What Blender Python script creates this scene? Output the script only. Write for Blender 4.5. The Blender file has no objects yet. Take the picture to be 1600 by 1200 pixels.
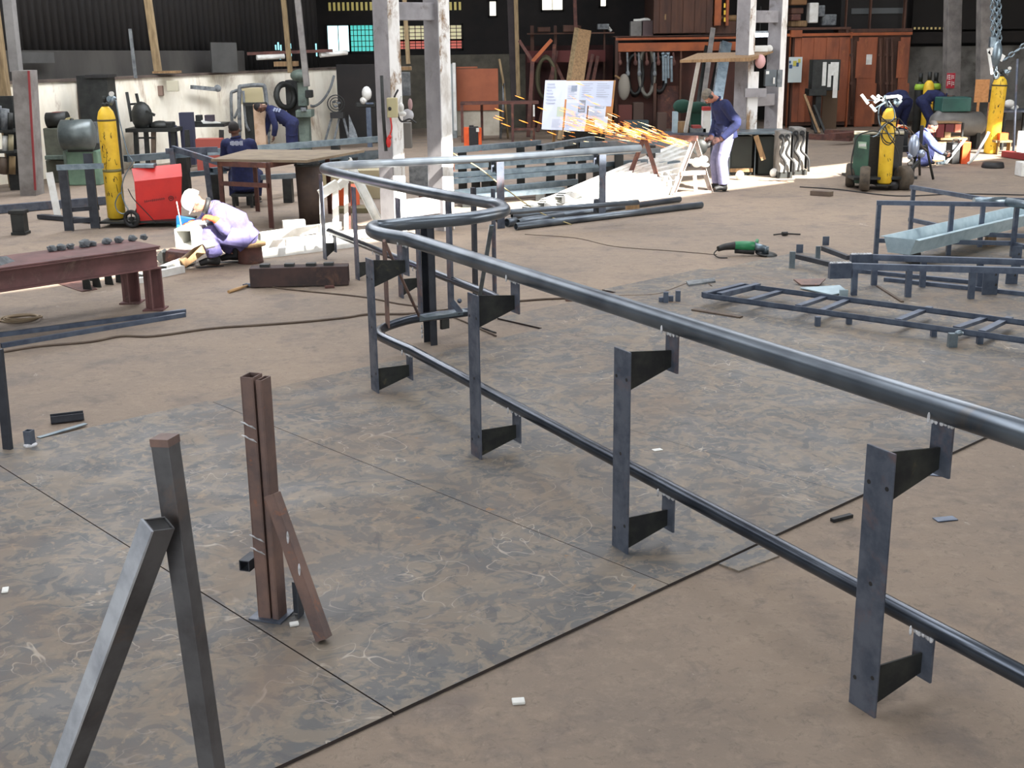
import bpy, bmesh, math, random
from mathutils import Vector, Matrix, Quaternion
V=Vector; PI=math.pi; R=math.radians
random.seed(7)
SC=bpy.context.scene; COL=SC.collection
# ------------------------------------------------------------------ camera (photo is 1600x1200)
F=1900.0; PITCH=math.atan(540/1900); ROLL=-0.013; HC=2.5
CAM=V((0,0,HC))
RM=(Matrix.Rotation(PI/2-PITCH,3,'X')@Matrix.Rotation(ROLL,3,'Z'))
cd=bpy.data.cameras.new('camera'); co=bpy.data.objects.new('camera',cd); COL.objects.link(co)
co.matrix_world=Matrix.Translation(CAM)@RM.to_4x4()
cd.sensor_width=36; cd.lens=36*F/1600; cd.clip_end=200; cd.clip_start=.05
SC.camera=co
def ray(px,py): return RM@V(((px-800)/F,-(py-600)/F,-1))
def G(px,py,z=0.0):            # point of the photo taken on the level z
    d=ray(px,py); return CAM+d*((z-HC)/d.z)
def D(px,py,Y):                # point of the photo at distance Y
    d=ray(px,py); return CAM+d*(Y/d.y)
def P(v):
    q=RM.transposed()@(V(v)-CAM); return (800+F*q.x/-q.z, 600-F*q.y/-q.z)
def Hz(b,py):                  # height above the base point b that shows at row py
    lo,hi=-1,12
    for _ in range(40):
        m=(lo+hi)/2
        if P((b[0],b[1],m))[1]>py: lo=m
        else: hi=m
    return lo
def flat(v,z=0): return V((v[0],v[1],z))
# ------------------------------------------------------------------ materials
def lin(c):
    o=[]
    for x in c[:3]:
        x/=255; o.append(x/12.92 if x<=.04045 else ((x+.055)/1.055)**2.4)
    return (*o,1)
def M(name,c1,c2=None,scale=6,rough=.6,metal=0.,bump=0.,bscale=60,cut=(.4,.65),c3=None,s3=2.,cut3=(.55,.7),stretch=None,rvar=.0,coat=0,detail=6):
    m=bpy.data.materials.new(name); m.use_nodes=True; nt=m.node_tree; N=nt.nodes; L=nt.links
    b=N['Principled BSDF']; b.inputs['Roughness'].default_value=rough; b.inputs['Metallic'].default_value=metal
    b.inputs['Base Color'].default_value=lin(c1)
    if coat: b.inputs['Coat Weight'].default_value=coat
    tc=N.new('ShaderNodeTexCoord'); src=tc.outputs['Object']
    if stretch:
        mp=N.new('ShaderNodeMapping'); mp.inputs['Scale'].default_value=stretch; L.new(src,mp.inputs[0]); src=mp.outputs[0]
    def noise(s,d=detail,r=.6,w=0):
        n=N.new('ShaderNodeTexNoise'); n.inputs['Scale'].default_value=s; n.inputs['Detail'].default_value=d; n.inputs['Roughness'].default_value=r
        n.inputs['Distortion'].default_value=w; L.new(src,n.inputs['Vector']); return n.outputs['Fac']
    def ramp(f,a,z):
        r=N.new('ShaderNodeMapRange'); r.inputs[1].default_value=a; r.inputs[2].default_value=z; r.clamp=True; L.new(f,r.inputs[0]); return r.outputs[0]
    def mix(f,A,Bc):
        x=N.new('ShaderNodeMix'); x.data_type='RGBA'; L.new(f,x.inputs[0])
        for s,val in ((6,A),(7,Bc)):
            if isinstance(val,tuple): x.inputs[s].default_value=val
            else: L.new(val,x.inputs[s])
        return x.outputs[2]
    colr=lin(c1); f1=None
    if c2 is not None:
        f1=ramp(noise(scale),*cut); colr=mix(f1,colr,lin(c2))
    if c3 is not None:
        f3=ramp(noise(s3,8,.7,.5),*cut3); colr=mix(f3,colr,lin(c3))
    if not isinstance(colr,tuple): L.new(colr,b.inputs['Base Color'])
    if rvar and f1 is not None:
        r=N.new('ShaderNodeMapRange'); r.inputs[3].default_value=rough-rvar; r.inputs[4].default_value=rough+rvar; L.new(f1,r.inputs[0]); L.new(r.outputs[0],b.inputs['Roughness'])
    if bump:
        bp=N.new('ShaderNodeBump'); bp.inputs['Strength'].default_value=bump; bp.inputs['Distance'].default_value=.01
        L.new(noise(bscale,4),bp.inputs['Height']); L.new(bp.outputs[0],b.inputs['Normal'])
    return m
def ME(name,c,strength):
    m=bpy.data.materials.new(name); m.use_nodes=True; b=m.node_tree.nodes['Principled BSDF']
    b.inputs['Base Color'].default_value=lin(c); b.inputs['Emission Color'].default_value=lin(c); b.inputs['Emission Strength'].default_value=strength
    return m
m_mill=M('mill_scale_steel',(92,98,110),(68,75,88),scale=9,rough=.5,metal=.3,rvar=.1,c3=(112,90,88),s3=2.5,cut3=(.54,.68))
m_mill2=M('dark_mill_steel',(52,55,62),(66,69,76),scale=7,rough=.55,metal=.4)
m_tube=M('grey_brown_tube',(92,92,94),(68,66,68),scale=5,rough=.5,metal=.3,c3=(104,88,80),s3=3,cut3=(.56,.7))
m_gus=M('black_cut_plate',(34,36,38),(54,56,52),scale=10,rough=.6,metal=.3,c3=(96,88,66),s3=5,cut3=(.62,.75))
m_pipe=M('bare_pipe_steel',(112,120,128),(84,91,100),scale=2.5,rough=.33,metal=.72,c3=(116,108,98),s3=2,cut3=(.6,.8),detail=2)
m_pipe2=M('dark_pipe_steel',(82,88,97),(58,63,72),scale=2.5,rough=.28,metal=.78,detail=2)
m_rustbar=M('rust_streaked_steel',(126,100,90),(94,80,78),scale=5,rough=.6,metal=.2,c3=(158,98,64),s3=6,cut3=(.58,.7))
m_rust=M('brown_rust',(98,62,54),(70,48,44),scale=5,rough=.8,bump=.2,c3=(128,84,62),s3=4)
m_galv=M('galvanised',(132,146,154),(100,114,124),scale=6,rough=.36,metal=.7,rvar=.06)
m_blue=M('blue_grey_steel',(94,104,120),(72,81,98),scale=8,rough=.45,metal=.5)
m_weld=M('chalky_weld',(205,205,208),(150,150,150),scale=40,rough=.7)
m_black=M('black_rubber',(26,26,28),(38,37,36),scale=20,rough=.6)
m_cable=M('dusty_cable',(84,70,60),(98,84,70),scale=8,rough=.7)
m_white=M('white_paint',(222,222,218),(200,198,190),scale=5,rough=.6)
m_wood=M('pale_wood',(150,120,84),(118,92,64),scale=3,rough=.7,stretch=(8,8,1))
m_yel=M('yellow_paint',(238,198,58),(220,176,44),scale=5,rough=.5,c3=(112,92,40),s3=9,cut3=(.64,.72))
m_red=M('red_enamel',(206,44,38),(190,38,36),scale=3,rough=.4)
m_green=M('green_enamel',(48,84,66),(38,64,54),scale=5,rough=.5)
m_machine=M('grey_green_machine',(108,122,112),(78,90,84),scale=5,rough=.55,c3=(60,60,54),s3=5,cut3=(.6,.72))
m_dkmach=M('oily_dark_iron',(50,52,50),(34,35,35),scale=6,rough=.55,metal=.3)
m_orange=M('orange_plastic',(222,92,36),(206,80,34),scale=6,rough=.5)
m_navy=M('navy_cotton',(27,34,76),(20,26,58),scale=9,rough=.9,bump=.3,bscale=25)
m_lilac=M('faded_lilac_cotton',(98,92,134),(74,70,112),scale=7,rough=.9,bump=.5,bscale=18)
m_skin=M('brown_skin',(92,60,46),(80,52,40),scale=9,rough=.6)
m_skinl=M('tan_skin',(168,112,90),(150,98,80),scale=9,rough=.6)
m_hair=M('black_hair',(24,20,20),(34,30,28),scale=40,rough=.8)
m_glass=M('grey_glass',(150,160,165),rough=.2)
# ------------------------------------------------------------------ mesh builder
def frame(d,up=V((0,0,1))):
    d=d.normalized()
    if abs(d.dot(up))>.98: up=V((0,1,0)) if abs(d.y)<.9 else V((1,0,0))
    x=up.cross(d).normalized(); y=d.cross(x); return x,y,d
class MB:
    def __init__(s): s.b=bmesh.new()
    def face(s,vs,sm=False):
        try:
            f=s.b.faces.new(vs); f.smooth=sm; return f
        except ValueError: return None
    def hexa(s,p):             # 8 points: bottom ring then top ring
        v=[s.b.verts.new(q) for q in p]
        for a in ((3,2,1,0),(4,5,6,7),(0,1,5,4),(1,2,6,5),(2,3,7,6),(3,0,4,7)): s.face([v[i] for i in a])
        return s
    def box(s,c,size,rot=None):
        c=V(c); h=V(size)/2; p=[]
        for z in (-1,1):
            for x,y in ((-1,-1),(1,-1),(1,1),(-1,1)):
                q=V((x*h.x,y*h.y,z*h.z))
                if rot is not None: q=rot@q
                p.append(c+q)
        return s.hexa(p)
    def beam(s,a,b,w,h,up=V((0,0,1))):   # w across, h along up
        a,b=V(a),V(b); x,y,d=frame(b-a,V(up)); p=[]
        for q in (a,b):
            for i,j in ((-1,-1),(1,-1),(1,1),(-1,1)): p.append(q+x*(i*w/2)+y*(j*h/2))
        return s.hexa(p)
    def hollow(s,a,b,w,h,t=.004,up=V((0,0,1))):   # rectangular tube, ends open
        a,b=V(a),V(b); x,y,d=frame(b-a,V(up))
        s.beam(a+x*(w/2-t/2),b+x*(w/2-t/2),t,h,up); s.beam(a-x*(w/2-t/2),b-x*(w/2-t/2),t,h,up)
        s.beam(a+y*(h/2-t/2),b+y*(h/2-t/2),w-2*t,t,up); s.beam(a-y*(h/2-t/2),b-y*(h/2-t/2),w-2*t,t,up); return s
    def angle(s,a,b,w,h,t=.006,up=V((0,0,1))):
        a,b=V(a),V(b); x,y,d=frame(b-a,V(up))
        s.beam(a-x*(w/2-t/2),b-x*(w/2-t/2),t,h,up); s.beam(a-y*(h/2-t/2),b-y*(h/2-t/2),w,t,up); return s
    def chan(s,a,b,w,h,t=.006,up=V((0,0,1))):     # channel open upward
        a,b=V(a),V(b); x,y,d=frame(b-a,V(up))
        for k in (-1,1): s.beam(a+x*k*(w/2-t/2),b+x*k*(w/2-t/2),t,h,up)
        s.beam(a-y*(h/2-t/2),b-y*(h/2-t/2),w,t,up); return s
    def ibeam(s,a,b,w,h,t=.01,up=V((0,0,1))):
        a,b=V(a),V(b); x,y,d=frame(b-a,V(up))
        for k in (-1,1): s.beam(a+y*k*(h/2-t/2),b+y*k*(h/2-t/2),w,t,up)
        s.beam(a,b,t,h,up); return s
    def tube(s,pts,r,n=10,caps=True,close=False,wall=0):
        pts=[V(p) for p in pts]; rings=[]; up=V((0,0,1)); m=len(pts)
        rr=r if isinstance(r,(list,tuple)) else [r]*m
        x=None
        for i,p in enumerate(pts):
            if close: d=pts[(i+1)%m]-pts[i-1]
            else: d=pts[min(i+1,m-1)]-pts[max(i-1,0)]
            d.normalize()
            if x is None: x,y,_=frame(d)
            else:
                x=(x-d*x.dot(d))
                if x.length<1e-5: x,y,_=frame(d)
                x.normalize(); y=d.cross(x)
            rings.append([s.b.verts.new(p+(x*math.cos(2*PI*k/n)+y*math.sin(2*PI*k/n))*rr[i]) for k in range(n)])
        for i in range(m if close else m-1):
            A,B=rings[i],rings[(i+1)%m]
            for k in range(n): s.face((A[k],A[(k+1)%n],B[(k+1)%n],B[k]),True)
        if caps and not close:
            if wall:               # open pipe mouth
                for ring,c,sg,nx in ((rings[0],pts[0],1,pts[1]),(rings[-1],pts[-1],-1,pts[-2])):
                    inn=[s.b.verts.new(c+(v.co-c)*(1-wall)) for v in ring]
                    dd=(nx-c).normalized()*.06
                    dp=[s.b.verts.new(v.co+dd) for v in inn]
                    for k in range(n):
                        s.face((ring[k],ring[(k+1)%n],inn[(k+1)%n],inn[k])); s.face((inn[k],inn[(k+1)%n],dp[(k+1)%n],dp[k]))
                    s.face(dp)
            else:
                s.face(rings[0][::-1]); s.face(rings[-1])
        return s
    def cyl(s,a,b,r,r2=None,n=16): return s.tube([a,b],[r,r if r2 is None else r2],n)
    def lathe(s,prof,o,axis=V((0,0,1)),n=20):     # prof: (radius, height)
        o=V(o); x,y,d=frame(V(axis),V((0,1,0))); rings=[]
        for r,z in prof:
            if r<1e-5: rings.append([s.b.verts.new(o+d*z)])
            else: rings.append([s.b.verts.new(o+d*z+(x*math.cos(2*PI*k/n)+y*math.sin(2*PI*k/n))*r) for k in range(n)])
        for A,B in zip(rings,rings[1:]):
            for k in range(n):
                a0,a1=A[k%len(A)],A[(k+1)%len(A)]; b0,b1=B[k%len(B)],B[(k+1)%len(B)]
                vs=[a0]+([a1] if a1 is not a0 else [])+([b1] if b1 is not b0 else [])+[b0]
                if b1 is b0 and b0 in vs[:-1]: vs=vs[:-1]
                if len(vs)>2: s.face(vs,True)
        for ring,rev in ((rings[0],True),(rings[-1],False)):
            if len(ring)>1: s.face(ring[::-1] if rev else ring)
        return s
    def torus(s,c,R_,r,axis=V((0,0,1)),n=24,k=8,a0=0,a1=2*PI):
        x,y,d=frame(V(axis),V((0,1,0))); full=abs(a1-a0-2*PI)<1e-6
        m=n if full else n+1
        pts=[V(c)+(x*math.cos(a0+(a1-a0)*i/n)+y*math.sin(a0+(a1-a0)*i/n))*R_ for i in range(m)]
        return s.tube(pts,r,k,close=full)
    def prism(s,poly,t):       # planar polygon (3D points) given thickness vector t, centred
        t=V(t); a=[s.b.verts.new(V(p)-t/2) for p in poly]; b=[s.b.verts.new(V(p)+t/2) for p in poly]
        s.face(a[::-1]); s.face(b); n=len(a)
        for i in range(n): s.face((a[i],a[(i+1)%n],b[(i+1)%n],b[i]))
        return s
    def ball(s,c,r,n=14,rot=None):
        c=V(c); r=V((r,r,r)) if not hasattr(r,'__len__') else V(r); m=max(6,n//2+2); rings=[]
        for i in range(m+1):
            t=PI*i/m
            k=1 if i in (0,m) else n; ring=[]
            for j in range(k):
                q=V((r.x*math.sin(t)*math.cos(2*PI*j/n),r.y*math.sin(t)*math.sin(2*PI*j/n),r.z*math.cos(t)))
                if rot is not None: q=rot@q
                ring.append(s.b.verts.new(c+q))
            rings.append(ring)
        for A,B in zip(rings,rings[1:]):
            for j in range(n):
                if len(A)==1: s.face((A[0],B[j],B[(j+1)%n]),True)
                elif len(B)==1: s.face((A[j],B[0],A[(j+1)%n]),True)
                else: s.face((A[j],B[j],B[(j+1)%n],A[(j+1)%n]),True)
        return s
    def px(s,x0,y0,x1,y1,Y,dep=.1,zmin=None,rot=0):     # box whose front shows between two photo corners at distance Y
        p=D(x0,y1,Y); q=D(x1,y0,Y)
        z0=p.z if zmin is None else zmin
        return s.box(((p.x+q.x)/2,Y+dep/2,(z0+q.z)/2),(q.x-p.x,dep,q.z-z0),Matrix.Rotation(rot,3,'Z') if rot else None)
    def pl(s,a,b,Ya,Yb,w,h,up=V((0,0,1))): return s.beam(D(*a,Ya),D(*b,Yb),w,h,up)
    def pt(s,pts,Y,r,n=8,k=5):
        q=[D(p[0],p[1],p[2] if len(p)>2 else Y) for p in pts]
        return s.tube(smoothpath(q,k) if k>1 else q,r,n)
    def loft(s,secs,n=14):     # secs: (centre, xaxis, yaxis) half-axis vectors
        rings=[]
        for c,x,y in secs: rings.append([s.b.verts.new(V(c)+V(x)*math.cos(2*PI*k/n)+V(y)*math.sin(2*PI*k/n)) for k in range(n)])
        for A,B in zip(rings,rings[1:]):
            for k in range(n): s.face((A[k],A[(k+1)%n],B[(k+1)%n],B[k]),True)
        s.face(rings[0][::-1]); s.face(rings[-1]); return s
    def build(s,name,mat,parent=None,at=None,bevel=0,remesh=0,smooth_it=0,**tags):
        bmesh.ops.recalc_face_normals(s.b,faces=s.b.faces)
        org=wloc(parent) if parent is not None else V(at if at is not None else (0,0,0))
        inv=Matrix.Translation(-org)
        if parent is not None:
            rr=root(parent); 
        s.b.transform(inv)
        me=bpy.data.meshes.new(name); s.b.to_mesh(me); s.b.free()
        o=bpy.data.objects.new(name,me); COL.objects.link(o)
        for mm in (mat if isinstance(mat,(list,tuple)) else [mat]): me.materials.append(mm)
        if parent is not None: o.parent=parent
        else: o.location=org
        if remesh:
            r=o.modifiers.new('r','REMESH'); r.mode='VOXEL'; r.voxel_size=remesh; r.use_smooth_shade=True
            if smooth_it:
                k=o.modifiers.new('s','SMOOTH'); k.iterations=smooth_it; k.factor=.5
        if bevel:
            k=o.modifiers.new('b','BEVEL'); k.width=bevel; k.segments=2; k.limit_method='ANGLE'
        for a,b2 in tags.items(): o[a]=b2
        return o
def root(o):
    while o.parent: o=o.parent
    return o
def wloc(o):
    l=V((0,0,0))
    while o: l=l+o.location; o=o.parent
    return l
def thing(name,label,cat,loc,group=None):
    o=bpy.data.objects.new(name,None); COL.objects.link(o); o.location=V(loc); o.empty_display_size=.1
    o['label']=label; o['category']=cat
    if group: o['group']=group
    return o
def tag(o,label,cat,group=None):
    o['label']=label; o['category']=cat
    if group: o['group']=group
    return o
def struct(o,label=None):
    o['kind']='structure'
    if label: o['label']=label
    return o
def dup(o,dloc=V((0,0,0)),rotz=0,label=None,group=None,scale=1):
    def cp(a,par):
        c=a.copy(); COL.objects.link(c)
        if par is not None: c.parent=par
        for ch in list(a.children): cp(ch,c)
        return c
    c=cp(o,None); c.location=o.location+V(dloc); c.rotation_euler.z=o.rotation_euler.z+rotz
    if scale!=1: c.scale=o.scale*scale
    if label: c['label']=label
    if group: c['group']=group
    return c
def text(body,loc,size,rotm,mat,parent,name='lettering',depth=.002):
    cu=bpy.data.curves.new(name,'FONT'); cu.body=body; cu.size=size; cu.extrude=depth; cu.align_x='CENTER'; cu.align_y='CENTER'
    o=bpy.data.objects.new(name,cu); COL.objects.link(o); cu.materials.append(mat)
    o.parent=parent; o.matrix_local=Matrix.Translation(V(loc)-wloc(parent))@rotm.to_4x4(); return o
def part(th,name,mat,fn,bevel=0,**k):
    mb=MB(); fn(mb); return mb.build(name,mat,th,bevel=bevel,**k)
def solo(name,mat,label,cat,at,fn,bevel=0,group=None):
    mb=MB(); fn(mb); return tag(mb.build(name,mat,at=at,bevel=bevel),label,cat,group)
def tofl(q,p,z=.01):   # carry the line from q through p on to the floor
    return q+(p-q)*((q.z-z)/(q.z-p.z))
def facing(nrm,up=V((0,0,1))):  # rotation whose +Z is nrm, +Y is up
    z=V(nrm).normalized(); x=V(up).cross(z).normalized(); y=z.cross(x); return Matrix((x,y,z)).transposed()
def smoothpath(pts,k=6):        # Catmull-Rom
    pts=[V(p) for p in pts]; q=[pts[0]*2-pts[1]]+pts+[pts[-1]*2-pts[-2]]; out=[]
    for i in range(1,len(q)-2):
        for j in range(k):
            t=j/k; a,b,c,d=q[i-1:i+3]
            out.append(.5*((2*b)+(c-a)*t+(2*a-5*b+4*c-d)*t*t+(3*b-3*c+d-a)*t**3))
    out.append(pts[-1]); return out
# ================================================================== SETTING
E_=V((.735,.677,0)); S_=V((-.677,.735,0))        # building axes seen from the plates and handrails
def quadmesh(name,pts,mat,kind='structure'):
    mb=MB(); mb.face([mb.b.verts.new(V(p)) for p in pts]); o=mb.build(name,mat)
    if kind: o['kind']=kind
    return o
# --- concrete floor
def floor_mat():
    m=bpy.data.materials.new('dusty_concrete'); m.use_nodes=True; nt=m.node_tree; N=nt.nodes; L=nt.links; b=N['Principled BSDF']
    tc=N.new('ShaderNodeTexCoord'); src=tc.outputs['Object']
    def noise(s,d=8,r=.65,w=0,v=None):
        n=N.new('ShaderNodeTexNoise'); n.inputs['Scale'].default_value=s; n.inputs['Detail'].default_value=d; n.inputs['Roughness'].default_value=r; n.inputs['Distortion'].default_value=w
        L.new(v or src,n.inputs['Vector']); return n.outputs['Fac']
    def rmp(f,a,z,o0=0,o1=1):
        r=N.new('ShaderNodeMapRange'); r.inputs[1].default_value=a; r.inputs[2].default_value=z; r.inputs[3].default_value=o0; r.inputs[4].default_value=o1; L.new(f,r.inputs[0]); return r.outputs[0]
    def mix(f,A,B):
        x=N.new('ShaderNodeMix'); x.data_type='RGBA'; L.new(f,x.inputs[0])
        for s,v in ((6,A),(7,B)):
            if isinstance(v,tuple): x.inputs[s].default_value=v
            else: L.new(v,x.inputs[s])
        return x.outputs[2]
    c=mix(rmp(noise(.35),.38,.62),lin((141,124,107)),lin((123,110,98)))
    c=mix(rmp(noise(1.6),.52,.72),c,lin((106,96,90)))
    c=mix(rmp(noise(9,10,.8),.5,.75,0,.6),c,lin((160,144,126)))
    c=mix(rmp(noise(16,10,.8,1.),.54,.68,0,.7),c,lin((90,79,71)))
    c=mix(rmp(noise(3.4,10,.75,.6),.54,.66,0,.55),c,lin((98,88,82)))
    c=mix(rmp(noise(42,6,.8,1.5),.62,.7,0,.5),c,lin((176,164,150)))
    c=mix(rmp(noise(2.3,10,.75,1.2),.64,.69,0,.55),c,lin((186,178,166)))
    # drag scratches
    mp=N.new('ShaderNodeMapping'); mp.inputs['Rotation'].default_value=(0,0,R(35)); mp.inputs['Scale'].default_value=(1,26,1); L.new(src,mp.inputs[0])
    c=mix(rmp(noise(1.1,6,.7,0,mp.outputs[0]),.66,.74,0,.35),c,lin((88,76,68)))
    L.new(c,b.inputs['Base Color']); b.inputs['Roughness'].default_value=.82
    bp=N.new('ShaderNodeBump'); bp.inputs['Strength'].default_value=.35; bp.inputs['Distance'].default_value=.01; L.new(noise(30,6),bp.inputs['Height']); L.new(bp.outputs[0],b.inputs['Normal'])
    return m
quadmesh('floor',[(-45,-30,0),(50,-30,0),(50,50,0),(-45,50,0)],floor_mat())
# --- steel floor plates
def plate_mat():
    m=bpy.data.materials.new('worn_floor_plate'); m.use_nodes=True; nt=m.node_tree; N=nt.nodes; L=nt.links; b=N['Principled BSDF']
    tc=N.new('ShaderNodeTexCoord'); ob=N.new('ShaderNodeNewGeometry'); src=ob.outputs['Position']
    def noise(s,d=8,r=.65,w=0):
        n=N.new('ShaderNodeTexNoise'); n.inputs['Scale'].default_value=s; n.inputs['Detail'].default_value=d; n.inputs['Roughness'].default_value=r; n.inputs['Distortion'].default_value=w
        L.new(src,n.inputs['Vector']); return n.outputs['Fac']
    def rmp(f,a,z,o0=0,o1=1):
        r=N.new('ShaderNodeMapRange'); r.inputs[1].default_value=a; r.inputs[2].default_value=z; r.inputs[3].default_value=o0; r.inputs[4].default_value=o1; L.new(f,r.inputs[0]); return r.outputs[0]
    def mix(f,A,B):
        x=N.new('ShaderNodeMix'); x.data_type='RGBA'; L.new(f,x.inputs[0])
        for s,v in ((6,A),(7,B)):
            if isinstance(v,tuple): x.inputs[s].default_value=v
            else: L.new(v,x.inputs[s])
        return x.outputs[2]
    def mth(op,a,bv):
        x=N.new('ShaderNodeMath'); x.operation=op; L.new(a,x.inputs[0])
        if isinstance(bv,(int,float)): x.inputs[1].default_value=bv
        else: L.new(bv,x.inputs[1])
        return x.outputs[0]
    def curl(s,w,half,seed):      # thin contour curls of dust
        f=noise(s,2,.5,w); a=mth('ABSOLUTE',mth('SUBTRACT',f,seed),0); return rmp(a,half,half*.25,0,1)
    dust=noise(.7,9,.7,.8)
    c=mix(rmp(noise(1.8,8,.6,.5),.35,.65),lin((86,86,86)),lin((104,99,94)))
    c=mix(rmp(noise(2.6,7,.62,1.8),.5,.55,0,.8),c,lin((122,111,97)))
    c=mix(rmp(noise(7,5,.6,1.6),.52,.57,0,.6),c,lin((130,118,102)))
    c=mix(rmp(noise(4.6,7,.65,1.4),.57,.61,0,.7),c,lin((72,75,79)))
    c=mix(rmp(noise(7.5,4,.55,2.2),.63,.67,0,.6),c,lin((146,128,104)))
    blot=rmp(noise(1.3,5,.6,.5),.5,.6)
    k1=mth('MULTIPLY',curl(1.9,1.6,.0065,.5),blot)
    c=mix(mth('MULTIPLY',k1,.95),c,lin((164,154,140)))
    k2=mth('MULTIPLY',curl(3.4,1.2,.008,.47),rmp(noise(1.9,4),.5,.6)); c=mix(mth('MULTIPLY',k2,.85),c,lin((140,132,122)))
    c=mix(rmp(dust,.5,.68,0,.65),c,lin((126,110,97)))
    c=mix(rmp(noise(5,5,.6,1.),.7,.74,0,.8),c,lin((150,112,70)))
    L.new(c,b.inputs['Base Color']); b.inputs['Metallic'].default_value=.1
    L.new(rmp(dust,.4,.65,.5,.8),b.inputs['Roughness'])
    bp=N.new('ShaderNodeBump'); bp.inputs['Strength'].default_value=.2; bp.inputs['Distance'].default_value=.005; L.new(noise(12,6),bp.inputs['Height']); L.new(bp.outputs[0],b.inputs['Normal'])
    return m
m_plate=plate_mat(); m_pedge=M('dark_cut_edge',(40,34,32),(58,48,44),scale=6,rough=.9)
E0=V((-.84,3.81,0))
def es(e,s,z=0): return E0+E_*e+S_*s+V((0,0,z))
seams=[-4.39,-2.76,-1.13,.5,2.13,3.76,5.39,7.02,8.65,10.28,12.4]
lens=[4.25,4.3,4.3,4.3,4.25,4.2,4.8,5.0,4.85,3.9]
plbl=['steel floor plate at the lower left corner of the plated area','steel floor plate under the dark leaning brace','steel floor plate carrying the lone dark flat bar post',
 'steel floor plate with the rust brown twin post standing on it','steel floor plate under the second and third handrail posts','steel floor plate beyond the small protruding offcut',
 'steel floor plate under the far end of the near handrail run','dusty steel floor plate between handrail and ladder frame','dusty steel floor plate under the ladder frame','dusty steel floor plate under the stacked low frames']
for i,(a,b,l) in enumerate(zip(seams,seams[1:],lens)):
    mb=MB(); g=.0035 if i<4 else .0012; mb.prism([es(a+g,.0,.008),es(b-g,.0,.008),es(b-g,l,.008),es(a+g,l,.008)],V((0,0,.0155)))
    o=mb.build('steel_floor_plate',[m_plate,m_pedge],at=es((a+b)/2,l/2,0))
    for f_ in o.data.polygons:
        if f_.normal.z<.5: f_.material_index=1
    tag(o,plbl[i],'floor plate','steel plates laid over the concrete')
mb=MB(); mb.prism([es(2.5,-.13,.005),es(2.79,-.16,.005),es(3.0,-.01,.005),es(2.5,-.01,.005)],V((0,0,.009)))
tag(mb.build('plate_offcut',m_plate,at=es(2.6,-.1)),'small steel offcut sticking out from the near plate edge','offcut')
# --- far walls
def wall_mat():
    return M('grimy_white_render',(238,232,216),(206,196,172),scale=2.2,rough=.9,cut=(.45,.75),c3=(150,122,94),s3=1.6,cut3=(.56,.74),stretch=(1,1,.4))
m_wallw=wall_mat()
m_dark=M('unlit_dark_sheet',(34,30,28),(24,22,22),scale=1.5,rough=.85)  # near-black puts the little light on the back wall into the colour
m_dark2=M('dark_corrugated',(27,24,22),(20,18,18),scale=.8,rough=.8)
m_block=M('grey_block',(128,126,122),(88,86,82),scale=1.6,rough=.9,c3=(70,66,60),s3=2.6,cut3=(.56,.7))
WA=flat(D(-60,0,22.5)); WB=flat(D(532,0,32.5))
def wallbox(name,a,b,z0,z1,t,mat,n=None):
    mb=MB(); a,b=V(a),V(b); d=(b-a).normalized(); nn=V((d.y,-d.x,0))*(-t)
    mb.hexa([a+V((0,0,z0)),b+V((0,0,z0)),b+nn+V((0,0,z0)),a+nn+V((0,0,z0)),a+V((0,0,z1)),b+V((0,0,z1)),b+nn+V((0,0,z1)),a+nn+V((0,0,z1))])
    return struct(mb.build(name,mat))
wallbox('wall_left_low',WA,WB,0,1.8,.22,m_wallw)
def corrug(name,a,b,z0,z1,mat,pitch=.18,amp=.02):
    a,b=V(a),V(b); d=b-a; n=int(d.length/pitch*4); nn=V((d.y,-d.x,0)).normalized(); mb=MB(); lo=[];hi=[]
    for i in range(n+1):
        p=a+d*(i/n)+nn*(amp*math.sin(i*PI/2)); lo.append(mb.b.verts.new(p+V((0,0,z0)))); hi.append(mb.b.verts.new(p+V((0,0,z1))))
    for i in range(n): mb.face((lo[i],lo[i+1],hi[i+1],hi[i]),True)
    # thickness
    o=struct(mb.build(name,mat)); k=o.modifiers.new('t','SOLIDIFY'); k.thickness=.01; return o
WAb=WA+V((-.35,.2,0)); WBb=WA+(WB-WA)*.955+V((-.35,.2,0))
corrug('wall_left_upper',WAb,WBb,1.8,7,m_dark2)
mb=MB(); mb.beam(WA+V((-.1,.05,1.825)),WB+V((-.1,.05,1.825)),.3,.05); struct(mb.build('trim_1',M('sooty_coping',(92,80,72),(70,60,54),scale=4,rough=.9)))
# lighter grey lower band of the sheeting
d_=(WBb-WAb); mb=MB(); q_a=WAb+V((.1,-.06,0)); q_b=WAb+d_*.72+V((.1,-.06,0)); mb.hexa([q_a+V((0,0,1.8)),q_b+V((0,0,1.8)),q_b+V((0,.03,1.8)),q_a+V((0,.03,1.8)),q_a+V((0,0,2.42)),q_b+V((0,0,2.3)),q_b+V((0,.03,2.3)),q_a+V((0,.03,2.42))])
struct(mb.build('wall_left_band',M('grey_band_sheet',(62,60,56),(46,44,42),scale=1.3,rough=.9,stretch=(1,1,.3))))
BY=38.0
def bw(x0,x1,z0,z1,name='wall_back',mat=None,y=BY):
    mb=MB(); mb.box(((x0+x1)/2,y+.1,(z0+z1)/2),(x1-x0,.2,z1-z0)); return struct(mb.build(name,mat or m_dark))
def DB(px,py): p=D(px,py,BY); return p
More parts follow.
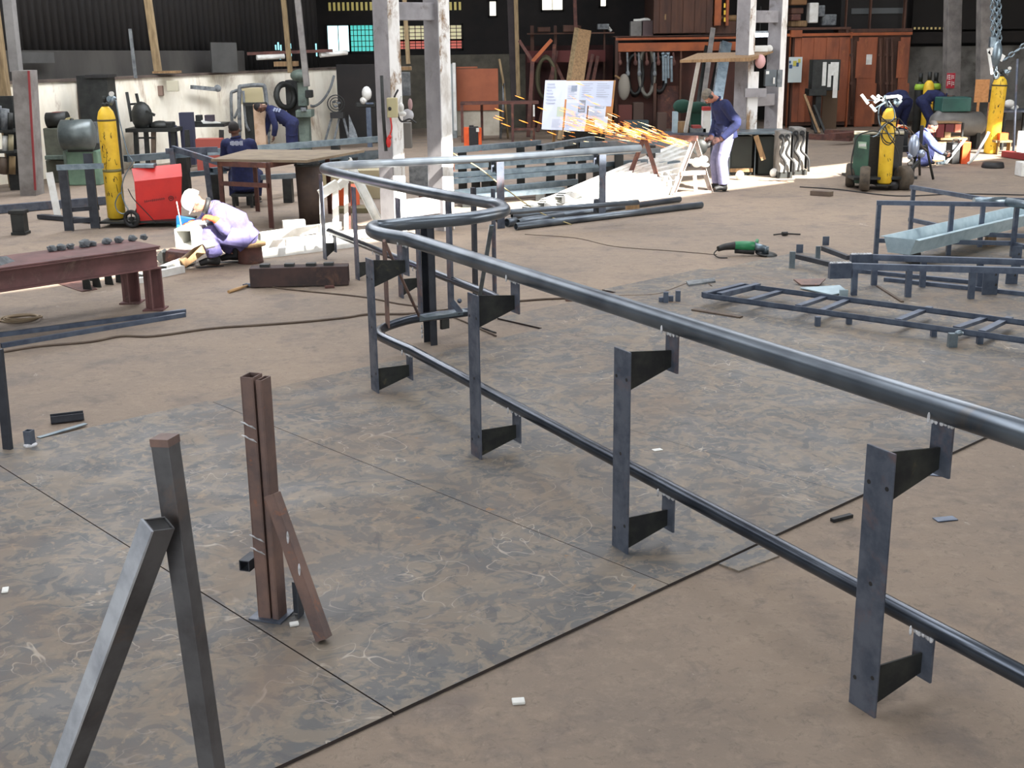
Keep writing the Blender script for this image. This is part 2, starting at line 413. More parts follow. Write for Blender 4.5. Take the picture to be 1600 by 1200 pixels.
# window openings in the back wall: (px0,py0,px1,py1)
wins=[(512,38,588,82),(622,38,722,78),(764,1,776,26),(846,-6,880,17),(937,-6,948,11)]
xs=[]
for a,b,c,d in wins:
    p,q=DB(a,d),DB(c,b); xs.append((p.x,q.x,p.z,q.z))
cur=-26
for (x0,x1,z0,z1) in xs:
    bw(cur,x0,0,7.2); bw(x0,x1,0,z0); bw(x0,x1,z1,7.2); cur=x1
bw(cur,40,0,7.2)
def glow(name,x0,x1,z0,z1,col,st,bars=0,barmat=None,hb=0,y=BY):
    mb=MB(); mb.box(((x0+x1)/2,y+.12,(z0+z1)/2),(x1-x0,.01,z1-z0))
    o=mb.build(name,ME(name+'_daylit',col,st)); struct(o)
    f=MB(); w=.05
    for xx in (x0,x1): f.box((xx,y-.02,(z0+z1)/2),(w,.1,z1-z0+w))
    for zz in (z0,z1): f.box(((x0+x1)/2,y-.02,zz),(x1-x0+w,.1,w))
    for k in range(1,bars): f.box((x0+(x1-x0)*k/bars,y,(z0+z1)/2),(.02,.02,z1-z0))
    for k in range(1,hb): f.box(((x0+x1)/2,y,z0+(z1-z0)*k/hb),(x1-x0,.02,.02))
    g=f.build('window_frame',barmat or m_dark,o); return o
p=xs[0]; mid=p[0]+(p[1]-p[0])*.46
glow('window_1',p[0],mid,p[2],p[3],(205,250,255),1.6,2)
glow('window_2',mid,p[1],p[2],p[3],(92,205,195),.9,7,None,5)
p=xs[1]; z=p[2]+(p[3]-p[2])*.38
glow('window_3',p[0],p[1],z,p[3],(206,196,160),.8,11,None,4); glow('window_4',p[0],p[1],p[2],z,(205,110,98),.75,11,None,3)
for i in (2,3,4):
    p=xs[i]; glow('window_%d'%(i+3),*p,(250,246,228),1.5,2 if i==3 else 1)
# corrugated translucent strip over the windows
for k,(a,c) in enumerate(((512,590),(622,722))):
    q0,q1=DB(a,17),DB(c,3); n=int((c-a)/7)
    for j in range(n):
        xx=q0.x+(q1.x-q0.x)*(j+.5)/n; o=None
    mb=MB()
    for j in range(n):
        xx=q0.x+(q1.x-q0.x)*(j+.5)/n; mb.box((xx,BY-.02,(q0.z+q1.z)/2),(.07,.02,q1.z-q0.z))
    struct(mb.build('window_%d'%(8+k),ME('translucent_rib%d'%k,(200,186,110),.28)))
# right part of the back wall: grey blockwork under dark sheeting
a,b=D(1418,60,36.6),D(1680,60,36.6); mb=MB(); zt=D(1500,72,36.6).z; mb.box(((a.x+b.x)/2,36.7,zt/2),(b.x-a.x,.2,zt)); struct(mb.build('wall_right_block',m_block))
# --- roof with the long daylight slit, and its roof lights
SUN_TAN=.72; tdir=V((-.58,.815,0)); off=tdir*(-7/SUN_TAN)
near=[(-7.2,11.0),(-3.9,13.75),(-1.5,15.8),(-.2,18.0),(1.7,18.75),(3.5,20.4),(5.85,22.3),(10.6,25.7),(22,33.8)]
WID=1.4
nr=[V((x,y,0))+off for x,y in near]; fr=[p+tdir*WID for p in nr]
m_roof=M('roof_sheet',(60,54,48),(44,40,36),scale=1,rough=.8)
def up7(p): return (p.x,p.y,7)
quadmesh('ceiling_front',[(-45,-30,7),(50,-30,7),(50,nr[-1].y,7)]+[up7(p) for p in nr[::-1]]+[(-45,nr[0].y,7)],m_roof)
quadmesh('ceiling_rear',[(-45,fr[0].y,7)]+[up7(p) for p in fr]+[(50,fr[-1].y,7),(50,50,7),(-45,50,7)],m_roof)
quadmesh('ceiling_end',[(-45,nr[0].y,7),up7(nr[0]),up7(fr[0]),(-45,fr[0].y,7)],m_roof)
quadmesh('ceiling_side',[up7(nr[-1]),(50,nr[-1].y,7),(50,fr[-1].y,7),up7(fr[-1])],m_roof)
m_sky=ME('roof_light_pane',(235,242,255),1.2)
lights=[((-3.5,5.5),2.4,8,300),((-6.5,12.5),2.4,8,250),((4.3,13.6),2.2,9,330),((5.2,3.6),2.2,8,260),((2.5,17.5),2.4,8,230),((-7,20),3,9,760),((-3.2,25.5),2.4,7,560),((9,22),2.4,8,330),((7,29.5),2,7,230),((0.5,28),2,7,160)]
for i,((x,y),w,l,pw) in enumerate(lights):
    c=V((x,y,6.96)); hx=S_*(w/2); hy=E_*(l/2)
    quadmesh('ceiling_window_%d'%(i+1),[c-hx-hy,c+hx-hy,c+hx+hy,c-hx+hy],m_sky)
    ld=bpy.data.lights.new('roof_light','AREA'); ld.shape='RECTANGLE'; ld.size=l; ld.size_y=w; ld.energy=pw; ld.color=(.97,.98,1)
    lo=bpy.data.objects.new('roof_light',ld); COL.objects.link(lo); lo.location=c-V((0,0,.03)); lo.rotation_euler=(0,0,math.atan2(E_.y,E_.x))
# open bay behind the camera: daylight
ld=bpy.data.lights.new('open_bay_daylight','AREA'); ld.shape='RECTANGLE'; ld.size=12; ld.size_y=4.5; ld.energy=1250; ld.color=(.93,.97,1)
lo=bpy.data.objects.new('open_bay_daylight',ld); COL.objects.link(lo); lo.location=(-5,-9,3.2); lo.rotation_euler=(R(84),0,R(-20))
ld=bpy.data.lights.new('side_door_daylight','AREA'); ld.shape='RECTANGLE'; ld.size=8; ld.size_y=4; ld.energy=900; ld.color=(1,.98,.94)
lo=bpy.data.objects.new('side_door_daylight',ld); COL.objects.link(lo); lo.location=(17,12,3); lo.rotation_euler=(R(86),0,R(62))
sd=bpy.data.lights.new('sun','SUN'); sd.energy=34; sd.angle=R(.6); sd.color=(1,.96,.88)
so=bpy.data.objects.new('sun',sd); COL.objects.link(so)
dv=(tdir+V((0,0,-SUN_TAN))).normalized(); so.rotation_euler=dv.to_track_quat('-Z','Y').to_euler()
w=bpy.data.worlds.new('sky'); SC.world=w; w.use_nodes=True; w.node_tree.nodes['Background'].inputs[0].default_value=(.75,.87,1,1); w.node_tree.nodes['Background'].inputs[1].default_value=.5
SC.view_settings.view_transform='Standard'; SC.view_settings.look='None'; SC.view_settings.exposure=0; SC.view_settings.gamma=1
# --- pillars and posts of the hall
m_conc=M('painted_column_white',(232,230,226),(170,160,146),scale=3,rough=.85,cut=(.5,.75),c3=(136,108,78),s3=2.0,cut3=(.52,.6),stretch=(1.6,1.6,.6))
m_concg=M('column_grey_and_shade',(150,147,149),(128,125,127),scale=3,rough=.85,c3=(98,92,88),s3=2.2,cut3=(.56,.7))  # grey for battens and timber, also paints shade on the legs' left sides
def pillar(name,c,gap,wS,wE,top,bat,label):
    root_=bpy.data.objects.new(name,None); COL.objects.link(root_); root_.location=c; root_['kind']='structure'; root_['label']=label
    rz=Matrix.Rotation(math.atan2(E_.y,E_.x),3,'Z')
    for k in (0,1):
        q=c+E_*(gap*k); mb=MB(); mb.box(q+V((0,0,top/2)),(wE,wS,top),rz)
        mb.build('leg',[m_conc],root_,bevel=.015)
        # added grey plate paints the shade on the leg's left side
        mb=MB(); mb.box(q-E_*(wE/2+.006)+V((0,0,top/2)),(.012,wS*.98,top),rz); mb.build('shade_plate',m_concg,root_)
    for z in bat:
        mb=MB(); mb.box(c+E_*(gap/2)+V((0,0,z)),(gap-wE,.16,.22),rz); mb.build('batten',m_concg,root_,bevel=.01)
    return root_
PC=V((-1.52,16.0,0))
pil1=pillar('concrete_pillar',PC,.82,.30,.19,7,[.35,Hz(PC+E_*.4,18),4.3],'white twin legged pillar with shade toned left sides standing behind the zigzag handrail')
q=flat(D(1160,200,23.6)); PC2=q
pillar('concrete_pillar',q,1.0,.30,.19,7,[1.3,Hz(q+E_*.45,26),4.4],'twin legged pillar behind the man with the grinder')
def post(name,b,t,w,d,mat,label):
    mb=MB(); mb.beam(b,t,w,d,up=V((0,1,0))); o=struct(mb.build(name,mat,at=b,bevel=.01)); o['label']=label; return o
m_pole=M('dusty_timber',(140,120,88),(110,92,66),scale=3,rough=.8,stretch=(6,6,1))
m_poleg=M('grey_post',(128,124,120),(98,94,92),scale=3,rough=.8)
m_poled=M('dark_post',(58,50,50),(44,38,38),scale=3,rough=.8)
def pp(px,py,Y): return D(px,py,Y)
def poleat(name,px_top,px_bot,py_bot,Y,w,mat,label,z0=None,dd=None):
    b=D(px_bot,py_bot,Y); 
    if z0 is not None: b.z=z0
    t0=D(px_top,0,Y); d=(t0-b); t=b+d*((6.9-b.z)/d.z); return post(name,b,t,w,dd or w,mat,label)
m_conc2=M('dull_grey_pillar',(122,120,118),(96,94,92),scale=2.5,rough=.9)
# left pillar: tall grey post and pedestal
b=flat(D(38,284,21.2)); Y=b.y
mb=MB(); p0=D(14,0,Y); p1=D(26,112,Y); d=(p0-p1); mb.beam(p1,p1+d*((6.9-p1.z)/d.z),.15,.2,up=V((0,1,0)))
o=struct(mb.build('steel_pillar',m_conc2,at=b)); o['label']='grey pillar at the left edge of the hall'
mb=MB(); p1=D(40,110,Y); mb.hexa([V((b.x-.02,b.y-.2,0)),V((b.x+.25,b.y-.2,0)),V((b.x+.25,b.y+.2,0)),V((b.x-.02,b.y+.2,0)),V((p1.x-.16,b.y-.2,p1.z)),V((p1.x+.12,b.y-.2,p1.z)),V((p1.x+.12,b.y+.2,p1.z)),V((p1.x-.16,b.y+.2,p1.z))])
c=mb.build('pedestal',M('grey_concrete',(132,128,124),(104,98,94),scale=3,rough=.9),o)
mb=MB(); a=V((b.x+.255,b.y-.21,.1)); mb.beam(a,V((p1.x+.13,b.y-.21,p1.z)),.03,.03,up=V((0,1,0))); mb.build('red_edge_strip',M('red_oxide',(128,44,46),rough=.7),o)
poleat('timber_post',-14,8,150,Y+1.2,.2,m_pole,'brown timber post at the far left edge',0)
poleat('timber_post',231,247,112,24,.13,m_pole,'leaning timber post rising from the white wall behind the yellow cylinder')
poleat('timber_post',443,452,86,29,.11,m_pole,'timber post above the drilling machine',1.8)
poleat('timber_post',465,478,110,28.6,.13,m_poleg,'pale grey post above the drilling machine',1.5)
poleat('steel_pillar',800,806,160,33.5,.26,m_poled,'dark pillar beside the notice board')
poleat('timber_post',806,810,150,33.2,.11,m_pole,'pale strip standing for the lit edge of the dark pillar')  # added strip paints the lit edge of the dark pillar
poleat('steel_pillar',898,900,60,35,.1,m_rust,'thin rust brown post above the leaning planks')
poleat('steel_pillar',1489,1486,150,31,.34,m_poleg,'grey pillar with the red sign')
poleat('steel_pillar',1540,1538,140,30,.32,m_poleg,'grey pillar behind the hanging chains')
poleat('steel_pillar',632,638,100,30,.1,m_pole,'timber post seen between the pillar legs')
# ================================================================== FOREGROUND
# --- the big zigzag handrail
HR=thing('pipe_handrail','long zigzag handrail of bare steel pipe on flat bar brackets','handrail',(.51,5.65,0))
dN=V((-.4654,.8851,0)); nN=V((.8851,.4654,0)); B0=V((1.33,4.15,0))
def run(t,g,z): return B0+dN*t+nN*g+V((0,0,z))
GP=.28
top=[run(-2.6,GP,1.195),run(0,GP,1.17),run(1.7,GP,1.155),run(3.3,GP,1.14),run(4.95,GP,1.126)]
zb=1.12
bend=[G(*p,zb) for p in ((603,368),(586,363),(581,359),(586,354.5),(603,353.5))]
conn=[G(*p,zb) for p in ((640,349),(680,346),(729,341.5),(765,335.5))]
bend2=[G(*p,zb) for p in ((784,331),(788,326.5),(776,319.5))]
mid=[G(*p,zb) for p in ((747,314),(667,300),(567,279.5),(520,269))]
bend3=[G(508,265.5,1.11),G(506.5,263,1.11),G(514,260.5,1.1),G(540,258.3,1.06)]
far=[G(597,255.5,1.0),G(785,246,.95),G(1000,231.5,.95)]
path=top+smoothpath([top[-1]]+bend+conn+bend2+mid,6)[1:]+smoothpath([mid[-1]]+bend3+far[:1],6)[1:]+far[1:]
mb=MB(); mb.tube(path,.052,20,wall=.08); mb.build('top_rail',m_pipe,HR)
bot=[run(-2.6,GP,.31),run(0,GP,.3),run(3.3,GP,.295),run(4.95,GP,.3)]
b1=[G(*p,.3) for p in ((612,534),(593,524),(594,516),(612,507.5))]
c1=[G(*p,.3) for p in ((650,497.5),(720,489),(755,483))]
b2=[G(*p,.3) for p in ((776,476),(779,470),(767,461))]
md=[G(*p,.3) for p in ((700,435),(597,394),(514,361))]
mb=MB(); mb.tube(bot+smoothpath([bot[-1]]+b1+c1+b2+md[:1],6)[1:]+md[1:],.037,18,wall=.1); mb.build('bottom_rail',m_pipe2,HR)
mb=MB(); mb.tube([G(786,332,.3),G(997,316,.3)],.037,16,wall=.1); mb.build('bottom_rail',m_pipe,HR)
def bracket(b,d,n,H,zt,zl,w=.14,g=GP,full=True,lo=True,holes=True):
    """flat bar post with two gussets whose tabs reach the rails"""
    b=V(b); mb=MB(); mb.beam(b,b+V((0,0,H)),w,.01,up=n)
    p=mb.build('post',m_mill,HR,bevel=.002)
    q=b-d*.03
    if holes:
        for s,zz in ((-.045,H-.14),(.045,H-.14),(0,H*.5),(-.045,.16),(.045,.12)):
            c=b+d*s+V((0,0,zz)); mb=MB(); mb.cyl(c-n*.0065,c+n*.0065,.009,n=10); mb.build('bolt_hole',m_black,p)
    def gus(z0,z1,z2,z3,zp,rp):
        a=q+n*.006; e=q+n*(g-.02)
        mb=MB(); mb.prism([a+V((0,0,z0)),a+V((0,0,z1)),e+V((0,0,z3)),e+V((0,0,z2))],d*.008); mb.build('gusset',m_gus,p)
        mb=MB(); t=q+n*(g-.012); mb.beam(t+V((0,0,z2-.025)),t+V((0,0,zp-rp*.93)),.10,.01,up=n); tb=mb.build('tab',m_mill,p)
        mb=MB(); random.seed(int(zp*100+b.x*10))
        for k in range(7):
            mb.ball(t+d*(-.045+.09*k/6)+V((0,0,zp-rp*.93))+n*random.uniform(-.012,.004),(.009,.009,random.uniform(.008,.016)),8)
        mb.ball(t-n*.045+d*.03+V((0,0,zp-rp*.55)),(.006,.006,.022),8)
        mb.build('weld_bead',m_weld,tb)
    if full: gus(H-.205,H-.005,H-.115,H-.03,zt,.052)
    if lo: gus(.025,.195,.105,.19,zl,.037)
for i,(t,H,zt) in enumerate(((0,1.06,1.17),(1.71,1.055,1.155),(3.34,1.04,1.14),(5.02,1.0,1.125))):
    bracket(run(t,0,0),dN,nN,H,zt,.3)
dM=(md[2]-md[0]); dM.z=0; dM.normalize(); nM=V((dM.y,-dM.x,0))
def onmid(px,py):   # foot point of a middle run bracket
    b=flat(G(px,py)); r=md[0]; return b
for px,py in ((508,405),(559,437),(627,465)):
    b=onmid(px,py); g=(flat(md[0])-b).dot(nM); bracket(b,dM,nM,1.0,1.1,.3,w=.12,g=max(.12,g),holes=False,full=False)
# far run posts: flat bars face on, tabs behind
dF=V((.87,.49,0)); nF=V((-.49,.87,0))
for px,py in ((783,357),(941,341)):
    b=flat(G(px,py)); bracket(b,dF,nF,.9,.97,.3,w=.115,g=.12,holes=False)
# uprights joining the return bend
def upr(px,py,ztop,w,d,mat=m_mill,dirv=dN,name='upright'):
    b=flat(G(px,py)); mb=MB(); mb.beam(b,b+V((0,0,ztop)),w,d,up=nN); return mb.build(name,mat,HR,bevel=.002)
upr(705,486,1.08,.085,.03,m_mill)
upr(773,463,1.08,.06,.02,m_mill)
upr(743,460,1.08,.055,.04,m_mill2)
a=G(606,512,.3); a=V((a.x,a.y,.3)); mb=MB(); mb.beam(a,a+V((0,0,.78)),.055,.016,up=nN); mb.build('upright',m_rustbar,HR)
# heavy channel post with chalky welds
b=flat(G(673,537)); mb=MB(); mb.chan(b,b+V((0,0,1.02)),.15,.06,.008,up=-nN); cp=mb.build('channel_post',m_mill2,HR)
mb=MB(); b2_=b-E_*.1; mb.beam(b2_+V((0,0,.22)),b2_+V((0,0,1.02)),.075,.012,up=nN); mb.build('upright',m_mill,HR)
mb=MB(); random.seed(3)
for zz in (.08,.12,.16,.9,.94,.98):
    for s in (-.05,.07): mb.ball(b+E_*s-nN*.035+V((0,0,zz)),(.009,.009,.02),8)
mb.build('weld_bead',m_weld,cp)
mb=MB(); c=b+E_*.16+V((0,0,.17)); mb.box(c,(.08,.03,.13),Matrix.Rotation(.7,3,'Z')); mb.build('clip_plate',m_gus,cp)
mb=MB(); mb.cyl(G(600,376,1.1),G(655,494,.34),.012,n=8); mb.build('brace',m_rustbar,HR)
mb=MB(); mb.beam(G(768,352,1.08),G(749,466,.3),.035,.012); mb.build('brace',m_galv,HR)
# angle bar lying across the lower return
mb=MB(); a=G(660,499,.345); c=G(728,489,.345); mb.angle(a,c,.1,.05,.006,up=V((0,0,-1))); tag(mb.build('angle_bar',m_galv,at=a),'short angle bar lying across the lower bend of the handrail','angle bar')
mb=MB(); a=G(716,477,.40); mb.angle(G(708,470,.45),G(722,488,.36),.05,.05); mb.ball(G(718,470,.44),(.02,.03,.02),8); tag(mb.build('steel_clip',m_mill,at=a),'small bent clip resting on the angle bar beside the second post','clip')
# --- rust brown twin post with its prop
b=flat(G(428,968)); H=1.14
TP=thing('twin_channel_post','rust streaked twin channel post propped upright on the floor plate','post',b)
rt=V((.95,-.31,0)); fw=V((.31,.95,0))
for s,wd,mm in ((-.024,.062,m_rustbar),(.032,.03,m_rustbar)):
    c=b+rt*s; mb=MB(); mb.hollow(c+V((0,0,.016)),c+V((0,0,H-(.01 if s>0 else 0))),wd,.08,.005,up=fw); cc=mb.build('channel',mm,TP,bevel=.002)
mb=MB(); mb.prism([b+rt*-.09-fw*.065+V((0,0,.02)),b+rt*.07-fw*.065+V((0,0,.02)),b+rt*.07+fw*.07+V((0,0,.02)),b+rt*-.09+fw*.07+V((0,0,.02))],V((0,0,.008))); mb.build('base_plate',m_mill,TP)
for zz in (.36,.42,.88,.94): 
    mb=MB(); mb.tube([b+rt*(-.068+.018*k)-fw*.041+V((0,0,zz-.007*k+.003*(k%2))) for k in range(5)],[.001,.004,.003,.005,.001],6); mb.build('chalk_mark',m_weld,TP)
mb=MB(); c=b+rt*-.10+V((0,0,.27)); mb.hollow(c-fw*.05,c+fw*.05,.05,.05,.004); mb.build('tube_stub',m_mill2,TP)
mb=MB(); c=b+rt*.1+fw*.03; mb.angle(c+V((0,0,.02)),c+V((0,0,.17)),.05,.05,.006,up=-fw); mb.build('foot_angle',m_mill2,TP)
p0=flat(G(507,1008),.03); q=b+rt*.07-fw*.06; 
t0=None
best=1e9
for k in range(200):
    z=.3+k*.004; pr=P((q.x,q.y,z))
    e=abs(pr[1]-772)
    if e<best: best=e; t0=V((q.x,q.y,z))
mb=MB(); mb.hollow(p0,t0,.055,.055,.004,up=fw); br=mb.build('prop',m_rustbar,TP,bevel=.002)
for f in (.5,.72): 
    c=p0.lerp(t0,f)-fw*.03+rt*.022; mb=MB(); mb.ball(c,(.006,.006,.03),8); mb.build('chalk_mark',m_weld,br)
# --- dark square post and brace at the lower left
fb=flat(G(345,1300)); 
for k in range(400):
    z=.8+k*.002
    if P((fb.x,fb.y,z))[1]<684: break
LP=thing('square_tube_post','dark square tube post with rusty tip beside a slanting brace','post',fb)
tt=D(257,683,fb.y+.02)
mb=MB(); mb.beam(fb+V((0,0,.016)),tt,.062,.062,up=V((.3,.95,0))); mb.build('tube',m_tube,LP,bevel=.003)
mb=MB(); dd=(tt-fb).normalized(); mb.beam(tt-dd*.022,tt+dd*.002,.0635,.0635,up=V((.3,.95,0))); mb.build('rusty_tip',m_rustbar,LP)
bt=D(249,818,fb.y-.10); bf=flat(G(84,1290),.05)
m_flange=M('lit_flange_tone',(196,200,206),(160,164,172),scale=7,rough=.5,metal=.3)  # pale tone puts light on the brace's left side into the colour
BRC=thing('channel_brace','dark channel brace leaning against the square tube post','brace',flat(bf))
mb=MB(); mb.hollow(bf,bt,.06,.075,.005,up=V((1,.75,.4))); mb.build('channel',m_tube,BRC,bevel=.003)
mb=MB(); u=V((1,.75,.4)); x,y,d=frame(bt-bf,u); mb.beam(bf-y*.0415,bt-y*.0415,.064,.008,up=u); mb.build('top_flange',m_flange,BRC)
mb=MB(); mb.beam(bt-d*.012,bt-d*.004,.052,.066,up=u); mb.build('end_cap',m_black,BRC)
# --- post at the left edge with small blocks
b=flat(G(13,705)); mb=MB(); mb.beam(b+V((0,0,.012)),D(-3,545,b.y),.06,.03,up=V((.3,.95,0))); tag(mb.build('flat_bar_post',m_mill2,at=b,bevel=.002),'dark flat bar post cut by the left picture edge','post')
b=flat(G(48,700)); mb=MB(); mb.hollow(b+V((0,0,.03)),b+V((0,0,.12)),.05,.05,.005,up=V((.2,1,0))); w_=mb.build('tube_block',m_mill,at=b)
mb=MB(); mb.ball(b+V((0,0,.02)),(.045,.045,.018),10); mb.build('weld_bead',m_weld,w_); tag(w_,'small square tube block welded upright near the left edge','block')
b=flat(G(105,660)); mb=MB(); mb.chan(b+V((-.1,-.03,.035)),b+V((.1,.05,.035)),.07,.05,.006); tag(mb.build('channel_offcut',m_mill2,at=b),'short dark channel offcut lying near the left edge','offcut')
b=flat(G(100,674)); mb=MB(); mb.beam(G(60,684,.016),G(134,662,.016),.04,.006); tag(mb.build('flat_strip',m_galv,at=b),'pale flat strip lying beside the channel offcut','strip')
# --- bars, cables and small pieces on the floor
for (a,c,l) in (((-40,528),(290,486),'longer of two steel bars lying by the rusty table, nearer to the table'),((2,540),(289,491.5),'second steel bar lying parallel on the side away from the table')):
    mb=MB(); mb.hollow(G(*a,.02),G(*c,.02),.04,.04,.003); tag(mb.build('steel_bar',m_blue,at=flat(G(*a))),l,'steel bar','bars lying by the rusty table')
def cable(pts,r,label,mat=m_cable,name='cable',cat='cable',z=None,kk=6):
    z=r if z is None else z
    q=[G(p[0],p[1],z if len(p)<3 else p[2]) for p in pts]
    mb=MB(); mb.tube(smoothpath(q,kk),r,8); return tag(mb.build(name,mat,at=flat(q[0])),label,cat)
cable([(-20,546),(0,550),(60,541),(140,534),(190,525),(240,525),(330,513),(400,508),(470,503),(540,496),(575,491),(640,490),(700,484)],.011,'long brown cable snaking across the concrete from the left edge')
cable([(790,472),(840,468),(880,466),(950,463),(1020,461),(1045,454),(1075,443),(1100,440),(1112,448)],.011,'dark cable running from the handrail to the ladder frame')
cable([(395,443),(450,452),(560,463),(620,474),(670,482),(720,500),(775,525)],.008,'thin dark wire from the hammer to behind the handrail')
cable([(1080,502),(1200,525),(1350,559),(1480,590),(1640,632)],.008,'long thin black cable behind the thick near rail',m_black)
cable([(740,520),(750,512),(775,520)],.007,'short loose cable tail beside the channel post',m_black)
cable([(1250,292),(1310,296),(1400,306),(1500,303),(1620,305)],.01,'black cable lying behind the welding cart',m_black)
cable([(820,366),(900,372),(960,385),(1050,392),(1120,398)],.0045,'thin cord shape standing for a faint floor crack by the green grinder',m_cable)  # thin dark tube drawn for a crack in the floor
mb=MB()
for k,(rx,dz) in enumerate(((.17,.01),(.15,.018),(.13,.01),(.16,.026))):
    c=G(30,497,dz); mb.torus(c+V((.01*k,.012*k,0)),rx,.009,V((0,0.04*k,1)),28,6)
tag(mb.build('rope_coil',M('straw_rope',(150,132,108),rough=.9),at=flat(G(30,497))),'loose coil of pale rope on the floor beside the rusty table','rope')
# hammer
hp=flat(G(360,456)); HM=thing('hammer','hammer with wooden handle lying in front of the rusty box beam','hammer',hp)
a,c=G(357,456,.018),G(387,446,.022); mb=MB(); mb.tube([a,a.lerp(c,.5),c],[.016,.018,.012],10); mb.build('handle',M('ash_handle',(176,140,96),rough=.6),HM)
d=(c-a).normalized(); s=V((-d.y,d.x,0)); mb=MB(); mb.cyl(c-s*.05+d*.015,c+s*.03+d*.015,.022); mb.cyl(c+s*.03+d*.015,c+s*.07+d*.015,.016,.008); mb.build('head',m_mill,HM)
# bits on the near floor
bits=[((1315,812),(.14,.03,.02),.5,'dark steel sliver lying by the near plate edge',m_black),((1477,812),(.12,.06,.006),.2,'thin grey offcut near the right end of the plates',m_blue),((1460,742),(.1,.05,.005),-.3,'flat grey scrap beneath the near gusset',m_blue),
 ((1027,707),(.06,.04,.004),.4,'small white scrap of paper beside the third post',m_white),((810,1098),(.05,.04,.012),.1,'white chip on the near concrete',m_white),((460,982),(.04,.03,.012),.3,'white chip beside the twin post prop',m_white),((9,928),(.03,.06,.008),.3,'pale curl at the left picture edge',m_white),
 ((893,470),(.12,.05,.03),.1,'brown wooden scrap behind the long rail',m_rustbar),((515,450),(.1,.05,.025),.2,'crumpled brown scrap beyond the hammer',m_rust),((440,447),(.12,.03,.02),.2,'thin brown scrap lying on the wire',m_rust)]
for (p,sz,rz,l,mm) in bits:
    b=flat(G(*p)); zz=.0165 if (b-E0).dot(S_)>0 and (b-E0).dot(S_)<4.2 and b.y<9 else .001
    mb=MB(); mb.box(b+V((0,0,zz+sz[2]/2)),sz,Matrix.Rotation(rz,3,'Z')); tag(mb.build('scrap',mm,at=b,bevel=.003),l,'scrap')
# ================================================================== LEFT MIDDLE GROUND
m_tab=M('red_brown_table_steel',(112,76,74),(86,60,58),scale=3,rough=.75,c3=(124,104,92),s3=3,cut3=(.58,.74))
m_slag=M('grey_slag',(122,126,128),(80,84,88),scale=9,rough=.9,bump=.4,bscale=30)
zt=Hz(G(246,484),386); A=G(246,386,zt); Bp=G(-60,428,zt); d=(Bp-A).normalized(); s=V((-d.y,d.x,0)); s=s if s.y>0 else -s
TB=thing('welding_table','long rusty red steel table reaching in from the left edge','table',flat(A))
def tb(u,v,z): return A+d*u+s*v+V((0,0,z-A.z))
W_=.62; L_=(Bp-A).length
for v,nm in ((.075,'near'),(W_-.075,'far')): part(TB,'beam',m_tab,lambda m:m.ibeam(tb(-.02,v,zt-.11),tb(L_,v,zt-.11),.15,.2,.014))
for u in (.0,1.3,2.4): part(TB,'cross_beam',m_tab,lambda m:m.beam(tb(u,.1,zt-.1),tb(u,W_-.1,zt-.1),.06,.15))
part(TB,'top_plate',m_tab,lambda m:m.prism([tb(-.03,0,zt),tb(L_,0,zt),tb(L_,W_,zt),tb(-.03,W_,zt)],V((0,0,.012))))
for u,v in ((.04,.075),(.04,W_-.075),(2.2,.075),(2.2,W_-.075)):
    lg=part(TB,'leg',m_tab,lambda m:m.ibeam(tb(u,v,.015),tb(u,v,zt-.21),.13,.13,.014,up=d)); part(lg,'foot_plate',m_tab,lambda m:m.box(tb(u,v,.008),(.2,.2,.014)))
random.seed(11)
def rock(c,r,mat,seed):
    mb=MB(); mb.ball(c,(r,r*.85,r*.7),9); random.seed(seed)
    for v in mb.b.verts: v.co=c+(v.co-c)*random.uniform(.72,1.15)
    for f in mb.b.faces: f.smooth=False
    return mb
rk=[(43,378,.05),(57,376,.045),(66,370,.06),(78,374,.04),(92,372,.045),(103,367,.05),(113,369,.04),(126,366,.055),(135,368,.04),(146,363,.05),(157,365,.038),(168,362,.045),(30,380,.05)]
for i,(px,py,r) in enumerate(rk):
    c=G(px,py,zt+.006); v=(c-A).dot(s); c=c+V((0,0,r*.55)) if v<W_ else tb((c-A).dot(d),W_-.12,zt+.006+r*.55)
    o=rock(c,r,m_slag,i).build('steel_offcut_lump',m_slag,at=c)
    tag(o,'jagged grey metal lump in the row along the rusty table top','lump','grey lumps on the rusty table')
c=tb(1.45,.3,zt+.006); o=solo('bent_offcut',m_slag,'larger folded grey sheet piece on the rusty table','offcut',c,lambda m:m.hexa([c+V(q) for q in ((-.16,-.1,0),(.12,-.14,0),(.16,.08,0),(-.12,.12,0),(-.12,-.07,.05),(.06,-.1,.07),(.1,.06,.05),(-.1,.09,.03))]))
# row of triangular gussets below the table
bp=flat(G(108,449)); solo('base_sheet',m_rust,'flat brown sheet on the floor under the standing gusset plates','sheet',bp,lambda m:m.prism([G(84,441,.004),G(132,438,.004),G(152,452,.004),G(128,456,.004)],V((0,0,.006))))
for i,(px,py,h) in enumerate(((93,441,.3),(108,438,.28),(137,454,.36),(152,449,.33),(171,445,.34),(188,442,.3),(202,437,.26),(146,441,.3))):
    b=flat(G(px,py),.012 if px<150 else .002); t=V((.92,-.38,0)); nn=V((.38,.92,0))
    solo('gusset_plate',m_gus,'black triangular gusset plate standing upright below the rusty table','plate',flat(b),lambda m:m.prism([b-t*.055,b+t*.055,b+t*.012-nn*.02+V((0,0,h)),b-t*.028-nn*.02+V((0,0,h))],nn*.012),group='gusset plates under the rusty table')
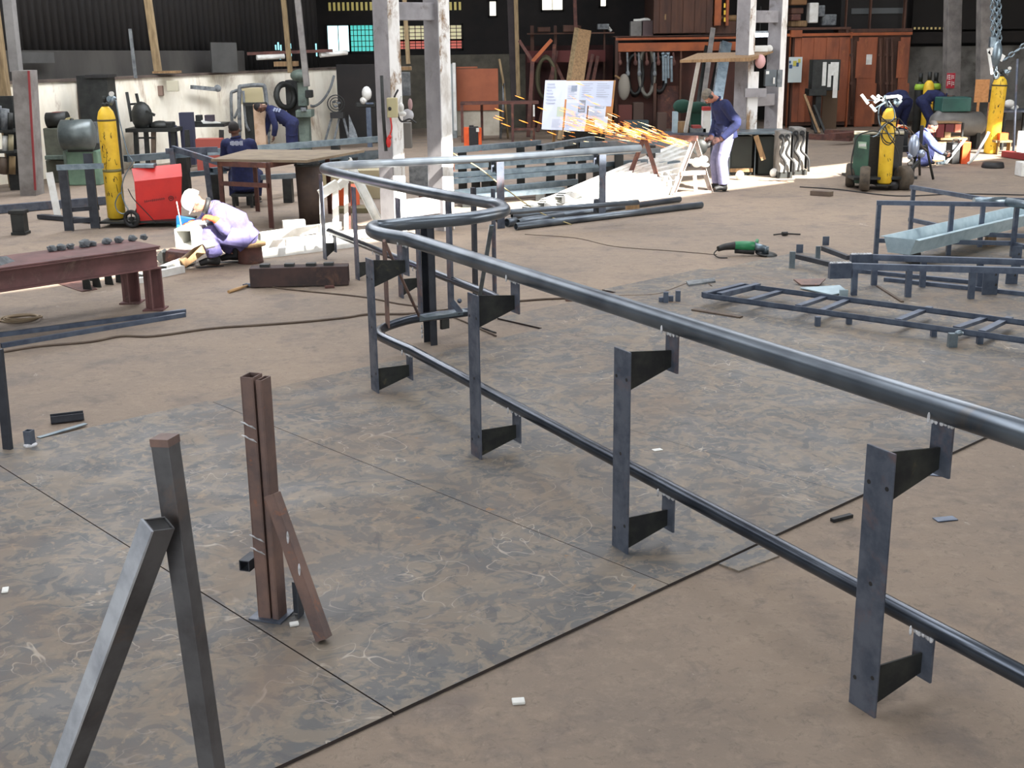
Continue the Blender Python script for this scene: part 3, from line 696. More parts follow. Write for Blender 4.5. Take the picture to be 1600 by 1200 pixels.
# --- gas cylinders
def cylinder(name,b,r,H,label,lean=V((0,0,0)),mat=m_yel,valve=True):
    t=thing(name,label,'gas cylinder',b); ax=(V((0,0,1))+lean).normalized()
    part(t,'body',mat,lambda m:m.lathe([(r*.82,0),(r,.02),(r,H-.2),(r*.97,H-.15),(r*.8,H-.07),(r*.5,H-.02),(r*.34,H)],b,ax,22))
    part(t,'neck_ring',m_dkmach,lambda m:m.lathe([(r*.36,H-.005),(r*.36,H+.04),(r*.2,H+.05)],b,ax,12))
    if valve:
        c=b+ax*(H+.05); vv=part(t,'valve',m_dkmach,lambda m:(m.cyl(c,c+ax*.09,.022,n=10),m.cyl(c+ax*.05,c+ax*.05+V((.1,-.02,0)),.016,n=8)))
        rg=part(t,'regulator',m_galv,lambda m:(m.cyl(c+ax*.05+V((.09,-.05,0)),c+ax*.05+V((.09,.03,0)),.045,n=14),m.cyl(c+ax*.03+V((.09,-.05,-.05)),c+ax*.05+V((.16,-.06,.03)),.03,n=12)))
        part(rg,'gauge',m_white,lambda m:(m.cyl(c+ax*.12+V((.13,-.06,0)),c+ax*.12+V((.13,-.09,0)),.034,n=14)))
    return t,ax
def scribble(t,b,ax,r,H,seed,spans):
    random.seed(seed)
    def f(m):
        for z0,z1,k in spans:
            for j in range(k):
                a=R(random.uniform(-130,-50)); z=random.uniform(z0,z1); pts=[]
                for q in range(4):
                    a+=random.uniform(-.12,.12); z+=random.uniform(-.05,.05)
                    pts.append(b+ax*z+V((math.cos(a)*(r+.001),math.sin(a)*(r+.001),0)))
                m.tube(smoothpath(pts,3),.0032,4)
    return part(t,'scrawl_marking',m_black,f)
cb=flat(G(184,352))+V((0,0,.1)); cr=.125
CY,ax=cylinder('gas_cylinder',cb,cr,1.56,'yellow gas cylinder standing beside the red welding machine',V((-.005,.0,0)))
scribble(CY,cb,ax,cr,1.5,4,((.75,1.35,17),(.55,.62,5),(.3,.4,4)))
part(CY,'stencil_band',M('grey_stencil',(120,112,70),rough=.7),lambda m:m.lathe([(cr+.0015,.66),(cr+.0015,.70)],cb,ax,22))
part(CY,'dark_band',M('dark_smudge',(90,78,46),rough=.7),lambda m:m.lathe([(cr+.0015,1.36),(cr+.0015,1.385)],cb,ax,22))
# --- red welding machine on wheels, the cylinder stands on its rear tray
Yw=cb.y-.1
WM=thing('welding_machine','bright red wheeled welding machine left of the squatting welder','welding machine',flat(D(245,352,Yw)))
fa=D(210,284,Yw-.12); fb_=D(284,276,Yw+.1); fc=D(283,342,Yw+.1); fd=D(215,351,Yw-.12)
nb=V((-.25,.97,0))*.42
def rm(m):
    lo=[fd,fc,fc+nb,fd+nb]; hi=[fa,fb_,fb_+nb+V((0,0,.0)),fa+nb]; m.hexa(lo+hi)
part(WM,'case',m_black,rm)
cv=.012; fn=V((.24,-.97,0)).normalized()
cvr=part(WM,'cover',m_red,lambda m:(m.hexa([fd-fn*-.004,fc-fn*-.004,fc+fn*.012,fd+fn*.012,fa-fn*-.004,fb_-fn*-.004,fb_+fn*.012,fa+fn*.012]),
   m.prism([fa+fn*.012,fb_+fn*.012,fb_+nb*.5+V((0,0,.16)),fa+nb*.5+V((-.03,0,.16))],V((0,-.004,.008))),
   m.prism([fb_+nb*.5+V((0,0,.16)),fb_+nb,fa+nb,fa+nb*.5+V((-.03,0,.16))],V((0,.004,.008)))))
part(WM,'left_gable',m_black,lambda m:m.prism([fa+fn*.005,fa+nb*.5+V((-.03,0,.152)),fa+nb],V((.01,0,0))))
part(WM,'right_gable',m_red,lambda m:m.prism([fb_+fn*.005,fb_+nb*.5+V((0,0,.152)),fb_+nb],V((.01,0,0))))
part(WM,'base_frame',m_dkmach,lambda m:(m.box(((cb.x+fc.x)/2,Yw+.08,.075),(fc.x-cb.x+.34,.5,.03)),))
for px,py,r in ((205,352,.13),(205,340,.13)):
    c=V((fd.x-.05,Yw-.2 if py>345 else Yw+.36,.13)); w_=part(WM,'wheel',m_black,lambda m:m.torus(c,r-.03,.028,V((.2,1,0)),20,8)); part(w_,'hub',m_dkmach,lambda m:(m.cyl(c-V((.005,.025,0)),c+V((.005,.025,0)),.03),m.beam(c-V((0,0,.1)),c+V((0,0,.1)),.02,.012,up=V((1,0,0))),m.beam(c-V((.1,0,0)),c+V((.1,0,0)),.02,.012)))
for dy in (-.05,.3):
    c=V((fc.x-.06,Yw+dy,.035)); part(WM,'castor',m_black,lambda m:(m.cyl(c-V((0,.015,0)),c+V((0,.015,0)),.035,n=12),m.box(c+V((0,0,.03)),(.05,.05,.012))))
u=(fb_-fa).normalized(); cen=(fa+fb_+fc+fd)/4+fn*.014
def logo(m):
    random.seed(2)
    for k in range(11): 
        c=cen+u*(-.19+.026*k)+V((0,0,.01+.001*k)); m.box(c,(.012,.003,random.uniform(.022,.04)),Matrix.Rotation(.24,3,'Z'))
        m.box(c+u*.012,(.014,.003,.008),Matrix.Rotation(.24,3,'Z'))
    m.torus(cen+u*.17+V((0,0,.015)),.03,.009,fn,16,6); m.ball(cen+u*.17+V((0,0,.015)),(.016,.003,.012),8); m.box(cen+u*.235+V((0,0,.02)),(.01,.003,.03))
part(cvr,'faded_lettering',M('dark_red_print',(126,34,34),rough=.5),logo)
tbl=part(WM,'feed_unit',m_galv,lambda m:m.box(fa+nb*.6+V((.14,.06,.19)),(.3,.16,.06)),bevel=.01)
solo('gas_hose',m_galv,'pale grey hose looping from the cylinder regulator to the red machine','hose',flat(D(190,300,Yw)),lambda m:m.pt([(181,156),(186,185),(193,215),(200,240),(207,252),(202,262),(193,280),(190,300),(195,318),(200,328),(193,334),(184,330),(180,318),(185,305),(191,300)],Yw-.16,.009))
solo('welding_lead',m_black,'dark lead hanging across the face of the red machine','cable',flat(D(240,352,Yw)),lambda m:m.pt([(200,295),(208,310),(222,325),(238,342),(243,350)],Yw-.2,.007))
# --- stand of dark posts, white tube, anvil block
b=flat(G(108,361)); ST=thing('post_stand','dark two post stand with a cross bar in front of the green lathe','stand',b)
b2=flat(G(149,357)); H1=Hz(b,262); H2=Hz(b2,240)
for q,h in ((b,H1),(b2,H2)): part(ST,'post',m_mill2,lambda m:m.angle(q,q+V((0,0,h)),.13,.09,.012,up=V((.2,-1,0))))
part(ST,'cross_bar',m_galv,lambda m:m.hollow(D(88,262,b.y-.1),D(162,259,b2.y-.1),.07,.07))
for zz in (.12,.28): part(ST,'lower_bar',m_mill2,lambda m:m.beam(b+V((0,.1,zz)),b2+V((0.05,.1,zz)),.04,.06))
wb=flat(G(91,341)); solo('square_tube',m_white,'white square tube leaning left of the dark post stand','tube',wb,lambda m:m.hollow(wb+V((0,0,.005)),D(77,270,wb.y+.15),.1,.1,.006,up=V((.3,-.9,0))))
ab=flat(G(33,366)); solo('steel_block',m_dkmach,'dark steel block standing on the floor behind the rusty table','block',ab,lambda m:(m.box(ab+V((0,0,.15)),(.17,.17,.3)),m.box(ab+V((0,0,.31)),(.21,.19,.05)),m.box(ab+V((0,0,.02)),(.2,.2,.04))),bevel=.006)
def longbar(a,b,z,w,h,mat,label,za=None,name='steel_section',grp=None,cat='steel section',kind='hollow'):
    p,q=G(*a,z),G(*b,z if za is None else za)
    o=solo(name,mat,label,cat,flat(p),lambda m:(getattr(m,kind)(p,q,w,h)),group=grp); return p,q
longbar((-40,330),(165,313),.07,.1,.12,m_mill,'dark long rail lying on the floor behind the white tube',name='steel_rail')
longbar((62,338),(150,345),.04,.1,.06,m_mill2,'short dark bar lying beside the post stand')
# --- white steel sections lying in the sun behind the welder
WG='sunlit steel sections lying behind the welder'
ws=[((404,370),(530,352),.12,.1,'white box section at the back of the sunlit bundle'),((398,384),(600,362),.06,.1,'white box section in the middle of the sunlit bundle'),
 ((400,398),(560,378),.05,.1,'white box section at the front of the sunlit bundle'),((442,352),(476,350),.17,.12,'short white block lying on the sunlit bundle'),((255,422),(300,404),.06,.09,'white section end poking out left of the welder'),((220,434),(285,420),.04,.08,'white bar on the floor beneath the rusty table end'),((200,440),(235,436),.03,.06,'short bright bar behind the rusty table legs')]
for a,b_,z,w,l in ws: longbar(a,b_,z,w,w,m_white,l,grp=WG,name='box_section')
for px,py in ((470,390),(525,384)):
    b=flat(G(px,py)); solo('timber_packer',m_rust,'brown packer under the sunlit bundle, '+('nearer the welder' if px<500 else 'nearer the white frame'),'packer',b,lambda m:m.box(b+V((0,0,.02)),(.12,.4,.035)))
# --- rusty box beam
p,q=G(392,432,.11),G(545,428,.11)
RB=thing('box_beam','rusty dark box beam lying in front of the squatting welder','beam',flat((p+q)/2))
part(RB,'beam',M('burnt_rust',(72,54,50),(50,42,42),scale=4,rough=.8,c3=(96,70,58),s3=4),lambda m:m.hollow(p,q,.2,.2,.012),bevel=.004)
for k in (.15,.4,.62,.8): part(RB,'lug',m_dkmach,lambda m:m.box(p.lerp(q,k)+V((0,0,.115)),(.1,.08,.03)))
# --- white upright frame in the sun
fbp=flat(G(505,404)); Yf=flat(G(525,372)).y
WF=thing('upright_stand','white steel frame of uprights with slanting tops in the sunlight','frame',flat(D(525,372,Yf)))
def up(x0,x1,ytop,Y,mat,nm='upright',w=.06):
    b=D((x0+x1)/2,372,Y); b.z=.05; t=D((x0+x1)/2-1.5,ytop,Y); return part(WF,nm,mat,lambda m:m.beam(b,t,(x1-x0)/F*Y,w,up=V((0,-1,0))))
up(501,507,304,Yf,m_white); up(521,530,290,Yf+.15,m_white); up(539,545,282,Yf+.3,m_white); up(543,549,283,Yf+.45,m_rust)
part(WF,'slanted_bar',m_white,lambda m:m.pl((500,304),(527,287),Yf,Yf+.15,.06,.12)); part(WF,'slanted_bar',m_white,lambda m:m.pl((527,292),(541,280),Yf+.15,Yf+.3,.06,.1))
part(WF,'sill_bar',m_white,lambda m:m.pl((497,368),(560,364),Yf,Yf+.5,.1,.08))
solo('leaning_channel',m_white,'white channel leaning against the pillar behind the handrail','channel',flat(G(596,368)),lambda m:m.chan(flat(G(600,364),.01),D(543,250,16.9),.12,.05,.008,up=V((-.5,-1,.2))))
for (x0,y0,x1,y1,Y,l,mm) in ((503,266,560,290,20.3,'beige carton behind the white frame',M('beige_card',(168,156,122),rough=.9)),(560,266,592,302,20.0,'beige carton beside the pillar foot',M('beige_card2',(158,148,120),rough=.9)),(518,292,556,326,18.6,'orange and grey box behind the white frame',m_orange),(520,325,575,347,18.3,'olive box low behind the white frame',M('olive_box',(120,112,84),rough=.9))):
    Yb=Y; zb=D(0,y1,Y).z; o=solo('storage_box',mm,l,'box',flat(D((x0+x1)/2,y1,Y)),lambda m:m.px(x0,y0,x1,y1,Y,.4,0),bevel=.006)
# dusty brown drum
b=flat(G(487,348)); 
DR=thing('sheet_bin','tall rusty open bin standing left of the white frame','bin',b)
part(DR,'body',M('dark_brown_drum',(74,60,52),(56,46,42),scale=5,rough=.8),lambda m:m.lathe([(.17,0),(.18,.4),(.19,.82)],b,n=18)); part(DR,'rim',m_dkmach,lambda m:m.torus(b+V((0,0,.82)),.19,.015,n=18,k=6)); part(DR,'rag',m_slag,lambda m:(m.ball(b+V((.02,0,.83)),(.15,.14,.07),10),m.ball(b+V((-.08,-.06,.84)),(.08,.08,.05),8)))
# --- low rusty bench frame with the crouching man behind
b=flat(G(424,357)); hz=Hz(b,255); BF=thing('angle_iron_bench','rusty angle iron bench frame in front of the man in navy','bench',b)
c0=V((b.x,b.y,0)); lx=flat(G(350,352)); far1=c0+V((.62,1.4,0)); far2=lx+V((.2,1.4,0))
for q in (c0,lx,far1,far2): part(BF,'leg',m_rust,lambda m:m.angle(q,q+V((0,0,hz)),.07,.07,.008,up=V((0,-1,0))))
for a,c in ((c0,lx),(far1,far2),(c0,far1),(lx,far2)): part(BF,'rail',m_rust,lambda m:m.beam(a+V((0,0,hz-.03)),c+V((0,0,hz-.03)),.05,.07))
part(BF,'lower_rail',m_rust,lambda m:m.beam(c0+V((0,0,hz*.66)),lx+V((0,0,hz*.66)),.04,.06))
part(BF,'top_board',M('dusty_board',(132,118,98),(112,98,82),scale=4,rough=.9),lambda m:m.prism([lx+V((-.1,-.05,hz+.02)),c0+V((.55,-.05,hz+.02)),far1+V((.55,.05,hz+.02)),far2+V((-.1,.05,hz+.02))],V((0,0,.035))))
q=flat(G(277,330)); FR=thing('steel_trestle','grey trestle leg frame between red machine and bench frame','trestle',q); hh=Hz(q,232)
for dx in (0,.5): part(FR,'leg',m_mill,lambda m:m.beam(q+V((dx,dx*.3,0)),q+V((dx*.9,dx*.3,hh)),.07,.07))
part(FR,'bar',m_mill,lambda m:m.beam(q+V((-.1,0,hh-.04)),q+V((.65,.2,hh-.04)),.06,.08)); part(FR,'slanting_bar',m_mill,lambda m:m.beam(q+V((0,.05,hh)),q+V((1.0,-.6,hh-.22)),.05,.08))
# --- long galvanised sections on trestles across the hall
LG='long galvanised sections racked behind the handrail'
names=['left long section','second long section','third long section']
rack=[((196,248),(594,217),.78,.13,'galvanised section on top of the rack left of the pillar'),((330,266),(600,237),.55,.1,'galvanised section one level down left of the pillar'),((268,275),(352,267),.45,.1,'short galvanised section behind the red machine'),((372,279),(468,274),.42,.1,'short galvanised section under the bench frame'),
 ((498,252),(598,244),.45,.1,'galvanised section just left of the pillar'),((540,261),(598,256),.38,.1,'lowest galvanised section left of the pillar'),
 ((690,236),(842,223),.75,.12,'galvanised section on top of the rack right of the pillar'),((842,231),(925,217),.75,.12,'galvanised section ending under the notice board'),((905,226),(1045,222),.7,.12,'galvanised section behind the sparks'),((700,250),(1030,235),.62,.1,'second galvanised section below the far handrail'),
 ((690,262),(940,245),.52,.1,'third galvanised section below the far handrail'),((690,275),(1010,252),.42,.1,'fourth galvanised section below the far handrail'),((700,284),(1060,254),.34,.1,'fifth galvanised section below the far handrail'),((686,304),(900,284),.2,.12,'dusty section lying low behind the far handrail'),((690,312),(880,296),.14,.1,'lowest dusty section behind the far handrail')]
sup=[]
for a,b_,z,w,l in rack:
    p,q=longbar(a,b_,z,w,w*.75,m_galv,l,grp=LG); sup.append((p,q,z,w))
for i,(p,q,z,w) in enumerate(sup):
    for t in ((.12,.55,.9) if (q-p).length>5 else (.2,.8)):
        c=flat(p.lerp(q,t)); solo('rack_support',m_dkmach,'dark support block under the racked galvanised sections','support',c,lambda m:m.box(c+V((0,0,(z-w*.375)/2)),(.14,.2,z-w*.375-.002)),group='supports under the racked sections')
# --- sunlit pile and pipes on the floor below the far handrail
PG='sunlit pale sections in the sloping pile'
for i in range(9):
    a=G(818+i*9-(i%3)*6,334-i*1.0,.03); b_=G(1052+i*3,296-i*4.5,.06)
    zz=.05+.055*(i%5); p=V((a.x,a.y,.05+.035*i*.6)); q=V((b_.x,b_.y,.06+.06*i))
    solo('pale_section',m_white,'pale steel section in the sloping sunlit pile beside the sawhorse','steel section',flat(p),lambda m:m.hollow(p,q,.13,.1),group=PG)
fp=[((806,354),(1096,320),.05,.05,'pipe lying nearest on the floor below the far handrail'),((815,345),(1062,311),.05,.045,'second pipe lying behind the nearest floor pipe'),((800,338),(940,326),.05,.045,'short pipe at the left end of the floor pipes'),((792,348),(806,346),.06,.06,'stub of pipe at the foot of the far rail post'),((810,347),(880,337),.1,.04,'pipe resting on the two floor pipes')]
for a,b_,z,r,l in fp:
    p,q=G(*a,z),G(*b_,z); solo('steel_pipe',m_pipe,l,'pipe',flat(p),lambda m:m.tube([p,q],r,14,wall=.15),group='pipes on the floor below the far handrail')
solo('wood_block',m_wood,'small wooden block on the floor pipes under the far handrail end','block',G(990,325),lambda m:m.box(G(988,323,.08),(.2,.12,.08)))
solo('welding_wire',M('yellow_wire',(170,156,110),rough=.7),'thin pale wire stretched down from the pillar to the floor','wire',flat(G(893,352)),lambda m:m.tube(smoothpath([D(668,205,17.4),D(706,238,17.2),D(748,262,17.1),D(786,292,17),D(840,330,16.9),G(893,351,.01)],5),.008,6))
# ================================================================== RIGHT SIDE
# --- welding cart with green machine and cylinder
cb2=flat(G(1381,297))+V((0,0,.11)); r2=.117
Yc=cb2.y+.15
WC=thing('welding_cart','dark green welding machine on a rubber tyred cart in the middle of the right side','welding cart',flat(cb2))
a,b,c=D(1335,210,Yc+.2),D(1360,209,Yc-.02),D(1413,206,Yc+.05); zb_=D(1350,288,Yc).z; ht=a.z-zb_
def pan(m,p,q,t,zl,zh): m.hexa([V((p.x,p.y,zl)),V((q.x,q.y,zl)),V((q.x*(1+t/q.y),q.y+t,zl)),V((p.x*(1+t/p.y),p.y+t,zl)),V((p.x,p.y,zh)),V((q.x,q.y,zh)),V((q.x*(1+t/q.y),q.y+t,zh)),V((p.x*(1+t/p.y),p.y+t,zh))])
part(WC,'case',m_green,lambda m:pan(m,a,b,.5,zb_,a.z),bevel=.01)
part(WC,'side_panel',m_black,lambda m:pan(m,b,c,.5,zb_,a.z-.02),bevel=.006)
part(WC,'top_cover',M('worn_pale_top',(150,142,120),rough=.6),lambda m:pan(m,a+V((-.01,-.02,0)),c,.5,a.z,a.z+.02))
pl=part(WC,'name_plate',M('pale_green_plate',(150,176,150),rough=.5),lambda m:m.prism([D(1341,221,Yc+.12),D(1354,222,Yc+.02),D(1354,233,Yc+.02),D(1341,231,Yc+.12)],V((0,.006,0))))
part(WC,'name_plate_print',m_white,lambda m:[m.prism([D(1342.5+2.2*k,224.5,Yc+.09-.02*k),D(1344+2.2*k,224.6,Yc+.08-.02*k),D(1344+2.2*k,229,Yc+.08-.02*k),D(1342.5+2.2*k,229,Yc+.09-.02*k)],V((0,.006,0))) for k in range(5)])
part(WC,'chassis',m_dkmach,lambda m:(m.box(((a.x+c.x)/2+.05,Yc+.15,.2),(1.05,.75,.04)),m.box((cb2.x,cb2.y,.095),(.34,.3,.02))))
def tyre(th,c,R_,w,ax): 
    t=part(th,'wheel',M('dusty_tyre',(88,78,66),(60,54,48),scale=8,rough=.9),lambda m:m.lathe([(R_*.55,-w*.5),(R_*.9,-w*.5),(R_,-w*.3),(R_,w*.3),(R_*.9,w*.5),(R_*.55,w*.5)],c,V(ax),22)); part(t,'hub',m_dkmach,lambda m:m.cyl(c-V(ax)*w*.45,c+V(ax)*w*.45,R_*.55,n=14))
tyre(WC,V((D(1350,300,Yc-.25).x,Yc-.25,.205)),.205,.16,(.95,-.3,0)); tyre(WC,V((D(1328,290,Yc+.35).x,Yc+.35,.2)),.2,.15,(.95,-.3,0)); tyre(WC,V((D(1411,290,Yc-.15).x,Yc-.15,.2)),.2,.16,(.95,.3,0))
part(WC,'castor',m_black,lambda m:m.cyl(V((cb2.x+.08,cb2.y-.04,.075)),V((cb2.x+.2,cb2.y-.04,.075)),.072))
part(WC,'handle',m_dkmach,lambda m:m.pt([(1334,288),(1330,260),(1334,232),(1341,212),(1362,205),(1375,207)],Yc+.1,.012))
part(WC,'drawbar',m_dkmach,lambda m:m.pl((1402,288),(1436,252),Yc,Yc+.4,.05,.05))
C2,ax2=cylinder('gas_cylinder',cb2,r2,1.22,'yellow gas cylinder strapped to the welding cart')
part(C2,'chain',m_dkmach,lambda m:m.torus(cb2+V((0,0,.82)),r2+.008,.008,n=20,k=6)); part(C2,'dark_shoulder',M('sooty_shoulder',(110,96,60),rough=.6),lambda m:m.lathe([(r2+.001,1.0),(r2+.001,1.05)],cb2,n=20))
scribble(C2,cb2,ax2,r2,1.3,9,((.86,.98,6),(.1,.16,3),(.4,.5,3)))
top2=cb2+V((0,0,1.3))
for i,(pts,l) in enumerate(((((1384,160),(1374,168),(1373,185),(1377,198),(1390,210),(1398,220)),'pale hose hanging down the front of the cart cylinder'),(((1388,158),(1396,170),(1398,182),(1392,190),(1380,198),(1372,210),(1364,214)),'pale hose curling round the right of the cart cylinder'))):
    solo('gas_hose',m_galv,l,'hose',cb2,lambda m:m.pt(pts,cb2.y-.2,.011))
cbs=[[(1372,178),(1385,190),(1400,200),(1405,210),(1396,222),(1385,222),(1378,210),(1384,196),(1396,188)],[(1372,205),(1384,192),(1395,195),(1398,212),(1390,226),(1380,222),(1376,208)],[(1383,196),(1390,215),(1398,226),(1404,245),(1402,270)],[(1396,186),(1405,186),(1412,195),(1414,205),(1424,210)]]
for k,p in enumerate(cbs): solo('welding_lead',m_black,'dark lead tangled in front of the yellow cart cylinder','cable',cb2,lambda m:m.pt(p,cb2.y-.24-.03*k,.009),group='leads tangled on the cart cylinder')
TR=thing('torch_rest','torch arms in glint white fanned above the cart cylinder','torch rest',top2)
for x0,y0,x1,y1 in ((1346,148,1356,162),(1362,150,1370,157),(1371,149,1380,157),(1384,152,1404,150),(1360,164,1368,174),(1366,160,1378,152)): part(TR,'arm',m_white,lambda m:m.pl((x0,y0),(x1,y1),cb2.y-.1,cb2.y-.1,.06,.04))  # white arms stand for sun glints on the torch holder
part(TR,'stem',m_galv,lambda m:(m.pl((1385,166),(1383,150),cb2.y,cb2.y-.1,.04,.04),m.pl((1352,156),(1384,158),cb2.y-.08,cb2.y-.08,.015,.015),m.pl((1366,170),(1384,158),cb2.y-.08,cb2.y-.08,.015,.015)))
# --- tripod with the welder's bag, stool
tb_=flat(G(1440,284)); TP2=thing('tripod_stand','black tripod stand with a shiny bundle hanging, right of the welding cart','stand',tb_)
Yt=tb_.y
for x0,y0,x1,y1,dy in ((1424,286,1432,235,0),(1458,281,1447,225,0),(1437,274,1436,230,.5)):
    q=flat(G(x0,y0)); part(TP2,'leg',m_dkmach,lambda m:m.cyl(q+V((0,0,.01)),D(x1,y1,Yt+.2),.022,n=8))
part(TP2,'table',m_black,lambda m:(m.px(1402,228,1450,238,Yt,.5),m.px(1404,204,1420,230,Yt+.1,.35),m.px(1436,196,1444,230,Yt+.1,.05)),bevel=.01)
part(TP2,'bundle',M('shiny_foil',(170,180,200),rough=.3,metal=.5),lambda m:(m.ball(D(1428,228,Yt-.1),(.1,.09,.2),10),m.ball(D(1422,244,Yt-.1),(.05,.05,.06),8),m.ball(D(1440,240,Yt-.1),(.07,.06,.07),8)))
part(TP2,'tool',m_orange,lambda m:m.pl((1402,196),(1418,200),Yt,Yt,.04,.04))
solo('curved_lead',m_cable,'lead arching from the tripod table to the cart','cable',tb_,lambda m:m.pt([(1400,200),(1412,196),(1425,206),(1440,228),(1448,235)],Yt-.05,.012))
# --- orange welder box and its surroundings
ob=flat(G(1502,256)); OW=thing('inverter_welder','orange and black box welder on the floor in front of the compressor','welder',ob); Yo=ob.y
part(OW,'front_panel',m_orange,lambda m:m.px(1502,222,1518,256,Yo-.05,.25,0),bevel=.008); part(OW,'case',m_black,lambda m:m.px(1487,224,1502,255,Yo,.4,0),bevel=.008)
part(OW,'control_strip',m_slag,lambda m:m.px(1488,226,1500,234,Yo-.01,.02)); part(OW,'handle',m_black,lambda m:m.pt([(1488,224),(1490,218),(1498,218),(1500,224)],Yo+.1,.012))
solo('white_hose',m_white,'white hose curving down past the right of the orange welder','hose',flat(G(1520,246)),lambda m:m.pt([(1545,206),(1540,216),(1533,228),(1527,240),(1518,251),(1512,256)],Yo-.25,.028))
solo('white_strut',m_white,'white flat strut slanting left of the orange welder','strut',flat(G(1478,258)),lambda m:m.beam(G(1477,256,.02),D(1508,217,Yo-.1),.09,.015))
cl=flat(G(1472,257)); solo('earth_clamp',m_galv,'small metal earth clamp on the floor left of the orange welder','clamp',cl,lambda m:(m.box(cl+V((0,0,.03)),(.2,.1,.04)),m.cyl(cl+V((-.12,0,.03)),cl+V((.14,.04,.05)),.02),m.box(cl+V((.06,0,.07)),(.08,.06,.03))))
pk=flat(G(1551,262)); solo('rubber_puck',m_black,'round black rubber block on the floor at the right','block',pk,lambda m:m.lathe([(.2,0),(.21,.02),(.19,.1),(.16,.11)],pk,n=18))
solo('red_beam',M('red_primer',(132,44,46),rough=.7),'red primed beam lying at the right edge','beam',flat(G(1590,247)),lambda m:m.beam(G(1570,240,.07),G(1640,250,.07),.16,.12))
wbx=flat(G(1602,276)); solo('white_carton',m_white,'white box cut by the right picture edge','box',wbx,lambda m:(m.box(wbx+V((.1,.1,.13)),(.4,.3,.25)),m.box(wbx+V((.1,-.06,.13)),(.1,.02,.05))),bevel=.01)
# --- right tall cylinder
c3=flat(G(1548,240)); C3,ax3=cylinder('gas_cylinder',c3+V((0,0,.005)),.15,1.6,'tall yellow gas cylinder at the far right beside the chipboard'); 
for o_ in (C3,): o_.rotation_euler=(0,R(2.2),0)
scribble(C3,c3,V((0,0,1)),.15,1.6,12,((.7,1.5,16),(.1,.6,6)))
part(C3,'chain',m_dkmach,lambda m:m.torus(c3+V((0,0,1.42)),.155,.014,n=20,k=6))
# --- compressor
Yk=27.6
CP=thing('air_compressor','grey air tank with a green motor cover on top, behind the orange welder','compressor',flat(D(1500,210,Yk)))
l,r_=D(1452,192,Yk),D(1541,194,Yk); rad=.27
part(CP,'tank',M('dull_grey_tank',(112,110,106),(92,90,88),scale=3,rough=.45),lambda m:m.lathe([(0,0),(rad*.6,.04),(rad,.16),(rad,(r_-l).length-.16),(rad*.6,(r_-l).length-.04),(0,(r_-l).length)],l,r_-l,22))
part(CP,'motor_cover',M('teal_cover',(44,92,84),(38,78,74),scale=3,rough=.5),lambda m:m.px(1471,152,1519,175,Yk-.15,.5),bevel=.02)
for x in (1470,1525):
    p=D(x,200,Yk); part(CP,'leg',m_dkmach,lambda m:m.box((p.x,p.y,(l.z-rad*.6)/2),(.08,.4,l.z-rad*.6)))
# --- red shelf with bits
SH=thing('low_shelf','low shelf with red boxes in front of the grey air tank','shelf',flat(G(1484,262))); Ys=25.6
part(SH,'board',m_wood,lambda m:(m.px(1462,190.5,1503,193,Ys,.4),m.px(1470,215,1512,219,Ys,.5),m.px(1462,221.5,1492,224,Ys,.4)))
for x in (1462,1480,1503): part(SH,'leg',m_dkmach,lambda m:m.px(x-1.2,192,x+1.2,250,Ys+.1,.05,0))
for x0,y0,x1,y1,mm,l in ((1464,194,1476,214,M('dark_red_box',(112,44,44),rough=.7),'dark red box at the left of the low shelf'),(1477,194,1491,206,M('dark_red_box2',(96,40,44),rough=.7),'dark red box in the middle of the low shelf'),(1492,194,1502,206,M('salmon_box',(206,124,100),rough=.7),'salmon pink box at the right of the low shelf'),(1476,206,1486,214,m_wood,'small pale box under the middle of the low shelf')):
    solo('parts_box',mm,l,'box',D((x0+x1)/2,y1,Ys+.02),lambda m:m.px(x0,y0,x1,y1+.6,Ys+.02,.3),group='boxes on the low shelf')
solo('floor_sheet',m_slag,'grey sheet panel standing behind the crouching welder','panel',flat(D(1475,250,25)),lambda m:m.px(1456,224,1490,250,25.2,.06,0))
solo('floor_plank',m_wood,'thin plank on the floor in front of the grey sheet panel','plank',flat(D(1468,252,24.3)),lambda m:m.beam(G(1455,252,.03),G(1476,253,.03),.15,.04))
# --- chipboard, papers, back cylinders, bench on the right
cbd=D(1534,160,29.5); solo('chipboard',M('chipboard',(208,150,98),(184,128,80),scale=14,rough=.8),'square of orange chipboard left of the tall right cylinder','board',flat(cbd),lambda m:(m.px(1522,124,1547,160,29.5,.03),m.px(1524,160,1527,235,29.52,.03,0),m.px(1542,160,1545,235,29.52,.03,0)))
for (x,y0,y1,Y,mm,l) in ((1448,126,180,31,m_yel,'yellow gas cylinder against the grey block wall'),(1434,128,182,31.3,m_dkmach,'dark gas cylinder with green shoulder left of the yellow one by the wall'),(1458,127,182,31.3,m_dkmach,'dark gas cylinder with green shoulder right of the yellow one by the wall')):
    b=flat(D(x,y1,Y)); b.z=.01; H=Hz(b,y0); t,_=cylinder('gas_cylinder',b,.13,H,l,mat=mm,valve=False)
    part(t,'valve_cap',m_dkmach,lambda m:m.cyl(b+V((0,0,H)),b+V((0,0,H+.2)),.05))
    if mm is not m_yel: part(t,'shoulder',M('lime_shoulder',(150,186,60),rough=.6),lambda m:m.lathe([(.134,H-.2),(.132,H-.13),(.11,H-.06)],b,n=20))
solo('sign_board',M('sign_red',(172,36,56),rough=.6),'red and white sign on the grey pillar','sign',D(1486,127,30.8),lambda m:m.px(1478,114,1493,138,30.78,.02))
sg=[o for o in COL.objects if o.name=='sign_board'][0]
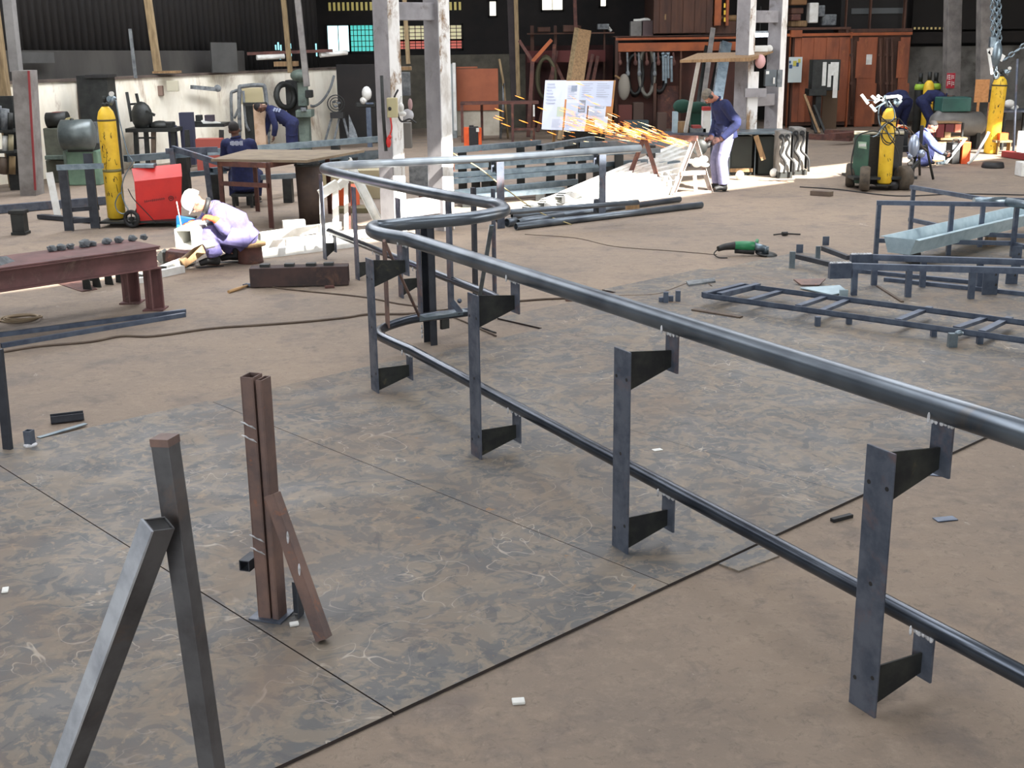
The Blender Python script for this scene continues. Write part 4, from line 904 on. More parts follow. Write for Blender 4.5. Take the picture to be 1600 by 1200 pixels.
part(sg,'lettering',m_white,lambda m:[m.px(1480+x,117+y,1480+x+w,117+y+h,30.76,.01) for x,y,w,h in ((0,0,1.2,7),(2,0,3,1.5),(2,3,3,1.5),(2,6,3,1.3),(6.5,0,1.2,7),(8.5,1,2.5,1.4),(8.5,4,2.5,1.4),(0,10,1.2,7),(2,10,3,1.5),(2,13,3,1.5),(6.5,9.5,1.2,8),(8.5,11,2.5,1.4),(8.5,14,2.5,1.4))])
BN=thing('side_bench','cluttered steel bench at the right edge behind the thin pole','bench',flat(D(1590,240,27)))
part(BN,'top',m_mill,lambda m:m.px(1566,172,1660,176,27,.8)); 
for x in (1568,1598,1650): part(BN,'leg',m_dkmach,lambda m:m.px(x-2,176,x+2,246,27.1,.08,0))
solo('white_cloth_bundle',m_white,'white bundle on the side bench by the right edge','bundle',D(1578,165,27.2),lambda m:(m.ball(D(1577,162,27.3),(.12,.1,.09),10),m.ball(D(1585,168,27.3),(.1,.08,.06),8)))
po=flat(G(1583,244)); solo('thin_pole',m_mill,'thin dark pole standing near the right edge','pole',po,lambda m:(m.cyl(po,D(1590,92,po.y),.026,n=8),m.lathe([(.16,0),(.16,.02),(.03,.03)],po,n=12)))
solo('white_sheet',m_white,'white sheet standing in the sun at the right edge','panel',flat(D(1610,236,26.4)),lambda m:m.px(1588,204,1660,240,26.4,.03,0))
solo('orange_carton',m_orange,'small orange carton on the plank shelf right of the tall cylinder','box',D(1568,220,26),lambda m:m.px(1562,208,1576,219,26.05,.2))
solo('plank_shelf',m_wood,'plank on dark feet right of the tall yellow cylinder','shelf',flat(D(1570,240,26)),lambda m:(m.px(1556,219.5,1582,223,26,.4),m.px(1558,223,1561,244,26.1,.2,0),m.px(1577,223,1580,244,26.1,.2,0)))
# --- hanging chain hoist
ch=flat(G(1556,268)); Yh=ch.y+.3
def chainlink(m,p,q,rr=.05,w=.014):
    p,q=V(p),V(q); n=max(2,int((q-p).length/(rr*1.55))); d=(q-p).normalized(); x,y,_=frame(d,V((0,1,0)))
    for i in range(n):
        c=p.lerp(q,(i+.5)/n); u=x if i%2 else y
        m.tube([c+d*(rr*math.cos(a))+u*(rr*.6*math.sin(a)) for a in [2*PI*j/8 for j in range(8)]],w,5,close=True)
HO=thing('chain_hoist','chain hoist hanging from the roof above the tall right cylinder','hoist',D(1553,60,Yh))
for x0,x1,yb in ((1550,1551,66),(1557,1556,120),(1561,1562,72)):
    t0=D(x0,0,Yh); bt_=D(x1,yb,Yh); t0=t0+(t0-bt_)*((6.98-t0.z)/(t0.z-bt_.z)); part(HO,'chain',m_galv,lambda m:chainlink(m,t0,bt_,.06,.016))
part(HO,'block',m_galv,lambda m:(m.ball(D(1556,84,Yh),(.12,.1,.24),12),m.box(D(1551,66,Yh),(.12,.1,.2))),bevel=.02)
part(HO,'hook',m_dkmach,lambda m:m.torus(D(1556,118,Yh),.06,.018,V((0,1,0)),14,6,R(-60),R(210)))
part(HO,'slack_chain',m_galv,lambda m:[chainlink(m,D(a_[0],a_[1],Yh),D(b_[0],b_[1],Yh),.06,.016) for a_,b_ in (((1566,96),(1585,82)),((1585,82),(1612,62)))])
part(HO,'white_sling',m_white,lambda m:(m.pl((1544,76),(1550,116),Yh-.05,Yh-.05,.05,.02,up=V((0,1,0))),m.pl((1546,78),(1568,92),Yh-.05,Yh-.05,.12,.02,up=V((0,1,0)))))
# ------------------------------------------------------------------ frames on the right
def fr_beam(th,nm,a,b,za,zb,w,h,mat=m_blue): return part(th,nm,mat,lambda m:m.beam(G(*a,za),G(*b,zb),w,h))
f0=flat(G(1368,398)); hA=Hz(f0,310)
for nm_l,pts in (('blue grey guard rail frame standing in front of the galvanised trough',[(1368,398),(1481,401),(1581,403)]),('blue grey guard rail frame standing behind the galvanised trough',[(1422,363),(1530,388)])):
    GF=thing('guard_rail_frame',nm_l,'frame',flat(G(*pts[0])))
    bs=[flat(G(*p)) for p in pts]
    if len(pts)==2: tops=[(1423,296),(1530,307),(1640,314)]
    else: tops=[(1369,309),(1481,318),(1581,328),(1650,333)]
    zz=[Hz(b,t[1]) for b,t in zip(bs,tops)]; zA=sum(zz)/len(zz)
    for b in bs: part(GF,'post',m_blue,lambda m:m.beam(b,b+V((0,0,zA)),.047,.047,up=V((0,1,0))))
    e=G(tops[-1][0],tops[-1][1],zA); part(GF,'top_rail',m_blue,lambda m:(m.beam(bs[0]+V((-.03,0,zA)),bs[-1]+V((0,0,zA)),.05,.05),m.beam(bs[-1]+V((0,0,zA)),e,.05,.05)))
    part(GF,'foot_rail',m_blue,lambda m:(m.beam(bs[0]+V((0,.06,.16)),bs[-1]+V((0,.06,.16)),.045,.05),m.beam(bs[-1]+V((0,.06,.16)),flat(e)+V((0,.06,.16)),.045,.05)))
    if len(pts)==3:
        pp_=bs[2]+V((-.5,0,zA+.02)); part(GF,'splice_pipe',m_galv,lambda m:m.cyl(bs[1]+V((.25,.02,zA+.02)),bs[1]+V((.62,.02,zA+.02)),.05)); part(GF,'splice_pipe',m_galv,lambda m:m.cyl(bs[2]+V((-.1,.02,zA+.03)),e+V((0,.02,.03)),.05))
# galvanised trough
zt_=.3; T0=G(1404,396,zt_-.14); T1=G(1660,333,zt_-.14); dT=(T1-T0).normalized(); xT=V((dT.y,-dT.x,0))
TG=thing('galvanised_trough','long pale galvanised gutter trough lying between the two guard rail frames','trough',flat(T0))
m_tr=M('pale_galvanised',(176,196,204),(156,178,188),scale=9,rough=.4,metal=.45)
def tr(u,v,z): return T0+dT*u+xT*v+V((0,0,z))
L0=(T1-T0).length
def trough(m):
    for s_ in (-1,1):
        m.prism([tr(0,s_*.13,0),tr(L0,s_*.13,0),tr(L0,s_*.19,.17),tr(0,s_*.19,.17)],xT*.006); m.prism([tr(0,s_*.19,.17),tr(L0,s_*.19,.17),tr(L0,s_*.235,.165),tr(0,s_*.235,.165)],V((0,0,.006)))
    m.prism([tr(0,-.13,0),tr(L0,-.13,0),tr(L0,.13,0),tr(0,.13,0)],V((0,0,.006)))
part(TG,'channel',m_tr,trough); part(TG,'end_plate',m_tr,lambda m:m.prism([tr(.002,-.13,0),tr(.002,.13,0),tr(.002,.19,.17),tr(.002,-.19,.17)],dT*.006))
part(TG,'bracket',m_wood,lambda m:m.box(tr(2.0,.1,-.11),(.1,.1,.2))); part(TG,'bracket',m_dkmach,lambda m:m.box(tr(.3,.0,-.083),(.1,.3,.15)))
# stacked low frames
for lab,a1,b1,a2,b2,zz in (('low blue grey frame lying nearer, below the guard rails',(1330,416),(1640,424),(1382,437),(1640,464),.3),('low blue grey frame lying behind, under the galvanised trough',(1362,402),(1640,411),(1340,424),(1545,444),.3)):
    LF=thing('steel_skid',lab,'frame',flat(G(*a2)))
    p,q=G(*a1,zz),G(*b1,zz); p2,q2=G(*a2,.03),G(*b2,.03)
    part(LF,'upper_rail',m_blue,lambda m:m.beam(p,q,.055,.06)); part(LF,'lower_rail',m_blue,lambda m:m.beam(p2,q2,.05,.05))
    for t in (.02,.3,.62):
        u=p.lerp(q,t); w_=flat(u)+V((0,-.02,.0)); part(LF,'short_post',m_blue,lambda m:m.beam(w_+V((0,0,0)),u,.055,.045,up=V((0,1,0))))
    ends=part(LF,'end_plate',m_blue,lambda m:m.beam(p+V((-.22,-.02,-.04)),p+V((.0,0,-.04)),.06,.15)); part(ends,'weld_bead',m_weld,lambda m:[m.ball(p+V((-.2+.03*k,-.01,.035)),(.02,.02,.014),6) for k in range(7)])
for (x0,y0,x1,y1,l) in ((1534,417,1562,463,'tall blue grey steel plate standing before the low frames'),(1571,418,1592,446,'second blue grey steel plate standing further right among the low frames'),(1580,385,1598,419,'pale blue plate clipped to the guard rail frame')):
    b=flat(G((x0+x1)/2,y1)); sp=solo('cleat_plate',m_blue,l,'plate',b,lambda m:m.px(x0,y0,x1,y1,b.y,.015,0)); part(sp,'bolt_hole',m_black,lambda m:[m.cyl(D(x1-6,y,b.y-.003),D(x1-6,y,b.y+.02),.014,n=8) for y in (y0+12,y0+28)])
def stickp(th,nm,a,b,za,zb,w,mat): return part(th,nm,mat,lambda m:m.beam(G(*a,za),G(*b,zb),w,w))
OA=thing('bar_outrigger','short dark bars with white ends reaching left from the low frames','frame',flat(G(1237,422)))
stickp(OA,'bar',(1243,400),(1302,414),.12,.12,.05,m_mill2); stickp(OA,'bar',(1286,388),(1326,403),.16,.16,.05,m_mill2)
q=flat(G(1237,421)); part(OA,'white_foot',m_galv,lambda m:m.beam(q,q+V((0,0,.2)),.06,.03,up=V((0,1,0)))); q2=flat(G(1277,412)); part(OA,'white_foot',m_galv,lambda m:m.beam(q2,q2+V((0,0,.2)),.05,.03,up=V((0,1,0))))
for px,py in ((1249,397),(1290,384)): 
    c=flat(G(px,py)); part(OA,'flag_plate',m_blue,lambda m:m.box(c+V((0,0,.06)),(.08,.01,.11)))
# ladder frame
LD=thing('ladder_frame','long flat ladder frame of blue grey angle lying on the plates','frame',flat(G(1100,462))); zl=.12
R0,R1=G(1100,461,zl),G(1640,537,zl); Q0,Q1=G(1162,446,zl),G(1640,509,zl)
part(LD,'side_rail',m_blue,lambda m:m.angle(R0,R1,.05,.05,.01)); part(LD,'side_rail',m_blue,lambda m:m.angle(Q0,Q1,.05,.05,.01)); part(LD,'end_rail',m_blue,lambda m:(m.beam(R0,Q0,.06,.05),m.beam(R0+V((.14,-.02,0)),Q0+V((.14,-.02,0)),.06,.05)))
for (a,b) in (((1170,470),(1225,454)),((1247,479),(1294,463)),((1284,486),(1325,469)),((1403,501),(1453,481)),((1494,513),(1547,495)),((1534,519),(1578,497))): part(LD,'rung',m_blue,lambda m:m.beam(G(*a,zl-.01),G(*b,zl-.01),.06,.03))
for px,py in ((1277,512),(1326,509),(1458,528),(1530,540)):
    b=flat(G(px,py)); b.z=.012; part(LD,'leg',m_blue,lambda m:m.beam(b,V((b.x,b.y,zl-.02)),.045,.045,up=V((0,1,0))))
q=flat(G(1487,545)); q.z=.012; solo('pale_post_stub',m_galv,'pale stub post standing beside the ladder frame','stub',q,lambda m:(m.beam(q,q+V((0,0,.12)),.07,.05,up=V((0,1,0))),m.ball(q+V((.05,0,.12)),(.04,.03,.025),8)))
for i,(px,py,h) in enumerate(((1033,474,.06),(1040,475,.12),(1048,473,.07),(1059,473,.12))):
    b=flat(G(px,py)); solo('small_block',m_blue,('shorter' if h<.1 else 'taller')+(' left' if i<2 else ' right')+' steel block in the little row left of the ladder frame','block',b,lambda m:m.box(b+V((0,0,h/2)),(.045,.045,h)),group='row of small steel blocks')
c=flat(G(1095,443)); solo('flat_plate',m_slag,'pale narrow plate at the head of the ladder frame','plate',c,lambda m:m.prism([G(1072,441,.02),G(1116,436,.02),G(1118,441,.02),G(1076,447,.02)],V((0,0,.03))))
solo('flat_bar',m_cable,'brown flat bar lying between rail and ladder frame','bar',flat(G(1120,490)),lambda m:m.beam(G(1083,484,.02),G(1158,496,.02),.06,.02))
solo('rusty_tray',m_rustbar,'small rust orange tray on the plates beyond the ladder frame','tray',flat(G(1265,445)),lambda m:m.prism([G(1240,437,.06),G(1290,436,.06),G(1280,446,.02),G(1252,446,.02)],V((0,-.01,.015))))
solo('grey_plate',m_tr,'pale grey plate lying inside the ladder frame beyond the rungs','plate',flat(G(1290,455)),lambda m:(m.prism([G(1250,450,.03),G(1312,446,.03),G(1325,456,.03),G(1300,461,.03)],V((0,0,.01))),m.box(G(1318,460,.06),(.08,.03,.09))))
solo('thin_stick',m_cable,'thin brown stick lying beyond the ladder frame','stick',flat(G(1388,460)),lambda m:m.beam(G(1371,447,.02),G(1410,472,.02),.03,.02))
db=flat(G(1283,303)); solo('dark_bar',m_cable,'short dark bar on the floor left of the welding cart','bar',db,lambda m:m.beam(G(1268,301,.04),G(1300,303,.04),.12,.07))
# angle grinder on the floor
gb=flat(G(1160,396)); AG=thing('angle_grinder','green and black angle grinder lying on the floor beyond the near rail','angle grinder',gb)
g0,g1,g2,g3=G(1122,389,.1),G(1148,384,.12),G(1178,385,.11),G(1196,389,.08)
part(AG,'handle',m_black,lambda m:m.tube(smoothpath([g0,g0.lerp(g1,.4)+V((0,0,.01)),g1],4),[.032,.034,.036,.038,.04,.042,.044,.046,.05],12)); part(AG,'motor_housing',M('tool_green',(36,120,76),rough=.45),lambda m:m.tube([g1,g1.lerp(g2,.5),g2],[.052,.06,.058],14)); part(AG,'lower_shell',m_black,lambda m:m.tube([g1+V((.0,-.02,-.055)),g2+V((0,-.02,-.06))],[.03,.035],10))
part(AG,'gear_head',m_galv,lambda m:(m.tube([g2,g3],[.05,.04],12),m.cyl(g3+V((0,0,-.05)),g3+V((0,0,.03)),.04))); part(AG,'disc',m_dkmach,lambda m:m.lathe([(.12,0),(.12,.008),(.02,.012)],g3+V((0.02,0,-.065)),V((.1,-.15,1)),24)); part(AG,'guard',m_black,lambda m:m.torus(g3+V((0.0,0,-.05)),.11,.012,V((.1,-.15,1)),16,6,R(90),R(270)))
part(AG,'side_grip',M('tool_green2',(40,112,74),rough=.5),lambda m:m.cyl(g2+V((.03,.03,.02)),g2+V((.06,.12,.05)),.022)); part(AG,'cord',m_black,lambda m:m.tube(smoothpath([g0,g0+V((-.05,-.03,-.05)),g0+V((0,-.06,-.09)),g0+V((.1,-.08,-.092))],5),.007,6))
w1=flat(G(1222,369)); solo('cord_plug',m_black,'black plug with a short curl of cord beyond the grinder','plug',w1,lambda m:(m.cyl(w1+V((0,0,.03)),w1+V((.07,.02,.03)),.026,n=10),m.tube(smoothpath([w1+V((-.1,.05,.012)),w1+V((0,0,.03)),w1+V((.1,.12,.012)),w1+V((.25,.06,.012))],5),.01,6)))
# ================================================================== MIDDLE: SAWHORSE, BENCH, BACK OF THE HALL
sb=flat(G(1084,302)); SW=thing('sawhorse','white lit steel sawhorse in front of the man with the grinder','sawhorse',sb)
zs=Hz(flat(G(1083,303)),216); a1,a2=flat(G(1051,305)),flat(G(1111,301)); apex=V(((a1.x+a2.x)/2+.02,(a1.y+a2.y)/2,zs)); bk=V((-.85,.55,0))*.9
m_saw=M('sunlit_angle_iron',(190,180,172),(150,130,122),scale=6,rough=.7)  # pale tone paints sunlight on the front frame
for q in (a1,a2): part(SW,'leg',m_saw,lambda m:m.angle(q,apex,.07,.07,.008,up=V((0,-1,0))))
for q in (a1,a2): part(SW,'leg',m_rust,lambda m:m.angle(q+bk,apex+bk,.07,.07,.008,up=V((0,-1,0))))
part(SW,'ridge_bar',m_rust,lambda m:m.beam(apex+bk*-.05,apex+bk*1.05,.07,.08))
for t,nm in ((.38,'cross_bar'),(.02,'foot_bar')): part(SW,nm,m_saw,lambda m:m.beam(a1.lerp(apex,t),a2.lerp(apex,t),.05,.07 if t>.1 else .04))
part(SW,'strut',m_saw,lambda m:m.beam(a1.lerp(a2,.6)+V((0,0,.03)),a1.lerp(a2,.55)+V((0,0,zs*.38)),.06,.03,up=V((0,-1,0))))
solo('rag_bundle',m_white,'white rags hung on the sawhorse cross bar','rags',apex,lambda m:(m.ball(D(1089,254,sb.y-.1),(.09,.07,.08),10),m.ball(D(1099,249,sb.y-.08),(.08,.06,.06),10),m.ball(D(1102,258,sb.y-.08),(.07,.05,.04),8),m.ball(D(1080,252,sb.y-.05),(.06,.05,.04),8)))
# sparks: glowing grains thrown from the disc
m_spark=ME('glowing_spark',(255,150,62),2.6); m_sparkw=ME('white_hot_spark',(255,220,165),5)
random.seed(21); sp0=D(1074,224,sb.y+.1)
mbs=MB(); mbw=MB()
for i in range(420):
    f=random.random()**1.15; px=1068-f*190
    py=222-f*34+random.gauss(0,2.2+9.5*f)*(1 if random.random()<.85 else 1.8)-3*f
    c=D(px,py,sb.y+random.uniform(-.3,.5)+f*1.5); sl=.30+(222-f*34-py)*.006
    d=V((-1,.35,sl+random.gauss(0,.05))).normalized(); l=random.uniform(.05,.26)*(1.3 if f<.45 else .8); w=random.uniform(.0018,.0042)
    (mbw if random.random()<.2 else mbs).tube([c-d*l/2,c,c+d*l/2],[w*.4,w,w*.3],4)
for px,py in ((812,152),(847,170),(818,190),(780,172),(778,186),(781,183),(840,191),(836,221),(862,208),(905,131),(920,150),(930,162),(790,195)):
    c=D(px,py,sb.y+2); d=V((-1,.3,.35)).normalized(); mbs.tube([c-d*.09,c,c+d*.09],[.003,.008,.002],4)
so_=mbs.build('grinding_sparks',m_spark,at=sp0); so_['kind']='stuff'; tag(so_,'orange sparks spraying left from the grinder over the sawhorse','sparks')
mbw.build('white_hot_grains',m_sparkw,so_)['kind']='stuff'
# --- bench behind the man, welding sets
Yb=22.7
BW=thing('work_bench','steel work bench with a dark green cupboard, between the man and the white column','bench',flat(D(1180,275,Yb)))
part(BW,'top',m_galv,lambda m:m.px(1138,206,1238,211,Yb-.05,.9),bevel=.005); part(BW,'cupboard',M('bottle_green_cupboard',(40,46,42),(34,38,36),scale=3,rough=.6),lambda m:(m.px(1142,213,1176,277,Yb+.05,.7,.02),m.px(1184,213,1214,277,Yb+.05,.7,.02)))
for x in (1140,1180,1213): part(BW,'leg',m_galv,lambda m:m.px(x-2,211,x+2,280,Yb,.06,0))
part(BW,'lower_bar',m_wood,lambda m:m.px(1140,263,1176,269,Yb+.0,.05))
st=flat(G(1190,281)); solo('wooden_stick',m_wood,'wooden stick hanging from the edge of the bench top','stick',D(1185,215,Yb-.1),lambda m:m.pl((1181,212),(1193,250),Yb-.12,Yb-.16,.09,.04,up=V((0,-1,0))))
def wset(x0,y0,x1,y1,Y,l):
    t=thing('welding_set',l,'welding set',flat(D((x0+x1)/2,y1,Y)))
    part(t,'case',M('grey_set',(150,146,140),(110,106,100),scale=4,rough=.6),lambda m:m.px(x0,y0,x1,y1,Y,.5,.08),bevel=.02)
    part(t,'base',m_dkmach,lambda m:m.px(x0-1,y1-6,x1+1,y1,Y-.02,.54,0)); part(t,'side_cover',m_black,lambda m:m.px(x1,y0+6,x1+4,y1-4,Y+.02,.45,.1))
    for k in (.25,.7):
        x=x0+(x1-x0)*k; part(t,'terminal',m_black,lambda m:m.cyl(D(x,y0+8,Y-.06),D(x,y0+8,Y+.01),.05,n=12)); part(t,'lead',m_black,lambda m:m.pt([(x,y0+8),(x+3,y0+18),(x-2,y0+34),(x+8*k+4,y0+48),(x+14*k,y1-4)],Y-.12,.022))
    return t
wset(1216,206,1237,275,22.2,'grey welding set with leads standing at the right end of the bench'); wset(1238,200,1260,272,22.7,'second grey welding set with leads, right of the first')
for (x0,y0,x1,y1,l) in ((1206,272,1212,277,'white round pot on the floor at the bench foot'),(1152,273,1159,281,'crumpled white scrap on the sunlit floor behind the man')):
    q=flat(G((x0+x1)/2,y1)); solo('pot' if x0>1200 else 'scrap',m_white,l,'pot' if x0>1200 else 'scrap',q,lambda m:m.ball(q+V((0,0,.08)),(.08,.08,.085),10))
for (x0,y0,x1,y1,mm,l) in ((1098,172,1111,208,m_white,'white carton with red top behind the man'),(1099,167,1111,174,M('red_lid',(170,50,48),rough=.6),'red lid on the white carton behind the man'),(1058,190,1076,208,m_wood,'brown carton on the back bench left of the man'),(1052,175,1060,208,m_tr,'shiny pale tube end on the back bench'),(1078,200,1104,208,m_slag,'grey tray on the back bench beside the man'),(1144,186,1155,206,M('pink_can',(176,120,116),rough=.6),'pinkish can on the bench right of the man'),(1082,196,1096,201,M('red_tin',(150,60,56),rough=.6),'flat red tin on the grey tray')):
    Yq=24.6 if x0<1140 else 23.2
    solo('bench_item',mm,l,'box' if 'carton' in l else 'item',D((x0+x1)/2,y1,Yq),lambda m:m.px(x0,y0,x1,y1,Yq,.25),bevel=.01)
B2=thing('back_bench','narrow grey bench behind the sawhorse with cartons on it','bench',flat(D(1080,250,24.5)))
part(B2,'top',m_mill,lambda m:m.px(1044,208,1114,212,24.4,.7)); 
for x in (1046,1078,1112): part(B2,'leg',m_mill,lambda m:m.px(x-2,212,x+2,252,24.5,.06,0))
solo('green_cloth',M('green_cloth',(30,66,54),rough=.9),'dark green cloth and vice heaped behind the man','cloth',D(1085,200,25),lambda m:(m.px(1080,172,1100,200,25.2,.3),m.ball(D(1090,168,25.2),(.24,.15,.12),10),m.ball(D(1066,166,25.2),(.2,.15,.14),10)),bevel=.03)
# --- on the second pillar: shelf board, switch box, lamps, notices
Yp=PC2.y
solo('shelf_board',m_wood,'wide wooden board fixed across the second pillar','board',D(1130,90,Yp-.3),lambda m:(m.hexa([D(1062,98,Yp-.5),D(1172,96,Yp-.7),D(1208,82,Yp+.5),D(1090,86,Yp+.6),D(1062,94,Yp-.5),D(1172,90,Yp-.7),D(1208,80,Yp+.5),D(1090,83,Yp+.6)])))
solo('support_strut',m_white,'white strut slanting down from the shelf board','strut',D(1084,95,Yp),lambda m:m.pl((1092,94),(1071,206),Yp-.1,Yp+.9,.07,.05,up=V((0,-1,0))))
SBX=thing('switch_box','grey electrical switch box between the legs of the second pillar','switch box',D(1208,122,Yp-.2))
part(SBX,'case',M('grey_box',(92,98,102),rough=.5),lambda m:m.px(1195,109,1214,135,Yp-.15,.15),bevel=.01); part(SBX,'side_panel',m_slag,lambda m:m.px(1214,109,1223,136,Yp-.1,.12)); part(SBX,'lever',m_white,lambda m:m.px(1208,121,1211,131,Yp-.19,.03)); part(SBX,'label_plate',m_white,lambda m:m.px(1197,111,1202,116,Yp-.16,.01))
FL=thing('strip_lamp','lit white strip lamp seen between the legs of the second pillar','lamp',D(1188,55,32)); part(FL,'tube',ME('lit_tube',(235,245,255),9),lambda m:m.cyl(D(1176,55,32),D(1201,54.5,32),.05,n=10)); part(FL,'housing',m_slag,lambda m:m.px(1174,48,1203,51,32,.12)); part(FL,'hanger',m_dkmach,lambda m:m.px(1188,10,1188.8,49,32.02,.02))
solo('pale_lamp_hood',m_white,'pale pink and white lamp hood above the shelf board','lamp hood',D(1188,76,Yp+.4),lambda m:(m.px(1168,71,1200,81,Yp+.4,.2),m.ball(D(1202,76,Yp+.45),(.07,.06,.07),10)))
solo('pink_lamp_bowl',M('pink_bowl',(206,160,158),rough=.5),'pinkish bowl hanging under the shelf board','bowl',D(1188,98,Yp),lambda m:m.ball(D(1188,96,Yp-.2),(.1,.1,.13),12))
solo('white_cabinet_panel',m_conc,'white paint streaked panel low on the second pillar','panel',D(1175,160,Yp-.25),lambda m:m.px(1166,112,1186,205,Yp-.2,.05)); solo('pillar_timber',m_concg,'grey timber bound across the low part of the second pillar','timber',D(1182,146,Yp-.3),lambda m:m.px(1164,138,1198,152,Yp-.32,.1))
# --- central pillar fittings
Y1=PC.y-.15
for nm,mm,l,rc,Yq in (('fuse_box',M('cream_box',(180,170,130),rough=.6),'cream fuse box on the left leg of the front pillar',(605,153,620,184),Y1-.3),): 
    fb2=solo(nm,mm,l,'fuse box',D(612,168,Yq),lambda m:m.px(*rc,Yq,.12),bevel=.008); part(fb2,'keyhole',m_black,lambda m:m.ball(D(609,170,Yq-.003),(.022,.01,.025),8))
solo('red_plug',m_red,'red plug hanging on the left leg of the front pillar','plug',D(607,220,Y1-.3),lambda m:(m.ball(D(607,222,Y1-.32),(.035,.03,.07),10),m.ball(D(609,214,Y1-.32),(.025,.025,.03),8),m.pt([(610,184),(612,200),(609,212)],Y1-.3,.01)))
solo('dark_lead',m_black,'black lead looping down between the pillar legs','cable',D(628,200,Y1),lambda m:m.pt([(622,140),(616,155),(622,180),(628,190),(640,186),(650,192)],Y1-.1,.012))
solo('socket_box',m_slag,'grey socket box high between the front pillar legs','socket box',D(633,130,Y1+.5),lambda m:m.px(627,113,640,150,Y1+.55,.12),bevel=.01)
solo('tool_bag',M('pale_tool_bag',(176,176,178),rough=.8),'pale bag hung between the front pillar legs','bag',D(637,178,Y1+.3),lambda m:m.ball(D(637,180,Y1+.3),(.08,.05,.08),10))
solo('white_drill',m_white,'white power tool hung beside the cream fuse box','drill',D(627,165,Y1),lambda m:(m.ball(D(627,168,Y1),(.035,.04,.06),10),m.ball(D(629,178,Y1),(.05,.04,.035),10),m.pl((627,150),(623,162),Y1,Y1,.02,.02)))
solo('starter_box',M('dull_starter_box',(112,108,102),rough=.7),'dull grey starter box low between the front pillar legs','box',D(632,225,Y1+.4),lambda m:m.px(624,192,642,232,Y1+.4,.15),bevel=.01)
solo('tape_roll',M('pinkish_roll',(164,132,130),rough=.7),'pinkish roll hung on the right leg of the front pillar','roll',D(640,166,Y1+.2),lambda m:m.ball(D(641,163,Y1+.2),(.03,.04,.075),10))
solo('dark_conduit',m_dkmach,'dark pipe running down the left leg of the front pillar','pipe',flat(D(602,300,Y1-.35)),lambda m:m.tube([D(596,118,Y1-.32),D(599,180,Y1-.32),D(603,236,Y1-.32)],.022,8))
solo('wooden_bracket',m_wood,'short timber bracket between the pillar legs','bracket',D(633,107,Y1+.3),lambda m:m.px(617,104,642,110,Y1+.25,.12))
jn=[(626,316,650,345,'dark green oily box at the foot of the front pillar',m_dkmach),(655,300,676,336,'brown scrap piled against the front pillar',m_rust),(640,258,668,300,'grey sacking at the front pillar',m_slag)]
for x0,y0,x1,y1,l,mm in jn: solo('pillar_scrap',mm,l,'scrap',flat(D((x0+x1)/2,y1,16.9)),lambda m:m.px(x0,y0,x1,y1,17.0 if x0<650 else 17.3,.25,0 if y1>310 else None),bevel=.02)
solo('square_stub',m_rust,'rusty square tube stub sticking out right of the front pillar','tube',D(690,262,17.2),lambda m:m.hollow(D(668,262,17.4),D(706,262,17.0),.1,.1,.008)); solo('rusty_prop',m_rust,'rusty prop leaning under the square tube stub','prop',D(683,285,17.2),lambda m:m.pl((690,266),(678,296),17.3,17.1,.06,.06)); 
# --- opening, cabinet, brown board and table at the back
mb=MB(); mb.px(531,100,592,222,31.2,.15,0); struct(mb.build('doorway_shade',m_dark))  # solid dark panel stands for the shade inside the doorway
mb=MB(); mb.px(620,84,840,196,36.2,.15,0); struct(mb.build('wall_back_low',M('dim_cream_wall',(96,92,80),(72,68,60),scale=2,rough=.9)))
CBN=thing('steel_cabinet','tall grey steel cabinet right of the front pillar','cabinet',flat(D(700,212,32.5)))
part(CBN,'body',M('cabinet_grey',(132,140,140),rough=.5),lambda m:m.px(684,100,711,213,32.5,.6,0)); part(CBN,'door',M('cabinet_door_grey',(142,150,150),rough=.5),lambda m:m.px(691,101,709,210,32.46,.04)); part(CBN,'edge_strip',m_white,lambda m:m.px(709.5,98,711.5,204,32.44,.06)); part(CBN,'red_tag',M('pink_tag',(196,92,100),rough=.6),lambda m:m.px(683,162,688,183,32.42,.03)); part(CBN,'top_item',m_blue,lambda m:m.px(686,95,702,100,32.6,.3))
solo('brown_board',M('brown_hardboard',(156,88,58),(140,78,52),scale=2,rough=.7),'large reddish brown board standing behind the thin table','board',D(745,172,33.2),lambda m:(m.px(713,107,778,173,33.2,.05),m.px(713,104,746,107,33.18,.08)))
solo('white_low_panel',M('dingy_white_panel',(186,180,164),(160,150,134),scale=2,rough=.8),'dingy white panel on the floor below the brown board','panel',flat(D(745,210,33.25)),lambda m:m.px(712,173,780,210,33.25,.1,0))
TT=thing('steel_table','thin rusty steel table frame in front of the brown board','table',flat(D(780,215,31)))
part(TT,'top',m_rust,lambda m:m.px(719,159,842,164,31,.7)); 
for x,y0,Y in ((722,212,31),(753,209,31.6),(801,219,31),(834,210,31.6)): part(TT,'leg',m_rust,lambda m:m.px(x-1.6,163,x+1.6,y0,Y,.05,0))
part(TT,'stretcher',m_rust,lambda m:m.px(800,200,836,204,31.1,.05)); part(TT,'white_clamp',m_white,lambda m:m.px(833,164,835.5,182,30.98,.03))
OB=thing('inverter_welder','orange and black box welder under the thin table','welder',flat(D(739,222,28.5)))
part(OB,'case',m_black,lambda m:m.px(733,199,747,222,28.5,.35,0),bevel=.01); part(OB,'side_panel',m_orange,lambda m:(m.px(725,200,733,222,28.52,.35,0),m.px(747,201,752,222,28.52,.35,0))); part(OB,'handle',m_black,lambda m:m.px(733,196,740,199,28.6,.1)); part(OB,'label_plate',m_white,lambda m:m.px(744,200,748.5,206,28.47,.02))
